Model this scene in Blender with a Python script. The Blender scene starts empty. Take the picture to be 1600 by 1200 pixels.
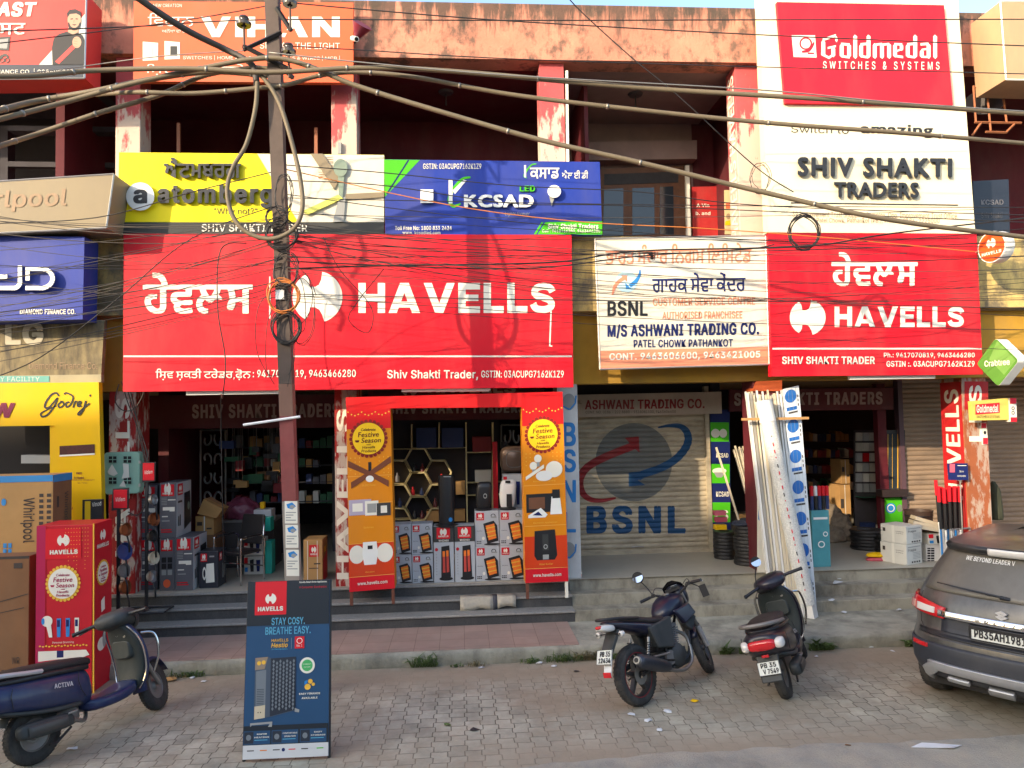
import bpy, bmesh, math, random, os
from mathutils import Vector, Matrix
from mathutils.geometry import tessellate_polygon

random.seed(11)
rad = math.radians
scene = bpy.context.scene
COL = scene.collection

# ------------------------------------------------------------------ camera
FPX, HCAM = 1155.0, 2.9                       # focal length in photo pixels, eye height
RCAM = (Matrix.Rotation(rad(-4.0), 3, 'Z') @ Matrix.Rotation(rad(90 + 2.6), 3, 'X') @ Matrix.Rotation(rad(-1.1), 3, 'Z'))
cam = bpy.data.objects.new('camera', bpy.data.cameras.new('camera'))
COL.objects.link(cam)
cam.data.sensor_width = 36.0
cam.data.lens = FPX / 1600 * 36.0
cam.data.clip_end = 600
cam.matrix_world = Matrix.Translation((0, 0, HCAM)) @ RCAM.to_4x4()
scene.camera = cam

# ------------------------------------------------------------------ light
SUN_AZ, SUN_EL = 50.0, 18.5                   # degrees left of the facade's normal, height
world = bpy.data.worlds.new('World'); scene.world = world; world.use_nodes = True
wn = world.node_tree
sky = wn.nodes.new('ShaderNodeTexSky'); sky.sky_type = 'NISHITA'; sky.sun_disc = False
sky.sun_elevation = rad(SUN_EL); sky.sun_rotation = rad(180 + SUN_AZ)
sky.air_density = 1.0; sky.dust_density = 2.0; sky.ozone_density = 1.0
wn.links.new(sky.outputs['Color'], wn.nodes['Background'].inputs['Color'])
wn.nodes['Background'].inputs['Strength'].default_value = 0.15
sun = bpy.data.objects.new('sun', bpy.data.lights.new('sun', 'SUN')); COL.objects.link(sun)
sun.data.energy = 2.0; sun.data.angle = rad(0.53); sun.data.color = (1.0, 0.81, 0.57)
sdir = Vector((math.sin(rad(SUN_AZ)), math.cos(rad(SUN_AZ)), -math.tan(rad(SUN_EL))))
sun.rotation_euler = sdir.to_track_quat('-Z', 'Y').to_euler()
sun.location = (-20, -15, 20)
scene.view_settings.view_transform = 'Standard'
scene.view_settings.look = 'None'
scene.view_settings.exposure = 1.78
scene.view_settings.gamma = 1.0
scene.view_settings.use_curve_mapping = False
scene.cycles.max_bounces = 6
scene.cycles.diffuse_bounces = 4
scene.cycles.caustics_reflective = False
scene.cycles.caustics_refractive = False
scene.cycles.use_adaptive_sampling = True

# ------------------------------------------------------------------ survey helpers: a sight line meets a known plane
def ray(px, py):
    return RCAM @ Vector(((px - 800) / FPX, -(py - 600) / FPX, -1.0))
def P(px, py, d):                             # point on the upright plane Y = d
    r = ray(px, py); return Vector((0, 0, HCAM)) + r * (d / r.y)
def G(px, py, z=0.0):                         # point on the level plane Z = z
    r = ray(px, py); return Vector((0, 0, HCAM)) + r * ((z - HCAM) / r.z)

# ------------------------------------------------------------------ objects
ORG = {}
def thing(name, label, cat, loc=(0, 0, 0), group=None, rotz=0.0):
    o = bpy.data.objects.new(name, None); COL.objects.link(o)
    o.location = loc; o.rotation_euler = (0, 0, rotz); o.empty_display_size = 0.1
    o['label'] = label; o['category'] = cat
    if group: o['group'] = group
    ORG[o] = Vector(loc) if rotz == 0 else None
    return o
class MB:
    """collects faces, then links them as one mesh object"""
    def __init__(s): s.v = []; s.f = []; s.m = []; s.mats = []
    def mi(s, m):
        if m not in s.mats: s.mats.append(m)
        return s.mats.index(m)
    def add(s, vs, fs, m=None):
        b = len(s.v); s.v += [tuple(v) for v in vs]; s.f += [tuple(b + i for i in f) for f in fs]
        k = s.mi(m) if m is not None else 0
        s.m += [k] * len(fs); return s
    def box(s, a, b, m=None):
        (x0, y0, z0), (x1, y1, z1) = a, b
        x0, x1 = sorted((x0, x1)); y0, y1 = sorted((y0, y1)); z0, z1 = sorted((z0, z1))
        vs = [(x0, y0, z0), (x1, y0, z0), (x1, y1, z0), (x0, y1, z0), (x0, y0, z1), (x1, y0, z1), (x1, y1, z1), (x0, y1, z1)]
        return s.add(vs, [(0, 3, 2, 1), (4, 5, 6, 7), (0, 1, 5, 4), (1, 2, 6, 5), (2, 3, 7, 6), (3, 0, 4, 7)], m)
    def hexa(s, lo, hi, m=None):              # two loops of equal length joined by sides
        n = len(lo); vs = list(lo) + list(hi)
        fs = [tuple(range(n))[::-1], tuple(range(n, 2 * n))] + [(i, (i + 1) % n, n + (i + 1) % n, n + i) for i in range(n)]
        return s.add(vs, fs, m)
    def slab(s, pts, d, t, m=None):           # outline seen on plane Y=d, body behind it
        fr = [P(x, y, d) for x, y in pts]; bk = [p + Vector((0, t, 0)) for p in fr]
        return s.hexa(fr, bk, m)
    def loft(s, rings, m=None, cap=True, closed=True):
        n = len(rings[0]); vs = [p for r in rings for p in r]; fs = []
        for i in range(len(rings) - 1):
            for j in range(n if closed else n - 1):
                k = (j + 1) % n
                fs.append((i * n + j, i * n + k, (i + 1) * n + k, (i + 1) * n + j))
        if cap: fs += [tuple(range(n))[::-1], tuple(range((len(rings) - 1) * n, len(rings) * n))]
        return s.add(vs, fs, m)
    def tube(s, pts, r, m=None, n=8, cap=True):
        pts = [Vector(p) for p in pts]; rings = []; rr = r if isinstance(r, (list, tuple)) else [r] * len(pts)
        up = None
        for i, p in enumerate(pts):
            t = (pts[min(i + 1, len(pts) - 1)] - pts[max(i - 1, 0)])
            if t.length < 1e-9: t = Vector((0, 0, 1))
            t.normalize()
            if up is None: up = Vector((0, 0, 1)) if abs(t.z) < .9 else Vector((1, 0, 0))
            a = t.cross(up)
            if a.length < 1e-6: a = t.cross(Vector((1, .3, 0)))
            a.normalize(); b = a.cross(t); up = b
            rings.append([p + (a * math.cos(q) + b * math.sin(q)) * rr[i] for q in [2 * math.pi * k / n for k in range(n)]])
        return s.loft(rings, m, cap)
    def lathe(s, prof, c, axis='Y', n=24, m=None, cap=False):    # prof: (offset along axis, radius)
        rings = []
        for h, r in prof:
            ring = []
            for k in range(n):
                q = 2 * math.pi * k / n; a, b = r * math.cos(q), r * math.sin(q)
                ring.append(Vector(c) + Vector({'X': (h, a, b), 'Y': (a, h, b), 'Z': (a, b, h)}[axis]))
            rings.append(ring)
        return s.loft(rings, m, cap)
    def build(s, name, parent=None, mat=None, smooth=False, local=False, angle=None, **props):
        me = bpy.data.meshes.new(name)
        o = bpy.data.objects.new(name, me); COL.objects.link(o)
        vs = s.v
        if parent is not None:
            o.parent = parent; org = ORG.get(parent); ORG[o] = org
            if org is not None and not local: vs = [(v[0] - org.x, v[1] - org.y, v[2] - org.z) for v in vs]
        me.from_pydata(vs, [], s.f)
        ms = s.mats or ([mat] if mat else [])
        for m in ms: me.materials.append(m if m is not None else mat)
        if len(s.mats) > 1: me.polygons.foreach_set('material_index', s.m)
        bm = bmesh.new(); bm.from_mesh(me); bmesh.ops.recalc_face_normals(bm, faces=bm.faces); bm.to_mesh(me); bm.free()
        if smooth:
            me.shade_smooth()
            if angle is not None: me.set_sharp_from_angle(angle=rad(angle))
        for k, v in props.items(): o[k] = v
        return o
def bevel(o, w, seg=2):
    m = o.modifiers.new('bevel', 'BEVEL'); m.width = w; m.segments = seg; m.limit_method = 'ANGLE'; m.angle_limit = rad(40); return o
def subsurf(o, l=2):
    m = o.modifiers.new('subsurf', 'SUBSURF'); m.levels = l; m.render_levels = l; o.data.shade_smooth(); return o
def copy_tree(o, parent=None):
    c = o.copy(); COL.objects.link(c); ORG[c] = ORG.get(o)
    if parent is not None: c.parent = parent
    for ch in list(o.children): copy_tree(ch, c)
    return c

# ------------------------------------------------------------------ lettering: glyph outlines turned into faces
FONTS = {'std': None}
def _font(k):
    if k in FONTS and FONTS[k] is not None: return FONTS[k]
    f = None
    fn = {'inter': 'Inter.woff2', 'mono': 'DejaVuSansMono.woff2'}.get(k)
    if fn:
        try: f = bpy.data.fonts.load(os.path.join(bpy.utils.system_resource('DATAFILES', path='fonts'), fn))
        except Exception: f = None
    FONTS[k] = f; return f
GC = {}
def _mesh_of(body, font, off):
    c = bpy.data.curves.new('glyph', 'FONT'); c.body = body; c.size = 1.0; c.resolution_u = 3; c.offset = off
    if font: c.font = font
    o = bpy.data.objects.new('glyph', c); COL.objects.link(o)
    dg = bpy.context.evaluated_depsgraph_get(); dg.update()
    me = bpy.data.meshes.new_from_object(o.evaluated_get(dg))
    vs = [(v.co.x, v.co.y) for v in me.vertices]; fs = [tuple(p.vertices) for p in me.polygons]
    bpy.data.objects.remove(o); bpy.data.curves.remove(c); bpy.data.meshes.remove(me)
    return vs, fs
def glyph(ch, font='inter', off=0.0):
    if 0x0A00 <= ord(ch) <= 0x0A7F: font = 'std'
    k = (ch, font, off)
    if k not in GC:
        f = _font(font)
        ref = GC.setdefault(('ref', font), max(v[0] for v in _mesh_of('I', f, 0)[0]))
        try: adv = max(v[0] for v in _mesh_of(ch + 'I', f, 0)[0]) - ref
        except ValueError: adv = .3
        vs, fs = ([], []) if ch == ' ' else _mesh_of(ch, f, 0)
        GC[k] = (vs, fs, adv)
    return GC[k]
BOLD = [(0, 0), (-1, 0), (1, 0), (-.8, .55), (.8, .55), (-.8, -.55), (.8, -.55)]     # heavier strokes: the outline struck seven times, a hair apart
def layout(s, font='inter', off=0.0, track=0.0, lead=1.25):
    out = []; y = 0
    for line in s.split('\n'):
        x = 0; row = []
        for i, ch in enumerate(line):
            vs, fs, adv = glyph(ch, font, off)
            if vs:
                for bx, by in (BOLD if off else BOLD[:1]): row.append(([(a + x + bx * off, b + y + by * off) for a, b in vs], fs))
            x += adv + ((track + off * 1.2) if adv > .01 else 0)
        out.append((row, x)); y -= lead
    w = max(a for _, a in out); res = []
    for row, x in out:
        sh = (w - x) / 2
        res += [([(a + sh, b) for a, b in vs], fs) for vs, fs in row]
    return res

# ------------------------------------------------------------------ things printed on a surface: map(u, v, off) gives the world point
def flat(d):                                  # photo pixels on the plane Y = d
    return lambda u, v, off=0: P(u, v, d - off)
def quadmap(tl, tr, br, bl):                  # unit square on four world corners, v downwards
    tl, tr, br, bl = map(Vector, (tl, tr, br, bl))
    n = (tr - tl).cross(bl - tl).normalized()
    def f(u, v, off=0):
        return tl * ((1 - u) * (1 - v)) + tr * (u * (1 - v)) + br * (u * v) + bl * ((1 - u) * v) - n * off
    # the outward side is the one that faces the street
    c = (tl + br) / 2
    if (-n).dot(Vector((0, 0, HCAM)) - c) < 0:
        g = f
        def f(u, v, off=0): return g(u, v, -off)
    return f
class Print:
    STEP = 0.0007
    def __init__(s, fmap, base=0.004): s.map = fmap; s.o = base; s.mb = MB(); s.cut = []; s.base = base; s.items = []
    def lay(s, pts, n=1):                    # a new piece lies just above whatever it overlaps
        X = [p[0] for p in pts]; Y = [p[1] for p in pts]; b = (min(X), min(Y), max(X), max(Y)); k = 0
        for c, t in s.items:
            if c[0] < b[2] and b[0] < c[2] and c[1] < b[3] and b[1] < c[3]: k = max(k, t)
        s.items.append((b, k + n)); s.o = s.base + (k + 1) * s.STEP; return s.o
    def poly(s, pts, m, lift=0.0, dens=0):
        s.lay(pts)
        if lift:
            fr = [s.map(x, y, s.o + lift) for x, y in pts]; bk = [s.map(x, y, 0) for x, y in pts]
            s.mb.hexa(fr, bk, m)
        else:
            s.mb.add([s.map(x, y, s.o) for x, y in pts], [tuple(range(len(pts)))], m)
        return s
    def rect(s, x0, y0, x1, y1, m, lift=0.0): return s.poly([(x0, y0), (x1, y0), (x1, y1), (x0, y1)], m, lift)
    def disc(s, cx, cy, rx, ry, m, n=32, lift=0.0):
        return s.poly([(cx + rx * math.cos(2 * math.pi * k / n), cy + ry * math.sin(2 * math.pi * k / n)) for k in range(n)], m, lift)
    def ring(s, cx, cy, rx, ry, t, m, n=40):
        s.lay([(cx - rx, cy - ry), (cx + rx, cy + ry)]); vs = []
        for k in range(n):
            c, q = math.cos(2 * math.pi * k / n), math.sin(2 * math.pi * k / n)
            vs += [s.map(cx + rx * c, cy + ry * q, s.o), s.map(cx + (rx - t) * c, cy + (ry - t * ry / rx) * q, s.o)]
        s.mb.add(vs, [(2 * k, 2 * ((k + 1) % n), 2 * ((k + 1) % n) + 1, 2 * k + 1) for k in range(n)], m); return s
    def line(s, pts, w, m, wy=None):
        for (x0, y0), (x1, y1) in zip(pts, pts[1:]):
            L = math.hypot(x1 - x0, y1 - y0) or 1; nx, ny = -(y1 - y0) / L * w / 2, (x1 - x0) / L * (wy or w) / 2
            s.poly([(x0 + nx, y0 + ny), (x1 + nx, y1 + ny), (x1 - nx, y1 - ny), (x0 - nx, y0 - ny)], m)
        return s
    def text(s, t, x0, y0, x1, y1, m, font='inter', off=0.0, lift=0.0, slant=0.0, rot=0, track=0.0, dy=0.0, lead=1.25, side=None, fit=True):
        """fit the ink of t into the box; rot 90 reads downwards, 270 upwards; dy raises the right end"""
        s.cut.append((len(s.mb.v), len(s.mb.f)))
        gl = layout(t, font, off, track, lead)
        if not gl: return s
        if slant: gl = [([(a + b * slant, b) for a, b in vs], fs) for vs, fs in gl]
        X = [a for vs, _ in gl for a, b in vs]; Y = [b for vs, _ in gl for a, b in vs]
        ax, bx, ay, by = min(X), max(X), min(Y), max(Y); s.lay([(x0, y0 + min(dy, 0)), (x1, y1 + max(dy, 0))], 5)
        def q(a, b):
            u = (a - ax) / max(bx - ax, 1e-6); v = 1 - (b - ay) / max(by - ay, 1e-6)
            if rot == 90: u, v = 1 - v, u
            elif rot == 270: u, v = v, 1 - u
            return (x0 + (x1 - x0) * u, y0 + (y1 - y0) * v + dy * u)
        for i, (vs, fs) in enumerate(gl):
            e = s.o + lift + (i % 11) * 0.0003
            if not lift:
                s.mb.add([s.map(*q(a, b), e) for a, b in vs], fs, m)
            else:
                n = len(vs); cnt = {}
                for f in fs:
                    for k in range(len(f)):
                        a, b = f[k], f[(k + 1) % len(f)]
                        key = (min(a, b), max(a, b)); cnt[key] = cnt.get(key, 0) + 1
                s.mb.add([s.map(*q(a, b), e) for a, b in vs], fs, m)
                s.mb.add([s.map(*q(a, b), e) for a, b in vs] + [s.map(*q(a, b), 0) for a, b in vs],
                         [(a, b, n + b, n + a) for (a, b), c in cnt.items() if c == 1], side or m)
        return s
    def build(s, name, parent, **kw):
        if 'lettering' in name and len(s.cut) > 1:      # each line of writing is a part of its own
            cuts = [(0, 0)] + s.cut[1:] + [(len(s.mb.v), len(s.mb.f))]; o = None
            for (v0, f0), (v1, f1) in zip(cuts, cuts[1:]):
                mb = MB(); mb.mats = []; mb.v = s.mb.v[v0:v1]
                for f, k in zip(s.mb.f[f0:f1], s.mb.m[f0:f1]): mb.f.append(tuple(i - v0 for i in f)); mb.m.append(mb.mi(s.mb.mats[k]))
                o = mb.build(name, parent, **kw)
            return o
        return s.mb.build(name, parent, **kw)

def block(pr, word, x0, y0, x1, y1, m, t=.27, gap=.13):
    """heavy extended capitals cut as plain shapes"""
    Q = lambda a, b, c, d: [(a, b), (c, b), (c, d), (a, d)]
    L = {'H': (.98, [Q(0, 0, t, 1), Q(.98 - t, 0, .98, 1), Q(t, .38, .98 - t, .63)]), 'A': (1.16, [[(0, 0), (t * 1.1, 0), (.72, 1), (.42, 1)], [(1.16, 0), (1.16 - t * 1.1, 0), (.44, 1), (.74, 1)], Q(.28, .18, .88, .38)]),
         'V': (1.14, [[(0, 1), (t * 1.1, 1), (.70, 0), (.42, 0)], [(1.14, 1), (1.14 - t * 1.1, 1), (.44, 0), (.72, 0)]]), 'E': (.80, [Q(0, 0, t, 1), Q(t, 0, .80, .22), Q(t, .78, .80, 1), Q(t, .40, .74, .61)]), 'L': (.74, [Q(0, 0, t, 1), Q(t, 0, .74, .23)]), 'I': (t, [Q(0, 0, t, 1)]), 'N': (1.05, [Q(0, 0, t, 1), Q(1.05 - t, 0, 1.05, 1), [(0, 1), (t * 1.15, 1), (1.05, 0), (1.05 - t * 1.15, 0)]]), '^': (1.16, [[(.36, .34), (.58, .34), (.80, 1), (.42, 1)], [(1.16, 0), (1.16 - t * 1.15, 0), (.42, 1), (.76, 1)], [(.0, 0), (.28, 0), (.36, .2), (.08, .2)]]), 'S': (.88, None)}
    W = sum(L[c][0] for c in word) + gap * (len(word) - 1); sx, sy = (x1 - x0) / W, y1 - y0; x = 0
    f = lambda u, v: (x0 + (x + u) * sx, y1 - v * sy)
    for c in word:
        w, polys = L[c]
        if polys is None:
            pts = [(.79, .70), (.70, .83), (.47, .885), (.22, .83), (.135, .70), (.22, .585), (.46, .51), (.68, .43), (.755, .29), (.67, .16), (.43, .112), (.18, .16), (.08, .31)]
            sm = [(p.x, p.y) for p in smooth2(pts)]; n = len(sm); A, Bq = [], []
            for i in range(n):
                a, b = sm[max(i - 1, 0)], sm[min(i + 1, n - 1)]; l = math.hypot(b[0] - a[0], b[1] - a[1]) or 1; nx, ny = -(b[1] - a[1]) / l * .125, (b[0] - a[0]) / l * .115
                A.append(f(sm[i][0] + nx, sm[i][1] + ny)); Bq.append(f(sm[i][0] - nx, sm[i][1] - ny))
            pr.lay(A + Bq); pr.mb.add([pr.map(*p, pr.o) for p in A + Bq], [(i, i + 1, n + i + 1, n + i) for i in range(n - 1)], m)
        else:
            for q in polys: pr.poly([f(*p) for p in q], m)
        x += w + gap
    return pr
def smooth2(pts, n=6):
    pts = [Vector((p[0], p[1])) for p in pts]; out = []
    for i in range(len(pts) - 1):
        p0, p1, p2, p3 = pts[max(i - 1, 0)], pts[i], pts[i + 1], pts[min(i + 2, len(pts) - 1)]
        for k in range(n): t = k / n; out.append(.5 * ((2 * p1) + (p2 - p0) * t + (2 * p0 - 5 * p1 + 4 * p2 - p3) * t * t + (3 * p1 - p0 - 3 * p2 + p3) * t ** 3))
    return out + [pts[-1]]

# ------------------------------------------------------------------ materials
def lin(r, g, b):
    f = lambda c: c / 12.92 if c <= .04045 else ((c + .055) / 1.055) ** 2.4
    return (f(r / 255), f(g / 255), f(b / 255))
def M(name, col, rough=.6, metal=0.0, var=.08, vs=4.0, bump=0.0, bs=30.0, dirt=0.0, dcol=(.16, .13, .10), ds=1.5, dlo=.44, dhi=.72, spec=.4, coat=0.0, alpha=None, trans=0.0, streak=0.0):
    m = bpy.data.materials.new(name); m.use_nodes = True; t = m.node_tree; N = t.nodes; L = t.links
    b = N['Principled BSDF']; b.inputs['Roughness'].default_value = rough; b.inputs['Metallic'].default_value = metal
    b.inputs['Specular IOR Level'].default_value = spec; b.inputs['Coat Weight'].default_value = coat
    if coat: b.inputs['Coat Roughness'].default_value = .12
    if trans: b.inputs['Transmission Weight'].default_value = trans
    geo = N.new('ShaderNodeNewGeometry'); tc = geo.outputs['Position']
    c = N.new('ShaderNodeRGB'); c.outputs[0].default_value = (*col, 1); cur = c.outputs[0]
    def noise(scale, det=5, rgh=.6, stretch=None):
        n = N.new('ShaderNodeTexNoise'); n.inputs['Scale'].default_value = scale; n.inputs['Detail'].default_value = det; n.inputs['Roughness'].default_value = rgh
        if stretch:
            mp = N.new('ShaderNodeMapping'); mp.inputs['Scale'].default_value = stretch; L.new(tc, mp.inputs['Vector']); L.new(mp.outputs[0], n.inputs['Vector'])
        else: L.new(tc, n.inputs['Vector'])
        return n.outputs['Fac']
    def ramp(fac, a, b2, lo, hi):
        r = N.new('ShaderNodeMapRange'); r.clamp = True; L.new(fac, r.inputs['Value'])
        for k, v in zip(('From Min', 'From Max', 'To Min', 'To Max'), (a, b2, lo, hi)): r.inputs[k].default_value = v
        return r.outputs[0]
    if var:
        mx = N.new('ShaderNodeMix'); mx.data_type = 'RGBA'; mx.blend_type = 'MULTIPLY'; mx.inputs['Factor'].default_value = 1.0
        v = ramp(noise(vs), .3, .7, 1 - var, 1 + var * .6); L.new(cur, mx.inputs['A'])
        cb = N.new('ShaderNodeCombineColor'); [L.new(v, cb.inputs[i]) for i in range(3)]
        L.new(cb.outputs[0], mx.inputs['B']); cur = mx.outputs['Result']
    if dirt:
        mx = N.new('ShaderNodeMix'); mx.data_type = 'RGBA'; L.new(ramp(noise(ds, 9, .68, (1, 1, .35) if not streak else (1, 1, streak)), dlo, dhi, 0, dirt), mx.inputs['Factor'])
        L.new(cur, mx.inputs['A']); mx.inputs['B'].default_value = (*dcol, 1); cur = mx.outputs['Result']
    L.new(cur, b.inputs['Base Color'])
    if bump:
        bp = N.new('ShaderNodeBump'); bp.inputs['Strength'].default_value = bump; bp.inputs['Distance'].default_value = .02
        L.new(noise(bs, 4), bp.inputs['Height']); L.new(bp.outputs[0], b.inputs['Normal'])
    if alpha is not None: b.inputs['Alpha'].default_value = alpha
    return m
# ------------------------------------------------------------------ palette
def vinyl(name, rgb, **k):
    return M(name, lin(*rgb), rough=k.pop('rough', .5), var=k.pop('var', .05), vs=k.pop('vs', 2.5), dirt=k.pop('dirt', .12), dcol=k.pop('dcol', (.20, .17, .13)), ds=k.pop('ds', 1.2), bump=k.pop('bump', .06), bs=k.pop('bs', 2.2), spec=.22, **k)
RED = vinyl('red flex', (208, 22, 40), bump=.22, bs=1.7, dirt=.2, streak=.35); RED2 = vinyl('pink red flex', (206, 34, 52)); WHITE = vinyl('white print', (226, 222, 208), dirt=.06, bump=0)
WFLEX = vinyl('white flex', (224, 216, 196), dirt=.3, bump=.16, bs=1.8); BLUE = vinyl('blue flex', (36, 58, 148), bump=.16, bs=1.7, dirt=.2); NAVY = vinyl('navy print', (24, 36, 92), dirt=.05, bump=0)
YEL = vinyl('yellow flex', (246, 226, 10)); GOLD = vinyl('golden yellow flex', (222, 176, 8)); ORANGE = vinyl('orange flex', (216, 98, 62), dirt=.25, bump=.16)
BLACK = M('black print', (.012, .012, .014), rough=.5, var=0); DGREY = vinyl('charcoal strip', (58, 60, 60)); LETTER = M('dark raised lettering', (.022, .024, .028), rough=.45, var=.1)
GREEN = vinyl('green print', (72, 178, 26), dirt=.05); SALMON = vinyl('faded orange print', (226, 142, 110), dirt=.1, bump=0); SKYB = vinyl('sky blue print', (44, 128, 196), bump=0)
SILVER = M('aluminium frame', (.55, .54, .52), rough=.4, metal=.7, var=.08); TAN = vinyl('taupe board', (142, 128, 102), dirt=.4); TANLET = M('faded taupe letters', lin(150, 124, 96), var=.1)
LETW = M('silver white letters', (.78, .78, .74), rough=.35, var=.04); LGREY = vinyl('pale grey print', (150, 152, 150), bump=0); MAROONP = vinyl('maroon print', (110, 16, 60), bump=0)
PEACH = M('peach plaster', lin(196, 130, 106), rough=.9, var=.22, vs=2.0, bump=.5, bs=18, dirt=.85, dcol=(.10, .075, .055), ds=3.0, streak=.7, dlo=.49, dhi=.60)
# rain grime: runs down from the coping of the parapet in uneven drips
t = PEACH.node_tree; N, L = t.nodes, t.links; b = N['Principled BSDF']; src = b.inputs['Base Color'].links[0].from_socket
g = N.new('ShaderNodeNewGeometry'); sx_ = N.new('ShaderNodeSeparateXYZ'); L.new(g.outputs['Position'], sx_.inputs[0])
mp_ = N.new('ShaderNodeMapping'); mp_.inputs['Scale'].default_value = (1, 1, .10); L.new(g.outputs['Position'], mp_.inputs['Vector'])
n_ = N.new('ShaderNodeTexNoise'); n_.inputs['Scale'].default_value = 7; n_.inputs['Detail'].default_value = 8; n_.inputs['Roughness'].default_value = .7; L.new(mp_.outputs[0], n_.inputs['Vector'])
r_ = N.new('ShaderNodeMapRange'); r_.inputs['From Min'].default_value = 8.25; r_.inputs['From Max'].default_value = 8.80; r_.inputs['To Min'].default_value = -.16; r_.inputs['To Max'].default_value = .14; L.new(sx_.outputs['Z'], r_.inputs['Value'])
a_ = N.new('ShaderNodeMath'); L.new(n_.outputs['Fac'], a_.inputs[0]); L.new(r_.outputs[0], a_.inputs[1])
r2_ = N.new('ShaderNodeMapRange'); r2_.inputs['From Min'].default_value = .47; r2_.inputs['From Max'].default_value = .60; r2_.inputs['To Max'].default_value = .88; L.new(a_.outputs[0], r2_.inputs['Value'])
mx = N.new('ShaderNodeMix'); mx.data_type = 'RGBA'; L.new(r2_.outputs[0], mx.inputs['Factor']); L.new(src, mx.inputs['A']); mx.inputs['B'].default_value = (.07, .052, .04, 1); L.new(mx.outputs['Result'], b.inputs['Base Color'])
MAROON = M('maroon paint', lin(84, 14, 28), rough=.75, var=.18, vs=2.0, dirt=.2)
REDPAINT = M('red paint', lin(176, 26, 30), rough=.7, var=.2, vs=3, dirt=.3, bump=.15)
MAUVE = M('mauve plaster', lin(140, 118, 112), rough=.85, var=.1, dirt=.4, ds=1.0, dcol=(.1, .08, .08))
CREAM = M('stained cream plaster', lin(206, 178, 110), rough=.9, var=.2, vs=3, bump=.5, bs=14, dirt=.85, dcol=(.10, .09, .075), ds=2.2, streak=.6, dlo=.45, dhi=.62)
YWALL = M('ochre wall', lin(176, 134, 44), rough=.85, var=.12, dirt=.3)
DARKWALL = M('dark interior wall', (.03, .026, .028), rough=.9, var=.2); GREYDARK = M('dark grey wall', (.07, .065, .075), rough=.9, var=.2)  # GREYDARK is a plain dark grey tone
SOFFIT = M('beige soffit', lin(176, 160, 130), rough=.9, var=.1, dirt=.3)
WOOD = M('brown door wood', lin(104, 66, 40), rough=.55, var=.25, vs=9); GLASS = M('dark window glass', (.03, .04, .05), rough=.08, var=0, spec=.6)
def peeled(name, base, under, thr=.5, sc=6.0, zfade=None, stretch=(1.6, 1.6, .5)):
    """old distemper flaking off: two coats told apart by a noise with a hard edge, under coat spreading downwards between the zfade heights"""
    m = M(name, base, rough=.8, var=.12, bump=.25, bs=25); t = m.node_tree; N, L = t.nodes, t.links; b = N['Principled BSDF']
    src = b.inputs['Base Color'].links[0].from_socket
    g = N.new('ShaderNodeNewGeometry'); mp = N.new('ShaderNodeMapping'); mp.inputs['Scale'].default_value = stretch; L.new(g.outputs['Position'], mp.inputs['Vector'])
    n = N.new('ShaderNodeTexNoise'); n.inputs['Scale'].default_value = sc; n.inputs['Detail'].default_value = 8; n.inputs['Roughness'].default_value = .65; L.new(mp.outputs[0], n.inputs['Vector'])
    val = n.outputs['Fac']
    if zfade:
        s = N.new('ShaderNodeSeparateXYZ'); L.new(g.outputs['Position'], s.inputs[0])
        r = N.new('ShaderNodeMapRange'); r.inputs['From Min'].default_value = zfade[0]; r.inputs['From Max'].default_value = zfade[1]
        r.inputs['To Min'].default_value = .22; r.inputs['To Max'].default_value = -.22; L.new(s.outputs['Z'], r.inputs['Value'])
        a = N.new('ShaderNodeMath'); L.new(val, a.inputs[0]); L.new(r.outputs[0], a.inputs[1]); val = a.outputs[0]
    r = N.new('ShaderNodeMapRange'); r.inputs['From Min'].default_value = thr - .035; r.inputs['From Max'].default_value = thr + .035; L.new(val, r.inputs['Value'])
    mx = N.new('ShaderNodeMix'); mx.data_type = 'RGBA'; L.new(r.outputs[0], mx.inputs['Factor']); L.new(src, mx.inputs['A']); mx.inputs['B'].default_value = (*under, 1)
    L.new(mx.outputs['Result'], b.inputs['Base Color']); return m
PILLAR = peeled('flaking pink paint', lin(176, 78, 80), lin(196, 176, 160), .47, 3.6, (6.0, 8.0))  # pinkest at the top, paler coat below
PILLARRED = peeled('flaking red paint', lin(150, 34, 32), lin(186, 170, 158), .53, 5.5)
PILLARWORN = peeled('worn orange and white paint', lin(150, 84, 50), lin(168, 146, 130), .53, 5)
GRANITE = M('dark granite', (.055, .055, .056), rough=.55, var=.35, vs=60, dirt=.35, ds=5, dcol=(.16, .15, .135)); GRANITETOP = M('pale granite tread', (.24, .235, .22), rough=.6, var=.25, vs=30, dirt=.6, dcol=(.33, .30, .255), ds=1.6)  # treads given a lighter base colour than the risers
CONC = M('concrete', (.32, .295, .23), rough=.9, var=.15, vs=3, bump=.35, bs=26, dirt=.8, dcol=(.10, .085, .065), ds=2.4, streak=.5, dlo=.45, dhi=.64); KERBC = M('weathered kerb concrete', (.33, .315, .25), rough=.95, var=.2, vs=4, bump=.7, bs=16, dirt=.8, dcol=(.10, .095, .08), ds=2.6)
FLOORB = M('terrazzo floor', (.40, .37, .30), rough=.45, var=.06, dirt=.15); CAVITY = M('black void', (.012, .011, .012), rough=.9, var=0)

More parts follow.
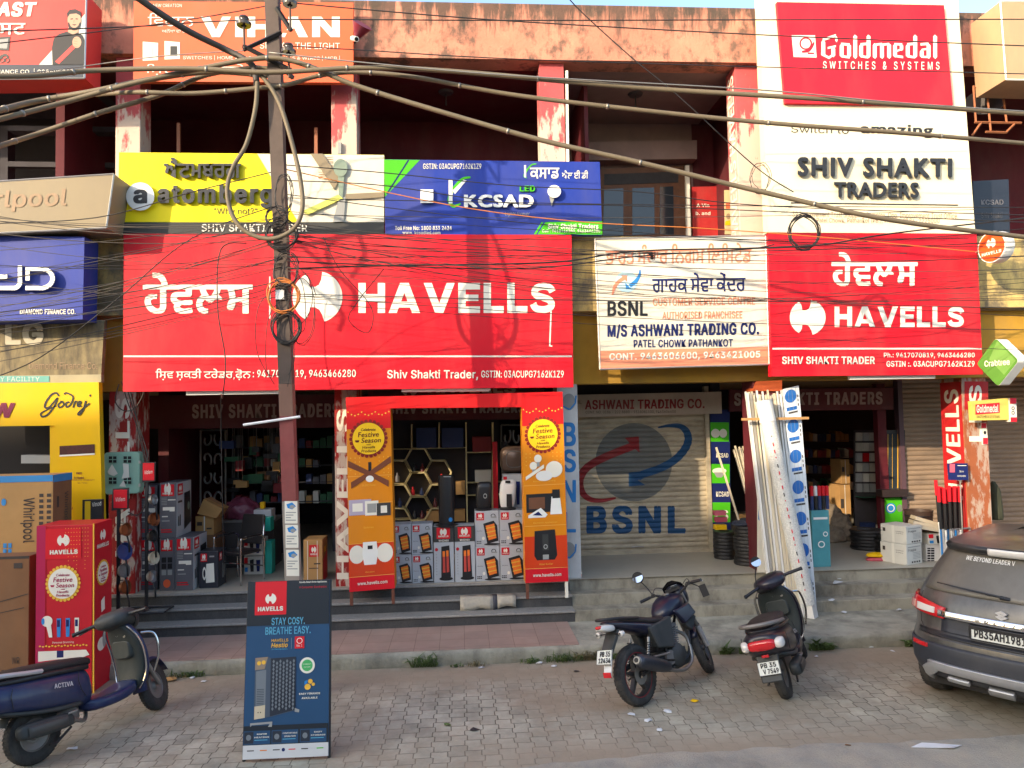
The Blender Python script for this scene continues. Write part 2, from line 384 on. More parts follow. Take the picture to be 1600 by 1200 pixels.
# ------------------------------------------------------------------ ground
def paver_mat():
    m = bpy.data.materials.new('zigzag pavers'); m.use_nodes = True; t = m.node_tree; N, L = t.nodes, t.links; b = N['Principled BSDF']; b.inputs['Roughness'].default_value = .85
    b.inputs['Specular IOR Level'].default_value = .25
    g = N.new('ShaderNodeNewGeometry'); s = N.new('ShaderNodeSeparateXYZ'); L.new(g.outputs['Position'], s.inputs[0])
    def mth(op, a, c=None, d=None):
        n = N.new('ShaderNodeMath'); n.operation = op
        for i, v in enumerate((a, c, d)):
            if v is None: continue
            if isinstance(v, (int, float)): n.inputs[i].default_value = v
            else: L.new(v, n.inputs[i])
        return n.outputs[0]
    def noise(sc, det=4, r=.6):
        n = N.new('ShaderNodeTexNoise'); n.inputs['Scale'].default_value = sc; n.inputs['Detail'].default_value = det; n.inputs['Roughness'].default_value = r; L.new(g.outputs['Position'], n.inputs['Vector']); return n.outputs['Fac']
    def mr(v, a, c, lo, hi):
        r = N.new('ShaderNodeMapRange'); L.new(v, r.inputs['Value'])
        for k, q in zip(('From Min', 'From Max', 'To Min', 'To Max'), (a, c, lo, hi)): r.inputs[k].default_value = q
        return r.outputs[0]
    LEN, WID = .21, .148
    # long joints step sideways in an S twice per block
    wob = mth('MULTIPLY', mth('ADD', noise(7, 3), -.5), .02)
    sn = mth('SINE', mth('MULTIPLY', mth('ADD', s.outputs['Y'], wob), 2 * math.pi / LEN))
    zig = mth('MULTIPLY', mth('MAXIMUM', mth('MINIMUM', mth('MULTIPLY', sn, 4.5), 1.0), -1.0), .0125)
    u = mth('ADD', mth('ADD', s.outputs['X'], zig), wob)
    cb = N.new('ShaderNodeCombineXYZ'); L.new(mth('ADD', s.outputs['Y'], wob), cb.inputs[0]); L.new(u, cb.inputs[1])
    br = N.new('ShaderNodeTexBrick'); L.new(cb.outputs[0], br.inputs['Vector']); br.inputs['Scale'].default_value = 1.0; br.offset = .5
    br.inputs['Brick Width'].default_value = LEN; br.inputs['Row Height'].default_value = WID; br.inputs['Mortar Size'].default_value = .0055; br.inputs['Mortar Smooth'].default_value = .4
    br.inputs['Color1'].default_value = (.44, .41, .32, 1); br.inputs['Color2'].default_value = (.345, .322, .25, 1); br.inputs['Mortar'].default_value = (.14, .12, .09, 1); br.inputs['Bias'].default_value = -.1
    mx = N.new('ShaderNodeMix'); mx.data_type = 'RGBA'; mx.blend_type = 'MULTIPLY'; mx.inputs['Factor'].default_value = 1
    v = mr(noise(2.2, 9, .72), .3, .72, .6, 1.3); cc = N.new('ShaderNodeCombineColor'); [L.new(v, cc.inputs[i]) for i in range(3)]
    L.new(br.outputs['Color'], mx.inputs['A']); L.new(cc.outputs[0], mx.inputs['B'])
    # blown dust hides the joints in places: by the kerb, along the road, and in drifts
    kerb = mr(s.outputs['Y'], 7.95, 8.5, 0, .95)
    road = mth('MULTIPLY', mr(s.outputs['Y'], 7.0, 6.45, 0, .85), mr(s.outputs['X'], -.4, .6, 0, 1))
    drift = mr(noise(.75, 8, .66), .43, .62, 0, .88)
    dust = mth('MINIMUM', mth('MAXIMUM', mth('MAXIMUM', mth('MULTIPLY', kerb, mr(noise(1.6, 6), .3, .5, .45, 1.1)), mth('MULTIPLY', road, mr(noise(2.2, 6), .3, .5, .5, 1.1))), drift), .93)
    dc = N.new('ShaderNodeMix'); dc.data_type = 'RGBA'; L.new(noise(9, 8, .7), dc.inputs['Factor']); dc.inputs['A'].default_value = (.25, .20, .14, 1); dc.inputs['B'].default_value = (.37, .305, .22, 1)
    m2 = N.new('ShaderNodeMix'); m2.data_type = 'RGBA'; L.new(dust, m2.inputs['Factor']); L.new(mx.outputs['Result'], m2.inputs['A']); L.new(dc.outputs['Result'], m2.inputs['B'])
    L.new(m2.outputs['Result'], b.inputs['Base Color'])
    h = mth('ADD', mth('MULTIPLY', mth('SUBTRACT', 1.0, br.outputs['Fac']), mth('SUBTRACT', 1.0, dust)), mth('MULTIPLY', noise(40, 5), .35))
    bp = N.new('ShaderNodeBump'); bp.inputs['Strength'].default_value = .7; bp.inputs['Distance'].default_value = .012; L.new(h, bp.inputs['Height']); L.new(bp.outputs[0], b.inputs['Normal'])
    return m
PAVER = paver_mat()
ASPH = M('dusty asphalt', (.33, .31, .26), rough=.92, var=.28, vs=2.2, bump=.8, bs=60, dirt=.85, dcol=(.43, .37, .28), ds=1.6, dlo=.42, dhi=.62)
EARTH = M('bare earth', (.20, .165, .12), rough=.95, var=.3, vs=3, bump=.5)
def structure(name, mb, mat=None, **k):
    o = mb.build(name, None, mat, **k); o['kind'] = 'structure'; return o
structure('ground', MB().box((-150, -150, -.3), (150, 150, -.03)), EARTH)
structure('paved_parking', MB().box((-14, 6.0, -.029), (16, 8.95, 0)), PAVER)
# the road: asphalt with a ragged, dust-covered edge against the pavers
rp = [(-14, 6.12)] + [(x, 6.18 + .02 * math.sin(x * 9)) for x in [-6, -3, -1, 0]] + [(.4 + i * .16, 6.24 + .13 * min(1, (i * .16) / 1.2) + random.uniform(-.035, .035)) for i in range(60)] + [(16, 6.5)]
mb = MB(); lo = [(x, y, .004) for x, y in rp] + [(16, -9, .004), (-14, -9, .004)]
mb.add(lo, [tuple(range(len(lo)))]); structure('road', mb, ASPH)

# ------------------------------------------------------------------ kerb, pavement and steps
ZK, ZP = .17, .62
KY, SY, PY = 8.86, 9.9, 10.36               # kerb face, foot of the steps, plinth front
XS = P(893, 930, 10.2).x                     # granite steps end here, concrete ones begin
TILE = M('pink pavement tiles', lin(164, 138, 124), rough=.75, var=.14, dirt=.6, ds=1.2, dcol=(.30, .25, .20))
t = TILE.node_tree; b = t.nodes['Principled BSDF']; src = b.inputs['Base Color'].links[0].from_socket
br = t.nodes.new('ShaderNodeTexBrick'); br.offset = 0; br.inputs['Scale'].default_value = 1; br.inputs['Brick Width'].default_value = .3; br.inputs['Row Height'].default_value = .3; br.inputs['Mortar Size'].default_value = .004
g = t.nodes.new('ShaderNodeNewGeometry'); t.links.new(g.outputs['Position'], br.inputs['Vector'])
br.inputs['Color1'].default_value = (1, 1, 1, 1); br.inputs['Color2'].default_value = (.86, .86, .88, 1); br.inputs['Mortar'].default_value = (.62, .58, .55, 1)
mx = t.nodes.new('ShaderNodeMix'); mx.data_type = 'RGBA'; mx.blend_type = 'MULTIPLY'; mx.inputs['Factor'].default_value = 1
t.links.new(src, mx.inputs['A']); t.links.new(br.outputs['Color'], mx.inputs['B']); t.links.new(mx.outputs['Result'], b.inputs['Base Color'])
def rough_kerb():
    mb = MB(); n = 150; x0, x1 = -13, 15; rnd = random.Random(4); rows = []
    for i in range(n + 1):
        x = x0 + (x1 - x0) * i / n; j = lambda a: rnd.uniform(-a, a); top = ZK - .002
        rows.append([(x, KY + .02 + j(.012), -.02), (x, KY + j(.016), .05 + j(.015)), (x, KY + j(.012), .12 + j(.01)), (x, KY + .012 + j(.008), top - .012), (x, KY + .035 + j(.01), top), (x, SY + .2, top), (x, SY + .2, -.02)])
    return mb.loft(rows, closed=False, cap=False)
structure('pavement', rough_kerb(), KERBC, smooth=True, angle=50)
mb = MB(); mb.box((-9, KY + .05, ZK - .03), (P(906, 1010, KY).x, SY, ZK + .006)); structure('pink_pavement', mb, TILE)
mb = MB()
for i, (y0, z0, z1) in enumerate([(SY, 0, .32), (SY + .23, .32, .47), (PY, .47, ZP)]):
    for x0, x1, ma, mt in [(-9, XS, GRANITE, GRANITETOP), (XS, 11, CONC, CONC)]:
        if ma is GRANITE:
            mb.box((x0, y0, z0 - .02), (x1, 13.4, z1 - .03), ma); mb.box((x0, y0 - .025, z1 - .03), (x1, 13.4, z1), mt)
        else: mb.box((x0, y0 + .02 * i, z0 - .02), (x1 - .001 * i, 13.4, z1 - .002), ma)
st = structure('steps', mb)
bevel(st, .008, 2)
mb = MB(); mb.box((-9, PY + .01, ZP), (11, 17, ZP + .006)); structure('verandah_floor', mb, FLOORB)

# ------------------------------------------------------------------ the arcade building
DF, DB, DU = 10.42, 12.12, 12.6             # pillar fronts, ground-floor back wall, upper back wall
B = thing('shop_building', 'two storey arcade building with peach parapet, flaking pillars and dark upper verandah', 'building', (0, DF, 0))
ZB0, ZB1, ZR = 3.36, 4.45, 8.02
def xp(px, py, d=DF): return P(px, py, d).x
mb = MB(); mb.box((-12, DF - .1, ZR), (13, DF + .25, P(870, 13, DF).z)); mb.build('parapet', B, PEACH)
mb = MB(); mb.box((-12, DF + .25, ZR + .05), (13, 17, ZR + .25)); mb.build('roof_slab', B, SOFFIT)
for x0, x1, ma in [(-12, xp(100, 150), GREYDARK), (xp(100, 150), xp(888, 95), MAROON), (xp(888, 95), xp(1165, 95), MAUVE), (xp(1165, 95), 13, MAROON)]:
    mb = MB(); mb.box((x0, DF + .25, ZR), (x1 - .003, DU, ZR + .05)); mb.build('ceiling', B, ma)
mb = MB(); mb.box((-12, DF - .05, ZB1 - .1), (13, DU + 4, ZB1)); mb.build('upper_floor', B, SOFFIT)
FZ = P(912, 370, 10.2).z
mb = MB(); mb.box((-12, 10.2, ZB1 - .08), (13, 10.37, FZ)); mb.build('balcony_wall', B, CREAM)
mb = MB(); mb.box((-12, DF - .02, ZB0), (13, DF + .38, ZB1 - .1)); mb.build('beam', B, YWALL)
mb = MB(); mb.box((-12, DF + .38, ZB0 + .1), (13, 17, ZB1 - .1)); mb.build('soffit', B, SOFFIT)
# upper back wall in bays
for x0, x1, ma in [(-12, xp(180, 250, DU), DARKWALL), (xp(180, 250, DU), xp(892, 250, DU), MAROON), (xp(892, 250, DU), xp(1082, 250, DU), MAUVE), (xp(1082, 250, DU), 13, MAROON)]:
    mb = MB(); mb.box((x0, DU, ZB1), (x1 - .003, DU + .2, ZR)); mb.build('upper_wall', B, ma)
for px in (185, 1120):                       # party walls above
    mb = MB(); x = xp(px, 250, DU); mb.box((x - .06, DF + .38, ZB1), (x + .06, DU - .002, ZR)); mb.build('party_wall', B, MAROON)
mb = MB(); x = xp(895, 250, DU); mb.box((x - .06, DF + .6, ZB1), (x - .002, DU - .002, ZR)); mb.build('party_wall', B, MAROON)
# bay with the shuttered upper shop: shutter box, door, transom
mb = MB(); mb.slab([(893, 222), (1089, 219), (1089, 248), (893, 251)], DU - .28, .27); mb.build('shutter_box', B, MAUVE)
D1 = MB().slab([(935, 264), (1078, 259), (1086, 372), (930, 374)], DU - .06, .05).build('door', B, WOOD)
for q in ([(944, 296), (974, 294), (974, 368), (942, 368)], [(988, 294), (1022, 293), (1023, 366), (988, 367)], [(1031, 292), (1052, 291), (1053, 366), (1031, 366)]):
    MB().slab(q, DU - .07, .005).build('pane', D1, GLASS)
MB().slab([(944, 272), (1060, 268), (1060, 285), (944, 289)], DU - .072, .006).build('transom', D1, M('blackened boards', (.03, .025, .025), var=.3, vs=12))
MB().slab([(893, 255), (938, 254), (938, 372), (890, 372)], DU - .05, .04).build('side_panel', B, M('slate blue board', lin(64, 72, 82), var=.1))
MB().slab([(1071, 258), (1077, 258), (1080, 372), (1073, 372)], DU - .14, .05).build('pipe', B, WHITE)
MB().slab([(180, 128), (186, 128), (186, 240), (180, 240)], DU - .02, .02).build('corner_post', B, DARKWALL)
# left upper void: beams and a shop front frame
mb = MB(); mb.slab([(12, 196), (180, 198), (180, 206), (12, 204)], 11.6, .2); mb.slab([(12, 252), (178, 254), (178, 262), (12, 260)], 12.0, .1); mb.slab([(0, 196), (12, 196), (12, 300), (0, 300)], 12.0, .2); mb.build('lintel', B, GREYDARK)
for q in ([(276, 192), (281, 192), (281, 242), (276, 242)], [(491, 199), (496, 199), (496, 242), (491, 242)]):
    MB().slab(q, 10.9, .04).build('upright', B, M('bare wood', lin(150, 96, 70), var=.2))
# pillars above
for a, c, tp, bt in [(180, 219, 112, 372), (518, 558, 124, 372), (845, 884, 106, 372), (1152, 1196, 112, 372)]:
    x0, x1 = xp(a, 240), xp(c, 240)
    o = MB().box((x0, DF, FZ - .5), (x1, DF + .36, ZR)).build('upper_pillar', B, PILLAR); bevel(o, .01)
    if a == 1152:
        side = quadmap((x0, DF + .36, ZR - .05), (x0, DF, ZR - .05), (x0, DF, FZ), (x0, DF + .36, FZ))
        Print(side, .002).text('HAVELLS HAVELLS', .2, .02, .85, .98, WHITE, off=.02, rot=270).build('lettering', o)
MB().slab([(884, 110), (887.5, 110), (891, 372), (887, 372)], DF - .06, .05).build('pipe', B, WHITE)
MB().slab([(528, 222), (533, 222), (533, 240), (528, 240)], DF - .05, .05).build('junction_box', B, LGREY)
# ground-floor pillars
def pillar(a, c, depth=.45, mat=PILLARRED, py=700, zt=ZB0 + .02, name='pillar'):
    x0, x1 = xp(a, py), xp(c, py)
    o = MB().box((x0, DF, ZP), (x1, DF + depth, zt)).build(name, B, mat); bevel(o, .008); return o, x0, x1
PL, a0, a1 = pillar(170, 212)
Print(flat(DF), .002).text('HAVELLS', 180, 622, 203, 870, WHITE, off=.03, rot=270).build('lettering', PL)
PM, b0, b1 = pillar(523, 560)
Print(flat(DF), .002).text('HAVELLS', 526, 640, 545, 905, WHITE, off=.03, rot=270).build('lettering', PM)
PB, c0, c1 = pillar(872, 904, mat=M('white pillar paint', (.62, .62, .60), rough=.6, var=.08, dirt=.35, ds=2.5))
pr = Print(flat(DF), .002)
for ch, y0, y1, in (('B', 660, 697), ('S', 702, 738), ('N', 750, 785), ('L', 800, 832)): pr.text(ch, 879, y0, 900, y1, SKYB, off=.03)
for cy in (628, 860): pr.disc(889, cy, 10, 13, LGREY); pr.line([(878, cy + 6), (890, cy + 12), (899, cy + 2), (900, cy - 10)], 2.4, SKYB)
pr.build('lettering', PB)
PC, d0, d1 = pillar(1180, 1222, mat=MAROON)
pr = Print(flat(DF), .002); pr.rect(1183, 740, 1196, 895, WHITE); pr.line([(1186, 765), (1186, 812), (1194, 812)], 2.5, SKYB); pr.build('poster', PC)
PR, e0, e1 = pillar(1507, 1545, mat=PILLARWORN, depth=.5)
pr = Print(flat(DF), .002); pr.rect(1507, 596, 1544, 640, REDPAINT)
pr.text('LLS', 1514, 602, 1534, 690, WHITE, off=.03, rot=270); pr.build('lettering', PR)
side = quadmap((e0, DF + .5, ZB0), (e0, DF, ZB0), (e0, DF, ZP), (e0, DF + .5, ZP))
pr = Print(side, .002); pr.rect(.02, .02, .98, .98, REDPAINT); pr.text('HAVELLS', .2, .06, .85, .66, WHITE, off=.03, rot=270); pr.build('lettering', PR)
MB().slab([(1507, 838), (1547, 832), (1550, 896), (1510, 900)], DF - .012, .01).build('tin_guard', PR, M('tin sheet', (.42, .43, .45), rough=.35, metal=.8, var=.1))
# ground floor walls between the shops
XB0, XB1, XR = xp(890, 760, DB), xp(1113, 760, DB), xp(1380, 760, DB)
for x in (a0 - .02, XB0 - .18, XB1 + .02):
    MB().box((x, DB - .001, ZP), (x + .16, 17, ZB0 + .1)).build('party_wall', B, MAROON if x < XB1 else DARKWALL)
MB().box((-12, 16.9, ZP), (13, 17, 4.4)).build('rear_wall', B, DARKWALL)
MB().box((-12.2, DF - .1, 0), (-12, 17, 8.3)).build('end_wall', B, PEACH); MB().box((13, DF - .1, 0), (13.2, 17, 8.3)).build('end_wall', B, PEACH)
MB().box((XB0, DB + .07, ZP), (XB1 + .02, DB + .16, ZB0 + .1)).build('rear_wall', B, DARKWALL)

# rolling shutters: one ribbed sheet each
def rib_y(z, d, p=.083, a=.02):
    f = ((z - ZP) % p) / p
    return d - a * (1 - abs(2 * f - 1) ** 2.2)
def shutter(x0, x1, z0, z1, d, mat, parent):
    p = .083; n = 6; zs = []; z = z0
    k = 0
    while z0 + k * p / n < z1: zs.append(z0 + k * p / n); k += 1
    zs.append(z1)
    rows = [[(x0, rib_y(z, d), z), (x1, rib_y(z, d), z)] for z in zs]
    return MB().loft(rows, closed=False, cap=False).build('shutter', parent, mat, smooth=True, angle=60)
def drape(pr, d, name, parent):
    """lay a print over the ribs: cut it at every step of the profile, then push it onto the sheet"""
    me = bpy.data.meshes.new('tmp'); me.from_pydata(pr.mb.v, [], pr.mb.f); me.polygons.foreach_set('material_index', pr.mb.m)
    bm = bmesh.new(); bm.from_mesh(me); zs = [v.co.z for v in bm.verts]; z = ZP
    while z < max(zs):
        if z > min(zs): bmesh.ops.bisect_plane(bm, geom=bm.verts[:] + bm.edges[:] + bm.faces[:], plane_co=(0, 0, z), plane_no=(0, 0, 1))
        z += .083 / 6
    for v in bm.verts: v.co.y = rib_y(v.co.z, d) - (d - v.co.y)
    mb = MB(); mb.v = [tuple(v.co) for v in bm.verts]; bm.verts.index_update()
    mb.f = [tuple(v.index for v in f.verts) for f in bm.faces]; mb.m = [f.material_index for f in bm.faces]; mb.mats = pr.mb.mats
    bm.free(); bpy.data.meshes.remove(me)
    return mb.build(name, parent, smooth=False)
SHUT = M('grey shutter steel', lin(178, 166, 142), rough=.5, metal=.0, var=.12, vs=3, dirt=.55, dcol=(.11, .085, .065), ds=3.0, streak=3.0, spec=.4)
SHUTR = M('brownish shutter steel', lin(150, 128, 106), rough=.55, var=.1, dirt=.4, dcol=(.09, .07, .06), ds=2.5, streak=3.0)
sx0, sx1 = xp(899, 760, DB), xp(1103, 760, DB)
S1 = shutter(sx0, sx1, ZP, P(1000, 640, DB).z, DB, SHUT, B)
PAINTG = M('grey shutter paint', (.15, .15, .135), rough=.6, var=.15); PAINTR = M('red shutter paint', lin(140, 34, 38), rough=.6, var=.2, dirt=.3); PAINTB = M('blue shutter paint', lin(30, 72, 112), rough=.6, var=.15)
pr = Print(flat(DB), .0015)
pr.disc(990, 722, 60, 61, PAINTG, 48)
def sweep(pts, w):                           # ribbon with per-point widths, as an outline
    L_, R_ = [], []
    for i, (x, y) in enumerate(pts):
        ax, ay = pts[max(i - 1, 0)]; bx, by = pts[min(i + 1, len(pts) - 1)]; l = math.hypot(bx - ax, by - ay) or 1
        nx, ny = -(by - ay) / l, (bx - ax) / l; L_.append((x + nx * w[i] / 2, y + ny * w[i] / 2)); R_.append((x - nx * w[i] / 2, y - ny * w[i] / 2))
    return L_, R_
def ribbon(pr, pts, w, m):
    if len(pts) > 2:
        n_ = 6; w = [w[i] + (w[i + 1] - w[i]) * k / n_ for i in range(len(pts) - 1) for k in range(n_)] + [w[-1]]; pts = [(p.x, p.y) for p in smooth2(pts, n_)]
    L_, R_ = sweep(pts, w)
    pr.lay(L_ + R_)
    pr.mb.add([pr.map(x, y, pr.o) for x, y in L_ + R_], [(i, i + 1, len(L_) + i + 1, len(L_) + i) for i in range(len(L_) - 1)], m)
ribbon(pr, [(962, 778), (940, 782), (922, 780), (910, 770), (906, 752), (912, 736), (926, 724), (950, 712), (980, 700), (993, 695)], [3, 6, 8, 10, 11, 12, 12, 12, 12, 12], PAINTR)
pr.poly([(976, 684), (998, 682), (999, 707), (990, 700)], PAINTR)
ribbon(pr, [(1028, 668), (1045, 665), (1062, 666), (1072, 674), (1075, 688), (1068, 704), (1052, 720), (1030, 732), (1004, 741), (996, 746)], [2, 5, 8, 11, 12, 12, 12, 12, 12, 12], PAINTB)
pr.poly([(982, 738), (982, 760), (1008, 758), (996, 750), (1040, 733)], PAINTB)
pr.text('BSNL', 916, 790, 1071, 834, PAINTB, off=.045, track=.06)
drape(pr, DB, 'painted_logo', S1)
MB().box((sx1, DB - .07, ZP), (sx1 + .07, DB + .05, ZB0)).build('shutter_rail', B, SHUT)
MB().box((sx0, DB - .05, ZP + .006), (sx1, DB - .022, ZP + .07)).build('shutter_foot', S1, SHUT)
mb = MB(); mb.tube([(sx0 + .9, DB - .055, ZP + .12), (sx0 + 1.0, DB - .075, ZP + .13), (sx0 + 1.1, DB - .055, ZP + .12)], .008); mb.build('handle', S1, M('dull steel', (.3, .3, .3), metal=.8, rough=.4))
XS2 = xp(1412, 760, DB)
shutter(XS2, 12, ZP, ZB0 + .1, DB, SHUTR, B)
MB().box((XS2 - .08, DB - .08, ZP), (XS2, DB + .05, ZB0 + .1)).build('shutter_rail', B, M('plum steel', lin(90, 66, 74), rough=.5))
# shop opening of the right-hand shop: jamb and lintel
MB().box((xp(1378, 760, DB) - .05, DB - .04, ZP), (xp(1378, 760, DB) + .1, DB + .1, ZB0)).build('jamb', B, MAROON)
# opposite side of the street, behind the viewpoint: the row whose roofs cut off the low sun
OPW = M('opposite wall', lin(176, 150, 120), rough=.9, var=.15, dirt=.3); OPG = M('opposite glass', (.05, .05, .06), rough=.2)
k_ = (10 + 14) ; dx_ = k_ * math.tan(rad(SUN_AZ)); dz_ = k_ / math.cos(rad(SUN_AZ)) * math.tan(rad(SUN_EL))
for xa, xb, zz, lab in [(-14, -.1, 3.02, 'tall ochre building across the street'), (-.1, 4.6, 2.30, 'middle ochre building across the street'), (4.6, 16, 1.05, 'lowest ochre building across the street')]:
    q = thing('opposite_building', lab, 'building', ((xa + xb) / 2 - dx_, -16, 0))
    x0, x1, h = xa - dx_, xb - dx_, zz + dz_
    MB().box((x0 + .01, -20, 0), (x1 - .01, -14, h)).build('wall', q, OPW)
    n = max(2, int((x1 - x0) / 2.4))
    for f in range(4):
        for i in range(n):
            cx = x0 + (i + .5) * (x1 - x0) / n; w = MB().box((cx - .5, -14.0, 1 + f * 3.2), (cx + .5, -13.95, 2.5 + f * 3.2)).build('window', q, OPG)

for xa, xb, h, lab in [(-12.4, -3, 7.4, 'unseen opposite building behind the viewpoint, left of the middle one'), (-2.99, 8, 8.0, 'unseen opposite building behind the viewpoint, the middle one'), (8.01, 24, 6.6, 'unseen opposite building behind the viewpoint, rightmost')]:  # unseen row added to keep low sky light off the verandah
    q = thing('opposite_building', lab, 'building', ((xa + xb) / 2, -16, 0)); MB().box((xa, -20, 0), (xb, -14, h)).build('wall', q, OPW); n = int((xb - xa) / 2.4)
    for f in range(2):
        for i in range(n): cx = xa + (i + .5) * (xb - xa) / n; MB().box((cx - .55, -14.0, .9 + f * 3.1), (cx + .55, -13.95, 2.5 + f * 3.1)).build('window', q, OPG)
# ------------------------------------------------------------------ sign boards
def sign(name, label, quad, d, t, mat, group=None, frame=None, cat='sign', dl=None):
    """board whose front is the outline quad (TL,TR,BR,BL in the photo) on plane Y=d, t thick"""
    c = P(*quad[3], d); q = thing(name, label, cat, (c.x, d, c.z), group)
    MB().slab(quad, d, t, mat).build('board', q)
    if frame:
        mb = MB()
        n = len(quad)
        for i in range(n):
            a, b = P(*quad[i], d), P(*quad[(i + 1) % n], d); mb.tube([a + Vector((0, .0, 0)), b], .012, frame, 4)
        mb.build('frame', q)
    return q
def havells_logo(pr, cx, cy, R, m, ry=None):
    ry = ry or R; arc = lambda a0, a1, n: [(math.cos(rad(a0 + (a1 - a0) * k / n)), math.sin(rad(a0 + (a1 - a0) * k / n))) for k in range(n + 1)]
    up = arc(79, 0, 14)
    dn = arc(0, -74, 14)
    lf = arc(-120, -240, 18)
    pts = up + dn + [(.2, -.72), (.08, -.5), (-.1, -.4), (-.3, -.4), (-.33, -.62), (-.4, -.78)] + lf + [(-.4, .78), (-.33, .62), (-.3, .4), (-.08, .4), (.06, .48), (.15, .68)]
    pr.poly([(cx + x * R, cy - y * ry) for x, y in pts], m)
def blackletter(pr, x0, y0, x1, y1, m, lift=0.0):
    """Goldmedal in broken-stroke letters: stems with diamond feet joined by slanted hairlines"""
    W = 9.35
    def st(x, a, b, w=.25): return [(x - w / 2, a + .1), (x + .02, a - .02), (x + w / 2, a + .1), (x + w / 2, b - .1), (x - .02, b + .02), (x - w / 2, b - .1)]
    def dg(xa, ya, xb, yb, h=.16): return [(xa, ya), (xb, yb), (xb, yb + h), (xa, ya + h)]
    S = []
    x = 0.0
    S += [st(.14, .15, 1.15), dg(.1, 1.1, .95, 1.38, .17), dg(.0, .22, .5, -.03, .17), dg(.5, -.03, .86, .2, .17), st(.78, .1, .72), dg(.42, .6, .95, .72, .13), st(.98, 1.05, 1.42, .16)]
    def o(x): return [st(x + .14, .08, .92), st(x + .62, .08, .92), dg(x + .1, .85, x + .66, .8, .16), dg(x + .1, .08, x + .66, .0, .15)]
    def l(x): return [st(x + .16, .0, 1.5)]
    def d(x): return [st(x + .14, .08, .9), st(x + .62, .05, 1.5), dg(x + .1, .82, x + .6, .86, .16), dg(x + .1, .08, x + .6, .0, .15)]
    def mm(x): return [st(x + .14, 0, .96), st(x + .6, 0, .96), st(x + 1.06, 0, .96), dg(x + .14, .8, x + .6, .86, .14), dg(x + .6, .8, x + 1.06, .86, .14)]
    def e(x): return [st(x + .14, .08, .92), st(x + .56, .5, .92, .22), dg(x + .1, .84, x + .6, .82, .15), dg(x + .2, .4, x + .66, .56, .12), dg(x + .1, .1, x + .66, .02, .15)]
    def a(x): return [st(x + .16, .06, .55), st(x + .6, .0, .94), dg(x + .08, .82, x + .6, .86, .16), dg(x + .16, .5, x + .6, .56, .12), dg(x + .12, .05, x + .6, .03, .13)]
    for f, w in ((o, .85), (l, .4), (d, .88), (mm, 1.3), (e, .82), (d, .88), (a, .86), (l, .36)):
        S += f(x + 1.18 if x == 0 else x); x = (1.18 if x == 0 else x) + w
    sx, sy = (x1 - x0) / x, (y1 - y0) / 1.54
    for q in S: pr.poly([(x0 + u * sx, y1 - (v + .02) * sy) for u, v in q], m, lift)
# the large red sign
D1_, D2_ = 9.92, 9.95
q = sign('shop_sign', 'widest red sign reading HAVELLS beside the pole, above the festive archway', [(193, 365), (893, 367), (896, 605), (192, 612)], D1_, .12, RED)
pr = Print(flat(D1_))
pr.text('ਹੇਵਲਸ', 223, 426, 395, 490, WHITE, off=.035); pr.build('lettering', q)
pr = Print(flat(D1_)); havells_logo(pr, 496, 464, 39, WHITE, 40); pr.build('logo', q)
pr = Print(flat(D1_)); block(pr, 'HAVELLS', 560, 442, 867, 489, WHITE); pr.build('lettering', q)
pr = Print(flat(D1_)); pr.text('ਿਸ਼ਵ ਸ਼ਕਤੀ ਟਰੇਡਰ,ਫ਼ੋਨ', 243, 576, 392, 594, WHITE, off=.012); pr.text(': 9417070819, 9463466280', 395, 578, 556, 592, WHITE, off=.018, dy=-.5)
pr.text('Shiv Shakti Trader,', 605, 578, 747, 594, WHITE, off=.02); pr.text('GSTIN: 03ACUPG7162K1Z9', 752, 579, 881, 590, WHITE, off=.016); pr.build('lettering', q)
pr = Print(flat(D1_)); pr.rect(193, 555.5, 893.6, 558, WHITE); pr.rect(420.5, 432, 422.5, 498, WHITE); pr.line([(861, 486), (859, 540)], 2.2, WHITE); pr.line([(858, 540), (863, 541)], 2, WHITE); pr.build('rule_line', q)
# yellow fan sign
q = sign('shop_sign', 'yellow and white sign with raised Punjabi lettering and a fan rod, over a charcoal strip', [(186, 238), (600, 242), (600, 347), (184, 347)], D2_, .1, YEL)
pr = Print(flat(D2_), .0012); pr.poly([(402, 240.3), (600, 242.3), (600, 347), (466, 347)], WFLEX); pr.build('white_panel', q)
MB().slab([(184, 347.3), (600, 347.3), (600, 366), (184, 365)], D2_ - .005, .09, DGREY).build('name_strip', q)
pr = Print(flat(D2_)); pr.text('ਐਟਮਬਰਗ', 256, 246, 376, 278, LETTER, off=.03, lift=.05)
pr.text('atomberg', 246, 288, 426, 325, LETTER, off=.035, lift=.05, track=.04); pr.build('raised_lettering', q)
pr = Print(flat(D2_)); pr.disc(219, 307, 22, 22, LETW, 32, .06); pr.base += .062; pr.text('a', 208, 296, 230, 318, LETTER, off=.04); pr.build('logo', q)
pr = Print(flat(D2_)); pr.text('"Why not?"', 334, 325, 402, 337, BLACK); pr.build('lettering', q)
pr = Print(flat(D2_ - .005)); pr.text('SHIV SHAKTI TRADER', 315, 350, 480, 362, WHITE, off=.012); pr.build('lettering', q)
FANM = M('sage fan metal', lin(132, 146, 128), rough=.4, metal=.3, var=.05); OLIVE = M('lime fan blade', lin(206, 208, 96), rough=.4, var=.05)
pr = Print(flat(D2_)); pr.poly([(485, 240), (504, 240), (531, 280), (522, 296)], TAN, .02); pr.disc(532, 262, 11, 14, FANM, 24, .04); pr.poly([(528, 275), (538, 275), (535, 312), (530, 312)], FANM, .03)
pr.poly([(530, 306), (540, 308), (537, 346), (520, 347)], LGREY, .02); pr.poly([(472, 330), (528, 304), (536, 310), (480, 336)], OLIVE, .03); pr.poly([(540, 303), (600, 300), (600, 308), (540, 312)], TAN, .02)
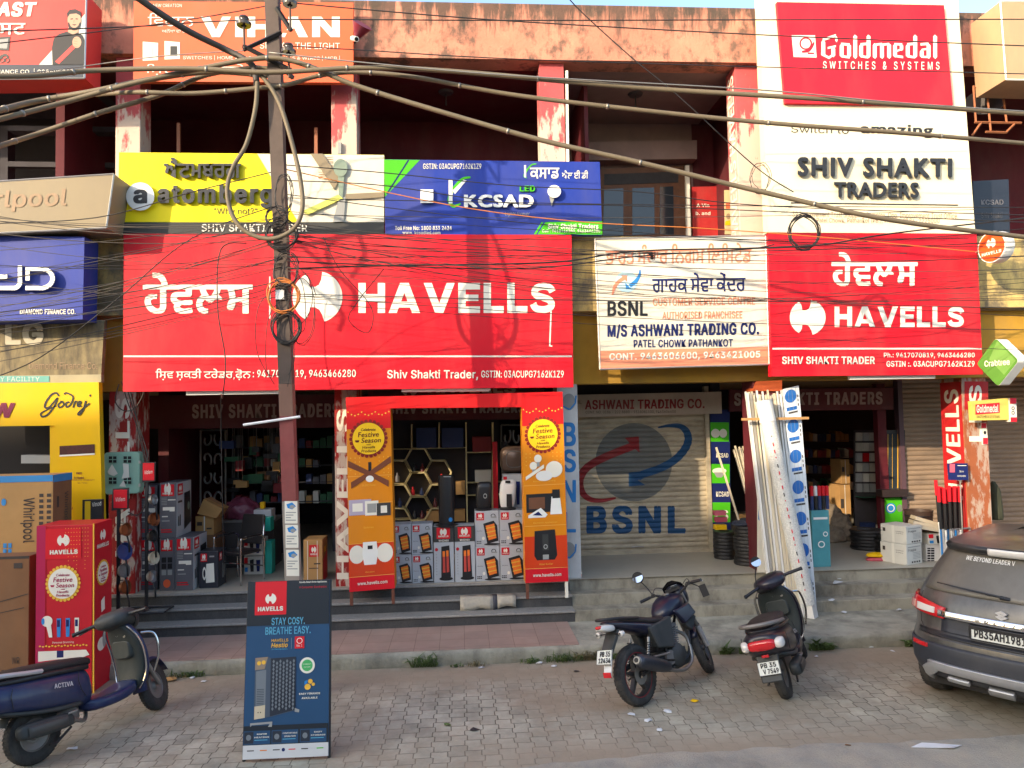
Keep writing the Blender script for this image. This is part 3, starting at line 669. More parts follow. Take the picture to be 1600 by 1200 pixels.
pr.text('WHY NOT', 497, 245, 521, 286, TANLET, rot=90); pr.build('fan_picture', q)
# blue LED sign
q = sign('shop_sign', 'blue sign reading KCSAD LED with green corner bands, above the red sign', [(600, 249), (937, 253), (941, 367), (602, 366)], D2_ - .01, .1, BLUE)
d = D2_ - .01
pr = Print(flat(d), .0012); pr.poly([(600, 249.3), (656, 250), (601, 308)], GREEN); pr.poly([(637, 250), (640, 250), (606, 303), (603, 303)], NAVY); pr.build('green_band', q); pr = Print(flat(d), .0012); pr.poly([(852, 347), (941, 345.6), (941, 366.6), (840, 366)], GREEN); pr.poly([(846, 347), (849, 347), (838, 366), (834, 366)], GREEN); pr.build('green_band', q)
pr = Print(flat(d)); pr.text('KCSAD', 725, 304, 834, 324, LETW, font='std', off=.05, lift=.04); pr.text('LED', 812, 290, 836, 299, GREEN, off=.03, lift=.02); pr.build('raised_lettering', q)
pr = Print(flat(d)); ribbon(pr, [(735, 277), (722, 280), (708, 296), (702, 312), (708, 322), (720, 318)], [3, 4, 5, 6, 5, 2], GREEN); pr.poly([(701, 281), (707, 281), (707, 318), (701, 318)], LETW); pr.poly([(707, 298), (724, 281), (729, 282), (711, 303)], LETW)
ribbon(pr, [(838, 256), (830, 258), (822, 268), (819, 275), (823, 278)], [1.5, 2, 2.5, 2.5, 1], GREEN); pr.poly([(819, 258), (822, 258), (822, 277), (819, 277)], LETW); pr.build('logo', q)
pr = Print(flat(d)); pr.text('ਕਸਾਡ', 828, 262, 874, 279, WHITE, off=.02); pr.text('ਐਲ ਈ ਡੀ', 878, 266, 919, 279, WHITE, off=.01); pr.text('GSTIN: 03ACUPG7162K1Z9', 661, 255.5, 752, 264, WHITE, off=.012)
pr.text('Toll Free No: 1800 833 2424', 617, 353, 706, 359.5, WHITE, off=.02); pr.text('www. kcsadled.com', 629, 361, 688, 366, WHITE, off=.02); pr.text('Shiv Shakti Traders', 856, 349.5, 935, 357.5, WHITE, off=.03); pr.text('Call : 9463466280, 9463466280', 847, 358.5, 938, 364, WHITE, off=.02)
pr.text('Lights forever', 789, 331, 828, 338, LGREY, slant=.25); pr.build('lettering', q)
pr = Print(flat(d)); pr.rect(657, 296, 677, 317, LETW, .04); pr.disc(866, 299, 10.5, 10, LETW, 28, .06); pr.poly([(858, 307), (867, 307), (862, 322)], LGREY, .02); pr.build('lamp_picture', q)
# telecom sign
d = 10.0
q = sign('shop_sign', 'white telecom sign reading BSNL with a salmon band of phone numbers', [(930, 373), (1197, 368), (1202, 569), (938, 577)], d, .09, WFLEX, frame=SILVER)
pr = Print(flat(d), .0012); pr.poly([(937, 548), (1201, 541.5), (1202, 569), (938, 577)], SALMON); pr.build('salmon_band', q)
pr = Print(flat(d)); pr.text('ਭਾਰਤ ਸੰਚਾਰ ਿਨਗਮ ਿਲਿਮਟੇਡ', 946, 382, 1174, 413, SALMON, off=.012, dy=-3); pr.text('ਗਾਹਕ ਸੇਵਾ ਕੇਂਦਰ', 1019, 427, 1165, 457, NAVY, off=.018, dy=-2)
pr.text('BSNL', 949, 470, 1012, 494, BLACK, off=.03); pr.text('CUSTOMER SERVICE CENTRE', 1020, 466, 1180, 478, SALMON, off=.02, dy=-2); pr.text('AUTHORISED FRANCHISEE', 1035, 487, 1160, 499, SALMON, off=.02, dy=-1.5)
pr.text('M/S ASHWANI TRADING CO.', 949, 507, 1186, 529, NAVY, off=.04, dy=-4); pr.text('PATEL CHOWK PATHANKOT', 990, 531, 1145, 543, NAVY, off=.025, dy=-1.5); pr.text('CONT. 9463606600, 9463421005', 952, 552, 1188, 565, WHITE, off=.03, dy=-4); pr.build('lettering', q)
pr = Print(flat(d)); pr.disc(979, 440, 17, 17, M('pale blue disc', lin(176, 206, 214), var=0)); ribbon(pr, [(957, 461), (960, 449), (967, 440), (976, 434)], [2, 5, 6, 6], SALMON); pr.poly([(970, 430), (980, 430), (980, 441)], SALMON); ribbon(pr, [(1000, 421), (999, 430), (993, 440), (984, 447)], [1.5, 4, 6, 6], SKYB); pr.poly([(977, 442), (978, 452), (987, 452)], SKYB); pr.build('logo', q)
# right red sign
d = D1_
q = sign('shop_sign', 'red sign reading HAVELLS below the tall white board, with a Punjabi line on top', [(1200, 364), (1526, 366), (1536, 585), (1206, 588)], d, .12, RED)
pr = Print(flat(d)); pr.text('ਹੇਵਲਸ', 1299, 394, 1434, 447, WHITE, off=.035); pr.build('lettering', q)
pr = Print(flat(d)); havells_logo(pr, 1262, 496, 28, WHITE, 28); pr.build('logo', q)
pr = Print(flat(d)); block(pr, 'HAVELLS', 1304, 479, 1506, 511, WHITE); pr.text('SHIV SHAKTI TRADER', 1222, 557, 1367, 569, WHITE, off=.03); pr.text('Ph.: 9417070819, 9463466280', 1381, 551, 1523, 560, WHITE, off=.022); pr.text('GSTIN :. 03ACUPG7162K1Z9', 1385, 564, 1523, 573, WHITE, off=.022); pr.build('lettering', q)
pr = Print(flat(d)); pr.rect(1207, 543.5, 1534, 546, WHITE); pr.build('rule_line', q)
# the tall white board
d = 9.97
q = sign('shop_sign', 'tall white board with raised black SHIV SHAKTI TRADERS and a red panel on top', [(1186, -12), (1496, -10), (1524, 365), (1200, 363)], d, .16, M('cream flex', lin(232, 220, 188), rough=.5, var=.04, dirt=.12))
d2 = d - .06
rp_ = MB().slab([(1214, 3), (1475, 8), (1489, 164), (1227, 161)], d2, .06, RED2).build('red_panel', q)
pr = Print(flat(d2)); blackletter(pr, 1283, 54, 1466, 92, WHITE); pr.text('SWITCHES & SYSTEMS', 1286, 95.5, 1468, 108, WHITE, off=.012, track=.28, dy=1); pr.build('lettering', rp_)
pr = Print(flat(d2)); pr.poly([(1237, 55), (1273.5, 55), (1276, 90), (1240, 89)], WHITE); pr.ring(1259, 68, 10, 10, 2.5, RED2); ribbon(pr, [(1253, 81), (1263, 79), (1269, 72), (1272, 66)], [3, 5, 4, 2], RED2); pr.rect(1262, 82, 1272, 84.5, RED2); pr.build('logo', rp_)
pr = Print(flat(d)); pr.text('SHIV SHAKTI', 1246, 245, 1488, 275, LETTER, font='std', off=.05, lift=.05, dy=2, track=.04); pr.text('TRADERS', 1303, 284, 1436, 308, LETTER, font='std', off=.045, lift=.05, dy=1); pr.build('raised_lettering', q)
pr = Print(flat(d)); pr.text('Switch to', 1236, 196, 1326, 207, LETTER, dy=2); pr.text('amazing', 1345, 193, 1458, 213, LETTER, font='std', off=.03, dy=3)
pr.text('39 Improvement Trust Shopping Complex, Opp. Improvement Trust Office,', 1238, 330, 1497, 341, TANLET, dy=3); pr.text('Patel Chowk, Pathankot (PB.), Ph. No.: 0186-2225000', 1276, 340, 1468, 349, TANLET, dy=1); pr.build('lettering', q)
pr = Print(flat(d)); pr.poly([(1236, 316), (1497, 319.5), (1497, 321.5), (1236, 318)], LETTER); pr.build('rule_line', q)
# orange banner at the top
d = 10.1
q = sign('shop_sign', 'orange sign reading VIHAN on the parapet at the top', [(209, 2), (552, 4), (552, 129), (208, 127)], d, .08, ORANGE, frame=None)
pr = Print(flat(d)); block(pr, 'VIH^N', 314, 26, 531, 58, WHITE, t=.3, gap=.16); pr.text('ਿਵਹਾਨ', 231, 20, 303, 41, WHITE, off=.0); pr.text('ਅਨੋਖਾ ਦਾ ਰਾਜਾ', 253, 45, 300, 51, WHITE)
pr.text('SPREAD THE LIGHT', 406, 66, 531, 76, WHITE, dy=1); pr.text('SWITCHES | HOME APPLIANCES | CABLES & WIRES | MCB |', 286, 86, 531, 94, WHITE, dy=1); pr.text('ਿਸ਼ਵ ਸ਼ਕਤੀ ਟਰੇਡਰ', 227, 100, 420, 117, WHITE); pr.text('THE NEW CREATION', 226, 6, 284, 11, WHITE); pr.build('lettering', q)
pr = Print(flat(d)); pr.poly([(223, 65), (247, 67), (247, 94), (223, 95)], WHITE); pr.rect(233.5, 75, 234.5, 86, LGREY); pr.rect(238, 75, 239, 86, LGREY); pr.poly([(257, 64), (281, 66), (281, 92), (257, 93)], WHITE); pr.rect(266, 72, 277, 87, DGREY); pr.build('switch_picture', q)
# top-left advertising box
d = 9.75
q = sign('advert_box', 'red and black lit-box advert with a man in a black shirt, top left corner', [(-60, -14), (135, -11), (132, 122), (-60, 124)], d, .42, vinyl('coral flex', (222, 66, 62)), frame=SILVER)
pr = Print(flat(d), .0012); pr.poly([(-60, 101), (132.5, 101), (132.2, 121), (-60, 122.5)], M('slate print', lin(46, 54, 68), var=.03)); pr.poly([(132.5, 22), (132.5, 101), (61, 101)], WHITE); pr.build('panel', q)
pr = Print(flat(d)); pr.text('FAST', -22, 3, 58, 26, WHITE, off=.05, slant=.2); pr.text('ਫਾਸਟ', -30, 36, 40, 54, WHITE, off=.02); pr.text('DIAMOND FINANCE CO. | 0284052048', -68, 107, 122, 117, WHITE, off=.012); pr.build('lettering', q)
pr = Print(flat(d)); pr.poly([(-20, 59), (16, 57), (14, 79), (-20, 78)], BLACK); pr.poly([(-4, 62), (13, 60), (11, 76), (-4, 75)], LGREY); ribbon(pr, [(-4, 95), (2, 88), (9, 86), (13, 90)], [3, 4, 4, 3], BLACK); pr.ring(3, 94, 4, 4, 1.5, BLACK); pr.ring(11, 94, 4, 4, 1.5, BLACK); pr.build('goods_picture', q)
SKIN = M('printed skin', lin(186, 146, 120), var=.04); SHIRT = M('printed black shirt', lin(34, 34, 38), var=.1)
pr = Print(flat(d), .007); pr.poly([(82, 101), (81, 74), (84, 60), (92, 53), (105, 49), (120, 50), (129, 55), (132.5, 64), (132.5, 101)], SHIRT); pr.poly([(107, 40), (121, 40), (123, 50), (114, 54), (106, 50)], SKIN)
pr.disc(116, 31, 10.5, 14.5, SKIN); pr.poly([(105, 28), (104.5, 20), (109, 15), (118, 14), (126, 18), (127, 28), (125, 24), (119, 21), (109, 22)], SHIRT); ribbon(pr, [(107, 35), (109, 42), (115, 45.5), (122, 43), (125.5, 35)], [1.5, 4, 4, 4, 1.5], SHIRT)
pr.poly([(110, 29), (114, 28.5), (114, 30.3), (110, 30.5)], SHIRT); pr.poly([(118, 28.5), (122, 29), (122, 30.5), (118, 30.3)], SHIRT); pr.poly([(112, 38), (120, 38), (116, 40)], SHIRT); pr.line([(116, 31), (115, 35.5)], 1, TANLET)
pr.poly([(86, 96), (113, 70), (118, 74), (92, 100)], M('printed red sleeve', lin(206, 62, 60), var=.05)); pr.disc(120, 66, 7, 9, SKIN); [pr.line([(115, 60 + 4 * k), (121, 61 + 4 * k)], .8, TANLET) for k in range(4)]; pr.build('man_picture', q)
# grey-brown box sign on the left
def boxsign(name, label, front, d, back_dx, t, mat, **k):
    return sign(name, label, front, d, t, mat, **k)
q = sign('shop_sign', 'taupe box sign with faded lettering, upper left above the blue sign', [(-60, 287), (178, 272), (166, 356), (-60, 367)], 9.5, .5, TAN, frame=SILVER)
pr = Print(flat(9.5)); pr.text('Whirlpool', -85, 300, 104, 334, TANLET, off=.02, slant=.1, dy=-6); pr.build('lettering', q)
d = 9.62
q = sign('shop_sign', 'blue box sign with large silver letters and DIAMOND FINANCE CO.', [(-60, 368), (132, 370), (129, 499), (-60, 502)], d, .36, BLUE)
pr = Print(flat(d))
for pts in ([(0, 415), (33, 415), (33, 420)], ):
    pass
def strokes(pr, paths, w, m, lift):
    for p in paths:
        for a, b in zip(p, p[1:]):
            L = math.hypot(b[0] - a[0], b[1] - a[1]); ux, uy = (b[0] - a[0]) / L * w / 2, (b[1] - a[1]) / L * w / 2; nx, ny = -uy, ux
            pr.poly([(a[0] - ux + nx, a[1] - uy + ny), (b[0] + ux + nx, b[1] + uy + ny), (b[0] + ux - nx, b[1] + uy - ny), (a[0] - ux - nx, a[1] - uy - ny)], m, lift)
arcp = lambda cx, cy, rx, ry, a0, a1, n=12: [(cx + rx * math.cos(rad(a0 + (a1 - a0) * k / n)), cy + ry * math.sin(rad(a0 + (a1 - a0) * k / n))) for k in range(n + 1)]
strokes(pr, [[(-22, 420), (-22, 432), (8, 432)], [(31, 418), (31, 442)] , arcp(21, 440, 10, 10, 0, 90, 6)[:], [(21, 450), (-14, 450)], [(43, 435), (43, 420), (66, 420)], arcp(64, 435, 18, 15, -90, 90, 14), [(66, 450), (43, 450)]], 6.5, LETW, .07)
pr.build('raised_lettering', q)
pr = Print(flat(d)); pr.text('DIAMOND FINANCE CO.', 31, 483, 118, 491, WHITE, off=.03); pr.build('lettering', q)
# weathered grey sign
d = 9.98
q = sign('shop_sign', 'weathered bare board with faded letters, between the blue sign and yellow front', [(-60, 497), (163, 500), (158, 585), (-60, 588)], d, .08, M('weathered and shaded flex', lin(136, 122, 90), rough=.85, var=.3, vs=7, dirt=.9, dcol=(.07, .06, .05), ds=5, streak=.2, dlo=.42, dhi=.6))  # dark streaks hold grime plus the shadow put into the colour
pr = Print(flat(d)); pr.text('LG', 8, 503, 68, 539, M('pale faded letters', lin(196, 186, 160), var=.15, dirt=.4), off=.05); pr.text('Diamond Finance Co.', 45, 566, 152, 577, TANLET); pr.build('lettering', q)
MB().slab([(-60, 588), (158, 585), (158, 597), (-60, 600)], d - .02, .08, M('greyed edge', lin(160, 150, 118), dirt=.5)).build('lower_rail', q)
pr = Print(flat(d - .02)); pr.rect(-60, 587.5, 77, 597, M('turquoise strip', lin(96, 160, 150))); pr.text('EASY FACILITY', -20, 588.5, 62, 596, M('faded grey', lin(170, 190, 180)), off=.02); pr.build('lettering', q)
# yellow shop front
d = 9.9
q = thing('appliance_shop', 'yellow shop front with Godrej lettering around a dark opening', 'shop front', (P(60, 700, d).x, d, ZP))
MB().slab([(-80, 600), (154, 597), (160, 812), (118, 812), (85, 665), (-80, 667)], d, .1, GOLD).build('panel', q)
MB().slab([(78, 660), (120, 660), (120, 930), (78, 930)], d + .03, .1, GOLD).build('side_panel', q)
pr = Print(flat(d)); pr.text('NOW', -70, 629, 24, 653, MAROONP, off=.05, slant=.12)
ribbon(pr, [(92, 619), (88, 614), (80, 617), (72, 628), (70, 636), (76, 637), (84, 628), (90, 622), (84, 636), (74, 648), (66, 651), (64, 646), (74, 640), (88, 634)], [2.5, 3, 3, 3.2, 3.4, 3, 2.4, 2.4, 3, 3, 3, 2.6, 2, 1.6], BLACK)
for pth in ([(96, 628), (91, 632), (93, 637), (99, 633), (98, 628), (94, 627)], [(108, 628), (103, 630), (104, 636), (110, 632), (114, 620), (104, 614), (100, 616)], [(114, 637), (117, 628), (120, 627)], [(121, 633), (126, 630), (125, 627), (121, 630), (122, 635), (127, 634)], [(134, 626), (130, 640), (124, 648), (122, 646), (130, 638), (140, 630)]): ribbon(pr, pth, [2.6] * len(pth), BLACK)
pr.disc(141, 618, 1.6, 2, BLACK, 10); pr.build('lettering', q)
pr = Print(flat(d)); pr.poly([(93, 697), (148, 694), (148, 708), (93, 711)], M('cooker print', lin(70, 26, 22), var=.4, vs=20)); pr.poly([(93, 711), (148, 708), (148, 710.5), (93, 713.5)], WHITE)
pr.text('FREE\n5 TEARS', 116, 738, 131, 748, MAROONP, off=.02); pr.text('DOMESTIC WARRANTY\nRS. 7990/-', 112, 749, 148, 756, MAROONP); pr.build('print', q)
pr = Print(flat(d + .03)); pr.text('FIXED\nTIME', 104, 783, 118, 796, MAROONP); pr.text('900', 116, 795, 127, 801, MAROONP, off=.04); pr.build('print', q)
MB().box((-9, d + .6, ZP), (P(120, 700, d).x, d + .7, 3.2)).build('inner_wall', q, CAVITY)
MB().box((-9, d + .12, 1.9), (P(60, 700, d).x, d + .5, 1.93)).build('shelf', q, GREYDARK)
t_ = thing('stored_carton', 'pale carton on the shelf inside the yellow shop front', 'carton', (P(62, 720, d + .3).x, d + .3, 1.93))
MB().slab([(33, 711), (84, 712), (84, 724), (33, 724)], d + .2, .2, LGREY).build('box', t_)
# small projecting signs on the right
def lozenge_box(q, front, d, depth, m, side):
    """box lying edge-on to the wall: front outline given, back outline shifted deeper"""
    MB().slab(front, d, depth, m).build('board', q)
c = P(1552, 386, 9.6)
q = thing('round_sign', 'round orange projecting sign with a white logo, beside the right red sign', 'sign', tuple(c))
ax = Vector((.80, .60, 0)).normalized(); up = Vector((0, 0, 1)); sd = Vector((-.60, .80, 0))
# its face looks half left, towards the street
fx = Vector((.2, -.98, 0)).normalized(); fn = Vector((-.98, -.2, 0)).normalized(); R_ = .215
mk = lambda a, r, h: c + (fx * math.cos(a) + up * math.sin(a)) * r + fn * h
mb = MB(); n = 40
mb.loft([[mk(2 * math.pi * k / n, r, h) for k in range(n)] for r, h in ((.02, -.13), (R_, -.13), (R_ + .004, -.12), (R_ + .004, .02), (R_, .03), (.02, .03))], LETW); mb.build('case', q, smooth=True, angle=40)
rmap = lambda u, v, off=0: c + fx * u - up * v + fn * (.031 + off)
OR2 = vinyl('sign orange', (228, 84, 30)); pr = Print(rmap); pr.disc(0, 0, .2, .2, OR2, 40); havells_logo(pr, 0, -.05, .07, WHITE); pr.text('HAVELLS', -.15, .06, .15, .105, WHITE, off=.04); pr.build('face', q)
MB().tube([c - fn * .05 - fx * .2, c - fn * .05 - fx * .65], .015, SILVER).build('bracket', q)
c = P(1562, 566, 9.6)
q = thing('diamond_sign', 'green diamond-shaped projecting sign with white lettering, right edge', 'sign', tuple(c))
fx = Vector((.16, -.98, 0)).normalized(); fn = Vector((-.98, -.16, 0)).normalized()
GR2 = vinyl('leaf green flex', (84, 138, 50))
def rr(s, r, n=6):
    pts = []
    for cx, cy, a in ((s, 0, -45), (0, s, 45), (-s, 0, 135), (0, -s, 225)):
        k = s - r * 1.41
        ox, oy = (cx / s * k, cy / s * k)
        pts += [(ox + r * math.cos(rad(a + 90 * i / n)), oy + r * math.sin(rad(a + 90 * i / n))) for i in range(n + 1)]
    return pts
mb = MB(); ol = rr(.335, .05); mb.hexa([c + fx * x + up * y + fn * .04 for x, y in ol], [c + fx * x + up * y - fn * .12 for x, y in ol], LETW); mb.build('case', q)
pr = Print(lambda u, v, off=0: c + fx * u - up * v + fn * (.041 + off)); pr.poly([(x, y) for x, y in rr(.332, .05)], GR2); pr.poly([(.02, -.29), (.29, 0), (.1, .18), (-.12, -.05)], vinyl('pale green flex', (112, 160, 76))); pr.text('Crabtree', -.2, -.035, .2, .05, WHITE, off=.02); pr.build('face', q)
MB().tube([c - fn * .05 - fx * .3, c - fn * .05 - fx * .8], .015, SILVER).build('bracket', q)
# small yellow sign bolted to the right-hand pillar
d = 10.15
q = thing('bracket_sign', 'small yellow sign with red centre on the right-hand pillar', 'sign', tuple(P(1520, 640, d)))
MB().slab([(1518, 627), (1575, 622), (1577, 656), (1520, 657)], d, .08, vinyl('mustard board', (214, 190, 92), dirt=.3)).build('board', q)
pr = Print(flat(d)); pr.poly([(1524, 632), (1562, 629), (1562, 645), (1524, 648)], RED2); pr.text('Goldmedal', 1526, 633, 1560, 645, WHITE, off=.02, dy=-1); pr.text('SWITCHES & SYSTEMS', 1526, 649, 1562, 653, BLACK); pr.build('lettering', q)
pr2 = MB().slab([(1578, 622), (1588, 622), (1589, 659), (1579, 659)], d - .03, .1, WHITE).build('end_tag', q); pr = Print(flat(d - .03)); pr.rect(1578, 622, 1588, 631, RED2); pr.rect(1579, 652, 1589, 659, RED2); pr.ring(1583, 638, 2.5, 3, 1, BLACK, 16); pr.ring(1583, 645, 2.5, 3, 1, BLACK, 16); pr.build('lettering', q)
q = sign('wall_sticker', 'red and white sticker under the small yellow sign on the pillar', [(1533, 661), (1541, 660), (1544, 694), (1535, 695)], DF - .016, .012, WHITE)
pr = Print(flat(DF - .016)); pr.rect(1533.3, 661, 1541, 669, RED2); pr.rect(1536, 684, 1543.5, 694, RED2); pr.disc(1539, 676, 2, 3, BLACK, 10); pr.build('lettering', q)
# beige box at the top right
d = 9.6
q = sign('advert_box', 'plain beige lit-box sign with white sides, top right corner', [(1563, 2), (1680, 2), (1680, 127), (1572, 124)], d, .6, vinyl('beige flex', (184, 150, 116), dirt=.4, ds=1.5), frame=LETW)
# dark upstairs panel and red panel, poster
q = sign('shop_sign', 'dark glassy panel with faint KCSAD lettering, upstairs on the far right', [(1520, 283), (1576, 280), (1578, 366), (1523, 362)], 10.7, .05, M('dark panel', (.02, .025, .04), rough=.25, var=.1))
pr = Print(flat(10.7)); pr.text('KCSAD', 1533, 312, 1568, 320, M('dim lettering', (.16, .16, .18), var=0), off=.02); pr.text('Shiv Shakti', 1533, 332, 1566, 341, M('dim line', (.1, .1, .11), var=0)); pr.build('lettering', q)
q = sign('wall_panel', 'bright red panel with white marks beside the upstairs door', [(1081, 292), (1120, 291), (1122, 372), (1083, 372)], DU - .1, .08, REDPAINT)
pr = Print(flat(DU - .1)); pr.text('A Vin\nb. and', 1087, 318, 1110, 336, WHITE, off=.02); pr.build('lettering', q)
q = sign('wall_poster', 'faded yellow poster with two figures, upstairs beside the red panel', [(1132, 297), (1156, 297), (1157, 366), (1133, 366)], 11.3, .02, vinyl('poster paper', (206, 186, 140), dirt=.3))
pr = Print(flat(11.3)); pr.rect(1134, 316, 1153, 326, ORANGE); pr.disc(1138, 338, 3.5, 4.5, TANLET, 16); pr.disc(1149, 340, 3.5, 4.5, TANLET, 16); pr.poly([(1133, 346), (1143, 343), (1146, 352), (1133, 352)], GOLD); pr.poly([(1145, 347), (1154, 345), (1156, 353), (1144, 353)], GOLD); pr.build('print', q)
# fascia boards inside the verandah
FAS = M('dark red fascia', lin(84, 14, 22), rough=.6, var=.1, dirt=.2); FLET = M('greyish letters', lin(160, 140, 132), rough=.6, var=.1)
d = DB - .12
for lab, quad, t in [('dark red fascia reading SHIV SHAKTI TRADERS left of the pole', [(213, 618), (560, 616), (560, 668), (213, 670)], (300, 632, 530, 654)),
                     ('dark red fascia reading SHIV SHAKTI TRADERS behind the festive archway', [(575, 610), (850, 608), (850, 655), (575, 657)], (606, 632, 820, 647)),
                     ('dark red fascia reading SHIV SHAKTI TRADERS over the right-hand shop', [(1140, 609), (1396, 606), (1396, 640), (1140, 643)], (1147, 614, 1379, 634))]:
    q = sign('fascia_board', lab, quad, d, .06, FAS); pr = Print(flat(d)); pr.text('SHIV SHAKTI TRADERS', *t, FLET, off=.045, dy=-2, track=.05); pr.build('lettering', q)
q = sign('shop_sign', 'dim red sign edge reading HAVELLS above the archway', [(615, 597), (812, 596), (812, 618), (615, 620)], 10.7, .05, FAS)
pr = Print(flat(10.7)); havells_logo(pr, 640, 607, 13, FLET, 13); pr.text('HAVELLS', 668, 599, 806, 614, FLET, off=.045); pr.build('lettering', q)
q = sign('shop_banner', 'white cloth banner reading ASHWANI TRADING CO. over the closed shutter', [(896, 617), (1127, 612), (1128, 646), (896, 652)], DB - .16, .03, M('greyish banner cloth', lin(184, 170, 154), rough=.8, var=.1, dirt=.3))
pr = Print(flat(DB - .16)); pr.text('ASHWANI TRADING CO.', 914, 625, 1101, 640, PAINTR, off=.03, dy=-2); pr.text('BSNL.', 897, 625, 909, 631, BLACK); pr.text('CONT. NO. 0186 - 222.8880 - 9318081100, 9463606600', 915, 642, 1056, 647, BLACK, dy=-1); pr.build('lettering', q)
# tube lights under the signs
TUBE = M('unlit white tube', (.82, .82, .80), rough=.25, var=0)
for lab, a, b in [('white tube light under the wide red sign, left of the pole', (294, 616), (437, 613)), ('white tube light over the archway opening', (630, 611), (764, 610)), ('white tube light under the right red sign', (1329, 592), (1458, 590))]:
    A, Bp = P(*a, 10.02), P(*b, 10.02); q = thing('tube_light', lab, 'light', tuple((A + Bp) / 2)); MB().tube([A, Bp], .016, TUBE, 10).build('tube', q, smooth=True, angle=50)
    mb = MB(); mb.box((A.x - .02, 10.0, A.z - .012), (Bp.x + .02, 10.06, A.z + .04), LETW); mb.build('batten', q)

RUST = M('rusty angle iron', lin(150, 92, 60), rough=.8, var=.25, vs=12)
q = thing('dish_bracket', 'rusty angle-iron bracket with a small grey dish, upper right beside the white board', 'bracket', tuple(P(1545, 190, 10.2))); mb = MB(); d = 10.2
for a, b in (((1521, 134), (1525, 192)), ((1566, 138), (1573, 192)), ((1521, 137), (1567, 140)), ((1523, 191), (1596, 192)), ((1543, 150), (1548, 204)), ((1533, 192), (1519, 212)), ((1585, 194), (1572, 207)), ((1540, 206), (1573, 207))): mb.tube([P(*a, d), P(*b, d)], .018, RUST, 4)
mb.build('frame', q); c = P(1538, 160, d + .25); fn = Vector((-.35, -.75, .45)).normalized(); u = fn.cross(Vector((0, 0, 1))).normalized(); v = fn.cross(u)
MB().loft([[c + fn * h + (u * math.cos(2 * math.pi * k / 28) + v * math.sin(2 * math.pi * k / 28)) * r for k in range(28)] for h, r in ((-.08, .02), (-.06, .14), (.0, .26), (.01, .26), (-.05, .13), (-.07, .02))], M('dull dish', (.12, .11, .11), rough=.6)).build('dish', q, smooth=True, angle=50)
d = 9.9; q = thing('horn_speaker', 'small maroon horn speaker on the parapet by the orange sign', 'speaker', tuple(P(562, 40, d))); a, b = P(557, 60, d), P(566, 38, d - .1); MB().tube([a, b], [.03, .14], M('maroon horn', lin(120, 40, 60), rough=.4), 16).build('horn', q, smooth=True, angle=60); MB().tube([a, P(554, 66, 10.3)], .02, IRONB := M('dark mount', (.03, .03, .03)), 8).build('mount', q)
q = thing('security_camera', 'small white camera under the horn speaker', 'camera', tuple(P(556, 61, d))); MB().tube([P(551, 60, 9.95), P(557, 61, 9.7)], .035, LETW, 12).build('housing', q, smooth=True, angle=50); MB().tube([P(557, 61, 9.699), P(557.2, 61.1, 9.695)], .026, BLACK, 12).build('lens', q)
for lab, px, py in (('dull fan hook plate on the maroon ceiling', 697, 158), ('dull fan hook plate on the mauve ceiling', 993, 157)):
    c = P(px, py, 11.4); c.z = ZR - .002; q = thing('ceiling_hook', lab, 'hook', tuple(c)); mb = MB(); mb.lathe([(0, 0), (0, .12), (-.03, .1), (-.035, 0)], c, 'Z', 20, M('dull hook plate', (.06, .05, .05))); mb.build('plate', q); mb = MB(); mb.tube([c, c + Vector((0, 0, -.22))], .012, IRONB, 6); mb.build('rod', q)
# ------------------------------------------------------------------ the pole and everything strung on it
DP = 8.07
POLE = M('weathered pole steel', lin(88, 74, 66), rough=.7, var=.2, vs=6, dirt=.4, dcol=(.05, .045, .04)); CABLE = M('grey cable sheath', lin(112, 100, 80), rough=.6, var=.15, vs=3); CABLED = M('dark cable sheath', lin(74, 68, 62), rough=.6, var=.15)
WIRE = M('black wire', (.02, .018, .018), rough=.5, var=0); COPPER = M('orange cord', lin(196, 116, 52), rough=.5, var=.1); STEELW = M('bare stay wire', (.28, .26, .23), rough=.45, metal=.6, var=0); PORC = M('dark porcelain', (.05, .035, .03), rough=.2, var=0, coat=.4)
base = P(472, 1090, DP); base.z = 0
q = thing('utility_pole', 'square steel utility pole hung with wires, in front of the wide red sign', 'pole', tuple(base))
def pole_seg(pts, m, w, name):
    rings = []
    for px, py in pts:
        c = P(px, py, DP); rings.append([c + Vector((sx * w, sy * w, 0)) for sx, sy in ((-1, -1), (1, -1), (1, 1), (-1, 1))])
    return MB().loft(rings, m).build(name, q)
pole_seg([(424, -40), (430, 100), (435, 250), (443, 460), (448, 600)], POLE, .07, 'shaft')
pole_seg([(448, 600.3), (449.5, 650)], M('brown pole paint', lin(120, 88, 74), var=.15), .0715, 'painted_band')
pole_seg([(449.5, 650.3), (454, 782)], M('dusty red pole paint', lin(134, 66, 64), rough=.7, var=.2, dirt=.3), .072, 'painted_band')
b2 = P(457, 905, DP); pole_seg([(454, 782.3), (458, 900), (472, 1089)], M('lower pole paint', lin(150, 140, 130), var=.2, dirt=.4), .0722, 'lower_shaft')
pr = Print(flat(DP - .073))
for k, (y0, y1) in enumerate([(783, 818), (820, 856), (859, 900)]):
    x = 454.5 + k * 1.2; pr.poly([(x - 10, y0), (x + 10, y0), (x + 10.6, y1), (x - 9.4, y1)], WHITE)
    pr.poly([(x - 7, y0 + 5), (x + 2, y0 + 2), (x + 8, y0 + 8), (x + 2, y0 + 13), (x - 5, y0 + 11)], SKYB); pr.disc(x + 2, y0 + 9, 4, 3, LGREY, 12)
    for j in range(4): pr.rect(x - 8, y0 + 17 + 4 * j, x + 8 - (j % 3) * 4, y0 + 18.6 + 4 * j, LGREY)
pr.build('sticker', q)
mb = MB()
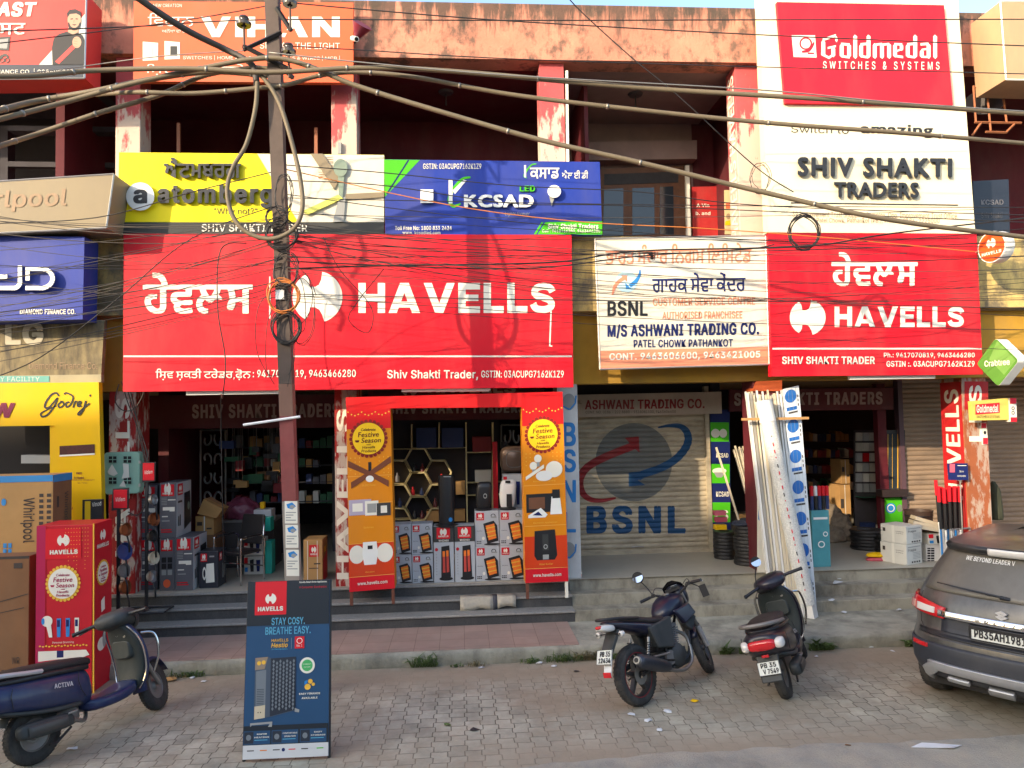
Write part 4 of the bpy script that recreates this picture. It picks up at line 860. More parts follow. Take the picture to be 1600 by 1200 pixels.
for a, b in (((380, 78), (440, 50)), ((432, 12), (455, 48)), ((380, 72), (455, 110)), ((448, 112), (458, 122))): mb.tube([P(*a, DP - .09), P(*b, DP - .09)], .025, WIRE, 4)
mb.build('cross_arm', q)
for x, y in ((381, 36), (453, 4), (451, 79)):
    c = P(x, y, DP - .1); mb = MB(); mb.lathe([(-.03, .03), (-.03, .075), (0, .08), (.015, .05), (.03, .045), (.05, .055), (.07, .045), (.08, .0)], c, 'Z', 18, PORC); mb.tube([c + Vector((0, 0, -.03)), c + Vector((.005, 0, -.3))], .012, POLE, 6); mb.build('insulator', q, smooth=True, angle=50)
mb = MB(); mb.tube([P(380, 664, DP - .12), P(469, 651, DP - .09)], .014, TUBE, 8); mb.build('tube_lamp', q, smooth=True, angle=40)
mb = MB(); mb.box(P(437, 470, DP) - Vector((.02, .1, 0)), P(447, 455, DP) + Vector((0, -.06, 0)), SILVER); mb.build('clamp', q)

def smooth_path(pts, n=10):                   # Catmull-Rom through the points
    pts = [Vector(p) for p in pts]; out = []
    for i in range(len(pts) - 1):
        p0, p1, p2, p3 = pts[max(i - 1, 0)], pts[i], pts[i + 1], pts[min(i + 2, len(pts) - 1)]
        for k in range(n):
            t = k / n; out.append(.5 * ((2 * p1) + (p2 - p0) * t + (2 * p0 - 5 * p1 + 4 * p2 - p3) * t * t + (3 * p1 - p0 - 3 * p2 + p3) * t ** 3))
    out.append(pts[-1]); return out
def cable(name, label, pts, r, m, cat='cable', group=None, d=DP, n=8, ties=None, seg=8):
    """pts: photo pixels with an optional third value, the distance of that point from the eye plane"""
    w = smooth_path([P(p[0], p[1], p[2] if len(p) > 2 else d) for p in pts], seg)
    mb = MB(); mb.tube(w, r, m, n)
    if ties:
        for k in range(ties, len(w) - 1, ties):
            t = (w[k + 1] - w[k]).normalized() * .012; mb.tube([w[k] - t, w[k] + t], r * 1.22, STEELW, n)
    o = mb.build(name, None, smooth=True)
    org = w[len(w) // 2]; o.location = org
    for v in o.data.vertices: v.co -= org
    o['label'] = label; o['category'] = cat
    if group: o['group'] = group
    return o
TG = 'thick service cables meeting at the pole'
cable('overhead_cable', 'uppermost thick grey cable, nearly level across the whole view in front of the orange sign', [(-60, 119, 7.2), (60, 118, 7.5), (150, 110), (290, 107), (420, 113), (560, 106), (700, 111), (1000, 137), (1300, 156), (1660, 182, 8.4)], .027, CABLE, group=TG, d=7.85, ties=13)
cable('overhead_cable', 'thick grey cable rising from the left, over the pole, then dropping steeply to the right', [(-60, 198, 7.3), (0, 186, 7.5), (100, 160), (200, 132), (300, 110), (390, 93), (440, 92), (490, 106), (560, 135), (700, 178), (850, 220), (1000, 254), (1200, 302), (1400, 345), (1660, 377, 8.3)], .027, CABLE, group=TG, d=7.92, ties=11)
cable('overhead_cable', 'thick tan cable from the left edge fading into the bundle near the pole top', [(-60, 187, 7.2), (0, 172, 7.4), (57, 158), (150, 142), (240, 123), (330, 112), (420, 118)], .03, CABLE, group=TG, d=8.02, ties=9)
cable('overhead_cable', 'lowest thick cable on the left, climbing from the edge to the pole', [(-60, 250, 7.3), (0, 228, 7.5), (50, 212), (150, 178), (250, 148), (320, 118), (400, 106), (440, 112)], .026, CABLE, group=TG, d=8.12, ties=12)
cable('overhead_cable', 'second thick cable on the right, passing just below the topmost one', [(150, 148, 8.6), (210, 144), (300, 146), (400, 138), (450, 132), (500, 118), (560, 113), (650, 121), (800, 148), (1000, 172), (1200, 192), (1400, 207), (1660, 229, 8.5)], .025, CABLE, group=TG, d=7.98, ties=10)
cable('overhead_cable', 'dark thick cable falling from the top edge to the pole', [(170, -40, 7.2), (220, 0, 7.4), (290, 46, 7.7), (350, 76), (388, 96), (398, 112), (402, 140)], .034, CABLED, group=TG, d=8.0)
cable('cable_loop', 'grey cable loop hanging from the pole top before the yellow sign', [(402, 128), (399, 170), (385, 225), (364, 262), (355, 298), (364, 338), (388, 364), (425, 373), (458, 358), (472, 328), (470, 285), (458, 230), (440, 170), (424, 138), (408, 118)], .024, CABLE, group=TG, d=7.9)
# coils of spare wire
def coil(label, cx, cy, rx, ry, n, m, d, r=.006, j=.1, name='wire_coil'):
    rnd = random.Random(int(cx * 7 + cy)); pts = []
    for k in range(n * 22):
        a = 2 * math.pi * k / 22; jj = 1 + j * math.sin(k * .31 + rnd.uniform(-.3, .3)) * .6 + rnd.uniform(-.02, .02)
        c = P(cx + rx * jj * math.cos(a) + 1.5 * math.sin(k * .17), cy + ry * jj * math.sin(a) + 2.0 * math.sin(k * .11), d); c.y += .03 * math.sin(k * .23); pts.append(c)
    mb = MB(); mb.tube(pts, r, m, 5); o = mb.build(name, None, smooth=True); org = pts[0].copy(); o.location = org
    for v in o.data.vertices: v.co -= org
    o['label'] = label; o['category'] = 'coil'; return o
coil('black wire coil hanging on the wires before the right red sign', 1256, 363, 23, 26, 5, WIRE, 8.5, .007, .04)
coil('orange cord coil hung on the pole in front of the logo', 442, 463, 24, 25, 6, COPPER, DP - .14, .006, .08)
coil('dark wire coil at the foot of the sign-level bundle, under the orange coil', 446, 512, 22, 24, 7, WIRE, DP - .13, .006, .14)
coil('dark wire coil on the pole at the top edge of the wide red sign', 438, 366, 24, 22, 5, WIRE, DP - .13, .006, .16)
coil('tangled wire loop on the pole beside the yellow sign', 430, 338, 17, 16, 4, WIRE, DP - .14, .005, .25)
coil('messy black wire bunch on the pole just above the orange coil', 444, 420, 19, 26, 4, WIRE, DP - .15, .005, .3)
coil('messy black wire bunch on the pole beside the lower cable loop', 441, 300, 14, 30, 3, WIRE, DP - .15, .005, .35)
coil('wide slack wire loop hanging right of the pole over the white logo', 470, 480, 22, 52, 2, WIRE, DP - .1, .004, .2)
coil('loose thin wire loops on the upper right pillar', 1186, 275, 14, 22, 3, WIRE, 9.6, .004, .35)
# thin wires: hand-set ones first, then the many that run from the pole to the shops
WG = 'thin wires strung across the shop signs'
WL = 'thin wire strung between the pole and the shops'
def wire(pts, d=8.2, r=.006, m=WIRE, label=WL, group=WG): return cable('overhead_wire', label, pts, r, m, 'wire', group, d, 5, seg=6)
LG_ = 'bare line wires high on the pole'
wire([(-40, 50, 7.6), (200, 42), (410, 31), (800, 32), (1200, 31), (1660, 30)], r=.007, label='bare line wire stretched level near the top edge', group=LG_)
wire([(453, 4), (560, 14), (800, 33), (1200, 55), (1660, 74)], r=.007, label='bare line wire from the topmost insulator, sloping gently right', group=LG_)
wire([(452, 72), (560, 78), (800, 92), (1200, 105), (1660, 117)], r=.006, label='bare line wire from the lower insulator to the right', group=LG_)
wire([(-40, 72, 7.6), (150, 50), (300, 30), (440, 5)], label='bare line wire rising left to right across the cricket-red advert', group=LG_, r=.006).__setitem__('label', 'bare line wire rising to the pole top across the corner advert')
wire([(420, 82), (560, 97), (800, 118), (1180, 140), (1400, 160), (1660, 178)], d=7.8, r=.008, m=STEELW, label='pale stay wire just above the topmost thick cable', group=LG_)
wire([(870, -30, 8.0), (900, 10), (985, 88), (1060, 150), (1180, 260), (1240, 300)], r=.007, label='wire dropping diagonally from the top edge past the peach parapet', group=LG_)
wire([(-40, 125, 7.5), (120, 105), (250, 88), (400, 78)], m=STEELW, label='pale stay wire above the left end of the topmost cable', group=LG_)
wire([(350, 900, 10.2), (345, 640, 9.9), (348, 620), (352, 560), (340, 480), (345, 390), (385, 380)], d=9.0, r=.007)
wire([(505, 370), (530, 420), (580, 480), (575, 520), (545, 500), (560, 470), (600, 420)], d=8.6, r=.005)
rnd = random.Random(21)
for k in range(32):                            # to the right, sagging
    y0 = rnd.choice([rnd.uniform(345, 385), rnd.uniform(300, 430), rnd.uniform(380, 425), rnd.uniform(430, 480)]); ye = y0 + rnd.uniform(-30, 95); x1 = rnd.choice([1660, 1660, 1660, rnd.uniform(900, 1540)]); sg = rnd.uniform(4, 60); d1 = rnd.uniform(8.0, 9.6)
    pts = []
    for i in range(7):
        t = i / 6; pts.append((448 + (x1 - 448) * t, y0 + (ye - y0) * t + sg * 4 * t * (1 - t) * .6, DP - .08 + (d1 - DP) * t))
    wire(pts, r=rnd.choice([.003, .0035, .004, .005]), m=rnd.choice([WIRE, WIRE, WIRE, CABLED]))
for k in range(30):                            # to the left
    y0 = rnd.choice([rnd.uniform(335, 385), rnd.uniform(400, 470)]); ye = y0 + rnd.uniform(-40, 130); x1 = -60; sg = rnd.uniform(0, 30); d1 = rnd.uniform(7.6, 9.2)
    pts = []
    for i in range(6):
        t = i / 5; pts.append((440 + (x1 - 440) * t, y0 + (ye - y0) * t + sg * 4 * t * (1 - t) * .6, DP - .08 + (d1 - DP) * t))
    wire(pts, r=rnd.choice([.003, .0035, .0045]), m=rnd.choice([WIRE, WIRE, CABLED]))
wire([(448, 265), (700, 320), (900, 346), (1100, 357), (1300, 372), (1540, 395)], r=.006, m=COPPER, label='orange cord running down right across the blue sign', group=WG)
wire([(448, 258), (600, 270), (800, 290), (1000, 300), (1200, 322), (1660, 338)]); wire([(448, 282), (600, 290), (800, 318), (1000, 322), (1660, 350)]); wire([(440, 265), (300, 300), (150, 340), (-40, 350)]); wire([(440, 318), (300, 372), (180, 470), (60, 560), (-40, 600)])
wire([(1660, 334, 8.8), (1400, 364), (1256, 385), (1000, 392), (860, 410), (600, 415), (448, 420)], r=.01)
wire([(1210, 382), (1160, 390), (1000, 400), (800, 420), (448, 408)], r=.008)
for k in range(6):                             # loops and tails close to the pole
    x = 446 + rnd.uniform(-6, 6); w_ = rnd.uniform(8, 40) * rnd.choice([-1, 1, 1]); y = rnd.uniform(380, 470)
    wire([(x, y), (x + w_, y + rnd.uniform(30, 60)), (x + w_ * 1.1, y + rnd.uniform(80, 120)), (x + w_ * .4, y + rnd.uniform(110, 160))], d=DP - .12, r=.004)
# ------------------------------------------------------------------ goods in front of and inside the shops
ZF = ZP + .007
KRAFT = M('kraft card', lin(176, 136, 84), rough=.85, var=.08, dirt=.15); KRAFTD = M('brown card', lin(126, 90, 60), rough=.85, var=.1, dirt=.2); CGREY = M('grey printed card', lin(92, 92, 98), rough=.5, var=.08); CPALE = M('pale grey printed card', lin(176, 180, 184), rough=.5, var=.05); CWHITE = M('white card', lin(206, 204, 194), rough=.7, var=.06, dirt=.12)
CRED = M('crimson printed card', lin(186, 22, 40), rough=.45, var=.06); CMAG = M('magenta printed card', lin(170, 24, 74), rough=.45, var=.06); LABR = M('red label', lin(206, 20, 36), rough=.45, var=.03); PLBLK = M('black plastic', (.018, .018, .02), rough=.35, var=.05); PLWHT = M('white plastic', (.72, .71, .68), rough=.35, var=.03); CHROME = M('chrome tube', (.6, .6, .6), rough=.15, metal=1, var=0); IRON = M('black iron', (.025, .025, .027), rough=.5, var=.1)
TEAL = M('teal plastic', lin(40, 168, 150), rough=.4); PURPLE = M('purple packet', lin(120, 56, 150), rough=.5); EMBER = M('printed orange glow', lin(232, 120, 40), rough=.5, var=.15, vs=30); EMBER2 = M('printed red glow', lin(190, 70, 60), rough=.5, var=.15)
TAPE = M('strapping tape', (.7, .68, .6), rough=.4, var=0); CBLUE = M('carton blue band', lin(52, 132, 190), rough=.6); INK = M('carton ink', (.05, .04, .035), rough=.7, var=0); GILT = M('gilt print', lin(226, 176, 60), rough=.5, var=.05); AMBER = M('amber print', lin(218, 120, 20), rough=.5, var=.06)
def carton(label, x0, x1, yt, d, depth, z0, m, group=None, sm=None, name='carton', cat='carton', yb=None, z1=None, zr=0.0, inset=.004):
    """square-on box: front edges and top read from the photo on plane Y=d. gives (thing, front map, right map, left map)"""
    ym = (yt + (yb or yt + 60)) / 2; a, b = P(x0, ym, d).x, P(x1, ym, d).x; z1 = z1 if z1 is not None else P((x0 + x1) / 2, yt, d).z
    q = thing(name, label, cat, ((a + b) / 2, d + depth / 2, z0), group)
    mb = MB(); mb.box((a + inset / 2, d, z0), (b - inset / 2, d + depth, z1 - inset), m)
    o = mb.build('box', q); bevel(o, .005, 2)
    if sm: MB().box((b - inset / 2 - .002, d + .004, z0 + .004), (b - inset / 2 + .001, d + depth - .004, z1 - inset - .004)).build('side_face', q, sm)
    b -= inset / 2; a += inset / 2; z1 -= inset
    fm = quadmap((a, d, z1), (b, d, z1), (b, d, z0), (a, d, z0)); rm = quadmap((b, d, z1), (b, d + depth, z1), (b, d + depth, z0), (b, d, z0)); lm = quadmap((a, d + depth, z1), (a, d, z1), (a, d, z0), (a, d + depth, z0))
    return q, fm, rm, z1
def redlabel(pr, u0, v0, u1, v1, asp):
    pr.rect(u0, v0, u1, v1, LABR); w = u1 - u0; havells_logo(pr, (u0 + u1) / 2, v0 + (v1 - v0) * .4, w * .26, WHITE, w * .26 * asp); pr.text('HAVELLS', u0 + w * .12, v0 + (v1 - v0) * .7, u1 - w * .12, v0 + (v1 - v0) * .86, WHITE, off=.05)
def mandala(pr, u, v, r, asp, fill, inkm, rim):
    for k in range(26):
        a = 2 * math.pi * k / 26; c, s_ = math.cos(a), math.sin(a); pr.disc(u + c * r * 1.1, v + s_ * r * 1.1 * asp, r * .12, r * .12 * asp, rim, 8)
    pr.disc(u, v, r * 1.05, r * 1.05 * asp, rim); pr.disc(u, v, r, r * asp, fill)
    for t, y0, y1, w in (('Celebrate', -.66, -.48, .46), ('Festive', -.42, -.1, .66), ('Season', -.04, .26, .62), ('with', .32, .42, .14), ('Havells', .46, .62, .4), ('Products', .68, .86, .46)):
        pr.text(t, u - w * r + (.16 * r if t == 'Season' else 0), v + y0 * r * asp, u + w * r + (.16 * r if t == 'Season' else 0), v + y1 * r * asp, inkm, font='std', off=.015, slant=.15)
    pr.poly([(u - .86 * r, v + .08 * r * asp), (u - .56 * r, v + .08 * r * asp), (u - .62 * r, v + .22 * r * asp), (u - .8 * r, v + .22 * r * asp)], inkm)
# refrigerator carton and brown carton
q, fm, rm, z = carton('tall kraft refrigerator carton with a blue band and sideways black lettering', -50, 83, 743, 9.05, .42, ZK, KRAFT, sm=KRAFTD)  # right face takes a darker card than the front
pr = Print(fm); pr.rect(0, 0, 1, .035, CBLUE); pr.text('Whirlpool', .62, .12, .79, .36, INK, rot=90, off=.01)
for k in range(2):
    for j in range(7): pr.rect(.84 + .09 * k, .1 + .03 * j, .89 + .09 * k, .118 + .03 * j, INK)
for k in range(4): pr.rect(.42 + .06 * (k % 2), .36 + .03 * (k // 2), .46 + .06 * (k % 2), .385 + .03 * (k // 2), CBLUE)
pr.disc(.42, .14, .03, .02, CBLUE, 10); pr.build('print', q)
pr = Print(rm); pr.rect(0, 0, 1, .04, CBLUE); pr.text('Whirlpool', .55, .1, .8, .3, INK, rot=90); pr.rect(.2, .12, .3, .18, INK); pr.build('print', q)
q, fm, rm, z = carton('dark brown carton standing at the kerb in front of the refrigerator carton', -30, 46, 869, 8.58, .26, 0, KRAFTD)
pr = Print(fm); pr.rect(0, 0, 1, .02, INK); pr.rect(.68, .05, .86, .09, INK); pr.line([(.3, .34), (.98, .28)], .006, INK); pr.line([(.3, .42), (.9, .38)], .006, INK); pr.rect(.45, .83, .95, .86, INK); pr.text('WR', .66, .74, .82, .79, INK); pr.build('print', q)
# crimson display carton
q, fm, rm, z = carton('tall crimson display carton with a white festive roundel, beside the parked blue scooter', 57, 145, 820, 8.45, .45, 0, CRED, name='display_carton')
pr = Print(fm); pr.rect(0, 0, .16, 1, CMAG); pr.rect(.16, .0, .17, 1, CRED); pr.rect(.16, .02, .8, .2, LABR)
havells_logo(pr, .48, .09, .11, WHITE, .036); pr.text('HAVELLS', .24, .145, .74, .172, WHITE, off=.06)
rn = random.Random(3)
for k in range(9):
    x = .52 + .05 * k
    for j in range(rn.randint(4, 12)): pr.disc(x, .02 + j * .024, .006, .003, GILT, 6)
mandala(pr, .48, .345, .26, .345, WHITE, CMAG, GILT)
pr.disc(.2, .565, .1, .032, WHITE, 20); pr.poly([(.18, .58), (.27, .58), (.3, .66), (.24, .66)], WHITE); pr.disc(.13, .565, .03, .02, SKYB, 12)
for k, mm_ in enumerate((SKYB, SKYB, WHITE)): x = .4 + .16 * k; pr.poly([(x - .03, .55), (x + .05, .55), (x + .04, .66), (x - .02, .66)], mm_); pr.rect(x - .02, .56, x + .03, .6, NAVY)
pr.text('Personal Grooming', .3, .685, .68, .7, WHITE)
for k in range(16): pr.disc(.08 + .055 * k, .71 + .004 * (k % 2), .02, .005, GILT, 8)
pr.poly([(.05, .74), (.9, .74), (.96, .77), (.8, .79), (.4, .79), (.05, .8)], WHITE); pr.rect(.38, .74, .5, .78, NAVY); pr.build('print', q)
pr = Print(rm); pr.rect(0, 0, .06, 1, GILT); havells_logo(pr, .5, .08, .14, WHITE, .034); pr.text('HAVELLS', .2, .13, .8, .155, WHITE, off=.05); mandala(pr, .5, .31, .27, .24, WHITE, CMAG, GILT)
pr.poly([(.42, .48), (.6, .46), (.62, .54), (.44, .55)], WHITE); pr.disc(.45, .74, .2, .04, WHITE, 20); pr.disc(.6, .72, .1, .05, LGREY, 20); pr.build('print', q)
MB().slab([(145, 818), (147, 818), (147, 1083), (145, 1084)], 8.446, .004, GILT).build('corner_strip', q)
q, fm, rm, z = carton('narrow black display board with a yellow edge behind the crimson carton', 128, 160, 780, 9.4, .05, ZK, PLBLK, name='display_board', cat='board')
pr = Print(fm); pr.rect(.14, .01, .42, .99, GOLD); pr.text('Vinod', .5, .02, .95, .05, WHITE, dy=-.01); pr.build('print', q)
# meter box
MGRN = M('mint enamel', lin(142, 184, 164), rough=.45, var=.06, dirt=.2, dcol=(.2, .2, .18))
d = DF - .16
q = thing('meter_box', 'mint green meter cabinet with four small windows and torn paper, on the left pillar', 'meter box', tuple(P(190, 772, d)))
pts = []
for cx, cy, a in ((212, 712, -90), (212, 765, 0), (169, 767, 90), (168, 713, 180)): pts += [(cx + 6 * math.cos(rad(a + 15 * i)), cy + 6 * math.sin(rad(a + 15 * i))) for i in range(7)]
bevel(MB().slab(pts, d, .15, MGRN).build('case', q), .012, 3)
pr = Print(flat(d), .014)
for x, y in ((176, 718), (199, 718), (176, 751), (199, 751)):
    pr.rect(x - 6, y - 5, x + 6, y + 5, BLACK); pr.rect(x - .6, y - 5, x + .6, y + 5, MGRN); pr.rect(x - 6, y - .6, x + 6, y + .6, MGRN)
pr.build('window', q)
pr = Print(flat(d), .016); pr.poly([(168, 737), (175, 725), (184, 740), (178, 744), (170, 741)], WHITE); pr.poly([(192, 724), (201, 725), (202, 746), (190, 748), (193, 738)], WHITE); pr.poly([(186, 760), (193, 750), (197, 761)], WHITE); pr.build('torn_paper', q)
mb = MB()
for y in (722, 758): mb.box(P(217, y, d) + Vector((0, -.01, -.02)), P(220, y, d) + Vector((0, .02, .02)), SILVER)
mb.build('hinge', q)
for k, pts in enumerate(([(186, 600), (180, 625), (190, 640), (208, 640), (222, 620), (226, 600)], [(190, 596), (200, 630), (212, 660), (222, 700), (226, 722)], [(196, 596), (206, 632), (218, 668), (228, 700), (232, 726)], [(200, 596), (211, 640), (222, 690), (230, 725)], [(200, 800), (215, 805), (226, 790), (228, 775)], [(202, 805), (220, 802), (230, 780)])):
    cable('service_wire', 'slack grey service wire looped over the left pillar by the meter cabinet', pts, .007, CABLED, 'wire', 'service wires at the meter cabinet', 10.2, 6)
# two pan racks
PANC = [M('copper pan', lin(150, 92, 60), rough=.35, metal=.6), M('blue pan', lin(50, 66, 120), rough=.35), M('steel pan', (.42, .42, .42), rough=.3, metal=.8), M('grey pan', lin(120, 118, 116), rough=.4), M('black pan', (.03, .03, .03), rough=.35), M('cream pan', lin(196, 184, 160), rough=.4)]
def pan(x, y, d, r, m, label, tilt):
    c = P(x, y, d); q = thing('frying_pan', label, 'pan', tuple(c), 'pans hanging on the two racks')
    n = (Vector((math.cos(rad(tilt)), -math.sin(rad(tilt)), .15))).normalized(); ux = n.cross(Vector((0, 0, 1))).normalized(); uz = ux.cross(n)
    rings = [[c + n * h + (ux * math.cos(2 * math.pi * k / 20) + uz * math.sin(2 * math.pi * k / 20)) * rr_ for k in range(20)] for h, rr_ in ((.0, .01), (.0, r * .8), (.05, r), (.05, r * .97), (.008, r * .78), (.008, .01))]
    MB().loft(rings, m).build('bowl', q, smooth=True, angle=35)
    mb = MB(); mb.tube([c + n * .045 - uz * r * .95, c + n * .06 - uz * (r + .09), c + n * .05 - uz * (r + .2)], [.012, .011, .013], PLBLK, 8); mb.build('handle', q, smooth=True)
def rack(px, ytop, sq, d, z0, lab, base_w, pans):
    q = thing('pan_rack', lab, 'rack', (P(px, 900, d).x, d, z0)); x = P(px, 900, d).x; zt = P(px, ytop, d).z
    mb = MB(); mb.box((x - .017, d - .017, z0 + .02), (x + .017, d + .017, zt + .02), IRON); mb.build('post', q)
    mb = MB()
    for a, b in (((-base_w, -.16), (base_w, -.16)), ((-base_w, .16), (base_w, .16)), ((-base_w, -.16), (-base_w, .16)), ((base_w, -.16), (base_w, .16)), ((0, -.16), (0, .16))): mb.tube([(x + a[0], d + a[1], z0 + .015), (x + b[0], d + b[1], z0 + .015)], .014, IRON, 4)
    mb.build('base', q)
    MB().slab(sq, d - .03, .02, IRON).build('placard', q); cx, cy = (sq[0][0] + sq[2][0]) / 2, (sq[0][1] + sq[2][1]) / 2; w, h = (sq[1][0] - sq[0][0]) * .42, (sq[3][1] - sq[0][1]) * .42
    pr = Print(flat(d - .03)); pr.rect(cx - w, cy - h, cx + w, cy + h, LABR); pr.text('Vidiem', cx - w * .7, cy - h * .15, cx + w * .7, cy + h * .3, WHITE, slant=.2, dy=-1); pr.build('lettering', q)
    mb = MB()
    for (x_, y_, r, m, l, t) in pans: mb.tube([(x, d, P(x_, y_, d).z + r), (P(x_, y_, d).x, d, P(x_, y_, d).z + r)], .006, IRON, 5)
    mb.build('hook', q)
    for a in pans: pan(a[0], a[1], d, *a[2:])
rack(185, 797, [(176, 764), (201, 762), (200, 795), (174, 798)], 9.62, ZK, 'black pan rack with a red placard in front of the left pillar', .2,
     [(193, 828, .085, PANC[0], 'copper pan, top of the front rack', 20), (191, 862, .11, PANC[1], 'blue pan on the front rack', 25), (190, 892, .09, PANC[3], 'dull grey pan low on the front rack', 20), (192, 918, .09, PANC[0], 'copper pan at the bottom of the front rack', 15)])
rack(229, 753, [(222, 722), (243, 722), (242, 752), (222, 754)], 10.02, .48, 'black pan rack with a red placard on the granite steps', .28,
     [(236, 781, .07, PANC[2], 'steel pan, top of the rear rack', 15), (237, 812, .09, PANC[0], 'copper pan on the rear rack', 20), (235, 838, .08, PANC[4], 'black pan on the rear rack', 20), (237, 872, .085, PANC[5], 'cream pan on the rear rack', 20), (234, 901, .08, PANC[2], 'small steel pan low on the rear rack', 20)])
# grey appliance cartons
GA = 'grey appliance cartons left of the steps'
def grey_art(q, fm, rm, asp, side=True, rows=True):
    pr = Print(fm); redlabel(pr, .1, .03, .86, .24, asp)
    if rows:
        for k, (u0, u1, v) in enumerate(((.5, .95, .3), (.2, .9, .44), (.6, .9, .5), (.15, .5, .6), (.15, .6, .68), (.1, .7, .84), (.1, .75, .88))): pr.rect(u0, v, u1, v + (.06 if k == 1 else .02), WHITE if k < 4 else (LABR if k > 4 else LGREY))
        for k in range(5): pr.rect(.12, .27 + .03 * k, .44, .28 + .03 * k, LGREY)
    else:
        for k in range(6): pr.rect(.15 + .4 * (k % 2), .36 + .12 * (k // 2), .45 + .4 * (k % 2), .46 + .12 * (k // 2), BLACK if k < 4 else LGREY)
        pr.disc(.5, .86, .25, .08, ORANGE, 16)
    pr.build('print', q)
    if side:
        pr = Print(rm); redlabel(pr, .06, .03, .4, .24, asp); pr.rect(.08, .34, .36, .38, INK); pr.poly([(.5, .22), (.92, .2), (.97, .8), (.5, .9)], PLBLK); pr.disc(.8, .48, .08, .08, FANM, 14); pr.rect(.1, .62, .16, .8, BLACK); pr.rect(.2, .6, .26, .8, BLACK); pr.build('print', q)
for lab, x0, x1, yt, d, dep, z0, z1, row in [('grey carton at the bottom left of the stack, behind the rear rack', 217, 247, 841, 10.62, .4, ZF, None, True), ('grey carton with picture tiles, second in the bottom row', 249, 273, 841, 10.52, .5, ZF, None, False), ('grey carton at the right end of the bottom row', 273.5, 302, 839, 10.50, .55, ZF, None, True),
                                          ('grey carton upper left, partly behind the rear rack', 217, 246, 758, 10.62, .4, 'up', None, True), ('topmost grey carton with a black appliance on its side face', 249, 276, 754, 10.52, .55, 'up', None, True)]:
    if z0 == 'up': z0 = P(250, 841, 10.52).z
    q, fm, rm, z = carton(lab, x0, x1, yt, d, dep, z0, CGREY, GA, sm=CPALE if x0 > 248 else None); grey_art(q, fm, rm, .62, x0 > 248 and x1 != 273, row)
q, fm, rm, z = carton('dark carton with a white kettle picture, right of the grey cartons', 311, 341, 861, 10.6, .35, ZF, M('black printed card', lin(44, 46, 54), rough=.45))
pr = Print(fm); redlabel(pr, .08, .06, .42, .28, .9); pr.poly([(.38, .34), (.78, .32), (.82, .84), (.36, .86)], WHITE); pr.ring(.28, .6, .1, .18, .04, WHITE, 20); pr.rect(.55, .12, .8, .16, LGREY); pr.build('print', q)
pr = Print(rm); redlabel(pr, .1, .06, .44, .28, .9); pr.poly([(.5, .4), (.8, .38), (.84, .76), (.5, .8)], LGREY); pr.build('print', q)
# office chair on tubes
def chair():
    c = P(375, 905, 11.0); q = thing('chair', 'black tubular armchair with chrome frame among the cartons', 'chair', (c.x, 11.0, ZF), rotz=rad(-28))
    for s in (-1, 1):
        mb = MB(); mb.tube(smooth_path([(s * .25, .22, .0), (s * .25, .2, .3), (s * .25, .2, .62), (s * .25, -.18, .64), (s * .25, -.24, .58), (s * .25, -.24, 0)], 6), .013, CHROME, 8); mb.build('leg_frame', q, smooth=True, local=True)
        mb = MB(); mb.box((s * .25 - .025, -.16, .645), (s * .25 + .025, .14, .67), PLBLK); bevel(mb.build('armrest', q, local=True), .008)
        mb = MB(); mb.tube([(s * .21, .2, .4), (s * .21, .24, .6), (s * .2, .29, .9)], .012, CHROME, 8); mb.build('back_tube', q, smooth=True, local=True)
    mb = MB(); mb.hexa([(-.22, -.24, .4), (.22, -.24, .4), (.21, .2, .4), (-.21, .2, .4)], [(-.22, -.24, .46), (.22, -.24, .46), (.21, .2, .445), (-.21, .2, .445)], PLBLK); bevel(mb.build('seat', q, local=True), .02, 3)
    mb = MB(); mb.hexa([(-.22, .2, .5), (.22, .2, .5), (.22, .24, .5), (-.22, .24, .5)], [(-.2, .27, .92), (.2, .27, .92), (.2, .31, .92), (-.2, .31, .92)], PLBLK); bevel(mb.build('backrest', q, local=True), .018, 3)
    mb = MB(); mb.tube([(-.25, .2, .2), (.25, .2, .2)], .01, CHROME, 6); mb.tube([(-.25, -.24, .3), (.25, -.24, .3)], .01, CHROME, 6); mb.build('stretcher', q, local=True)
chair()
def simple_box(label, x0, x1, yt, yb, d, dep, m, group=None, name='carton', cat='carton', art=None, z0=None):
    z0 = P((x0 + x1) / 2, yb, d).z if z0 is None else z0
    q, fm, rm, z = carton(label, x0, x1, yt, d, dep, z0, m, group, name=name, cat=cat, yb=yb)
    if art: art(q, fm, rm)
    return q
def art_kraft(q, fm, rm): pr = Print(fm); pr.rect(.47, 0, .53, 1, TAPE); pr.rect(.1, .3, .38, .5, INK); pr.rect(.62, .62, .9, .7, INK); pr.build('print', q)
def art_prod(q, fm, rm): pr = Print(fm); pr.rect(.02, .05, .2, .4, LABR); pr.poly([(.3, .2), (.5, .15), (.5, .85), (.34, .85)], PLBLK); pr.poly([(.62, .2), (.84, .2), (.8, .85), (.66, .85)], NAVY); pr.rect(.05, .6, .2, .85, SKYB); pr.build('print', q)
simple_box('small brown carton at the bottom behind the chair', 306, 338, 836, 905, 11.5, .4, KRAFTD, art=art_kraft, z0=ZF)
simple_box('brown carton on top of the small one behind the chair', 305, 334, 806, 836, 11.5, .38, KRAFT, art=art_kraft)
q = thing('open_carton', 'opened kraft carton tilted on top of the brown cartons', 'carton', tuple(P(325, 806, 11.5)))
MB().slab([(318, 780), (348, 795), (338, 810), (308, 803)], 11.45, .3, KRAFT).build('box', q); MB().slab([(318, 780), (348, 795), (350, 789), (330, 776)], 11.6, .01, KRAFTD).build('flap', q)
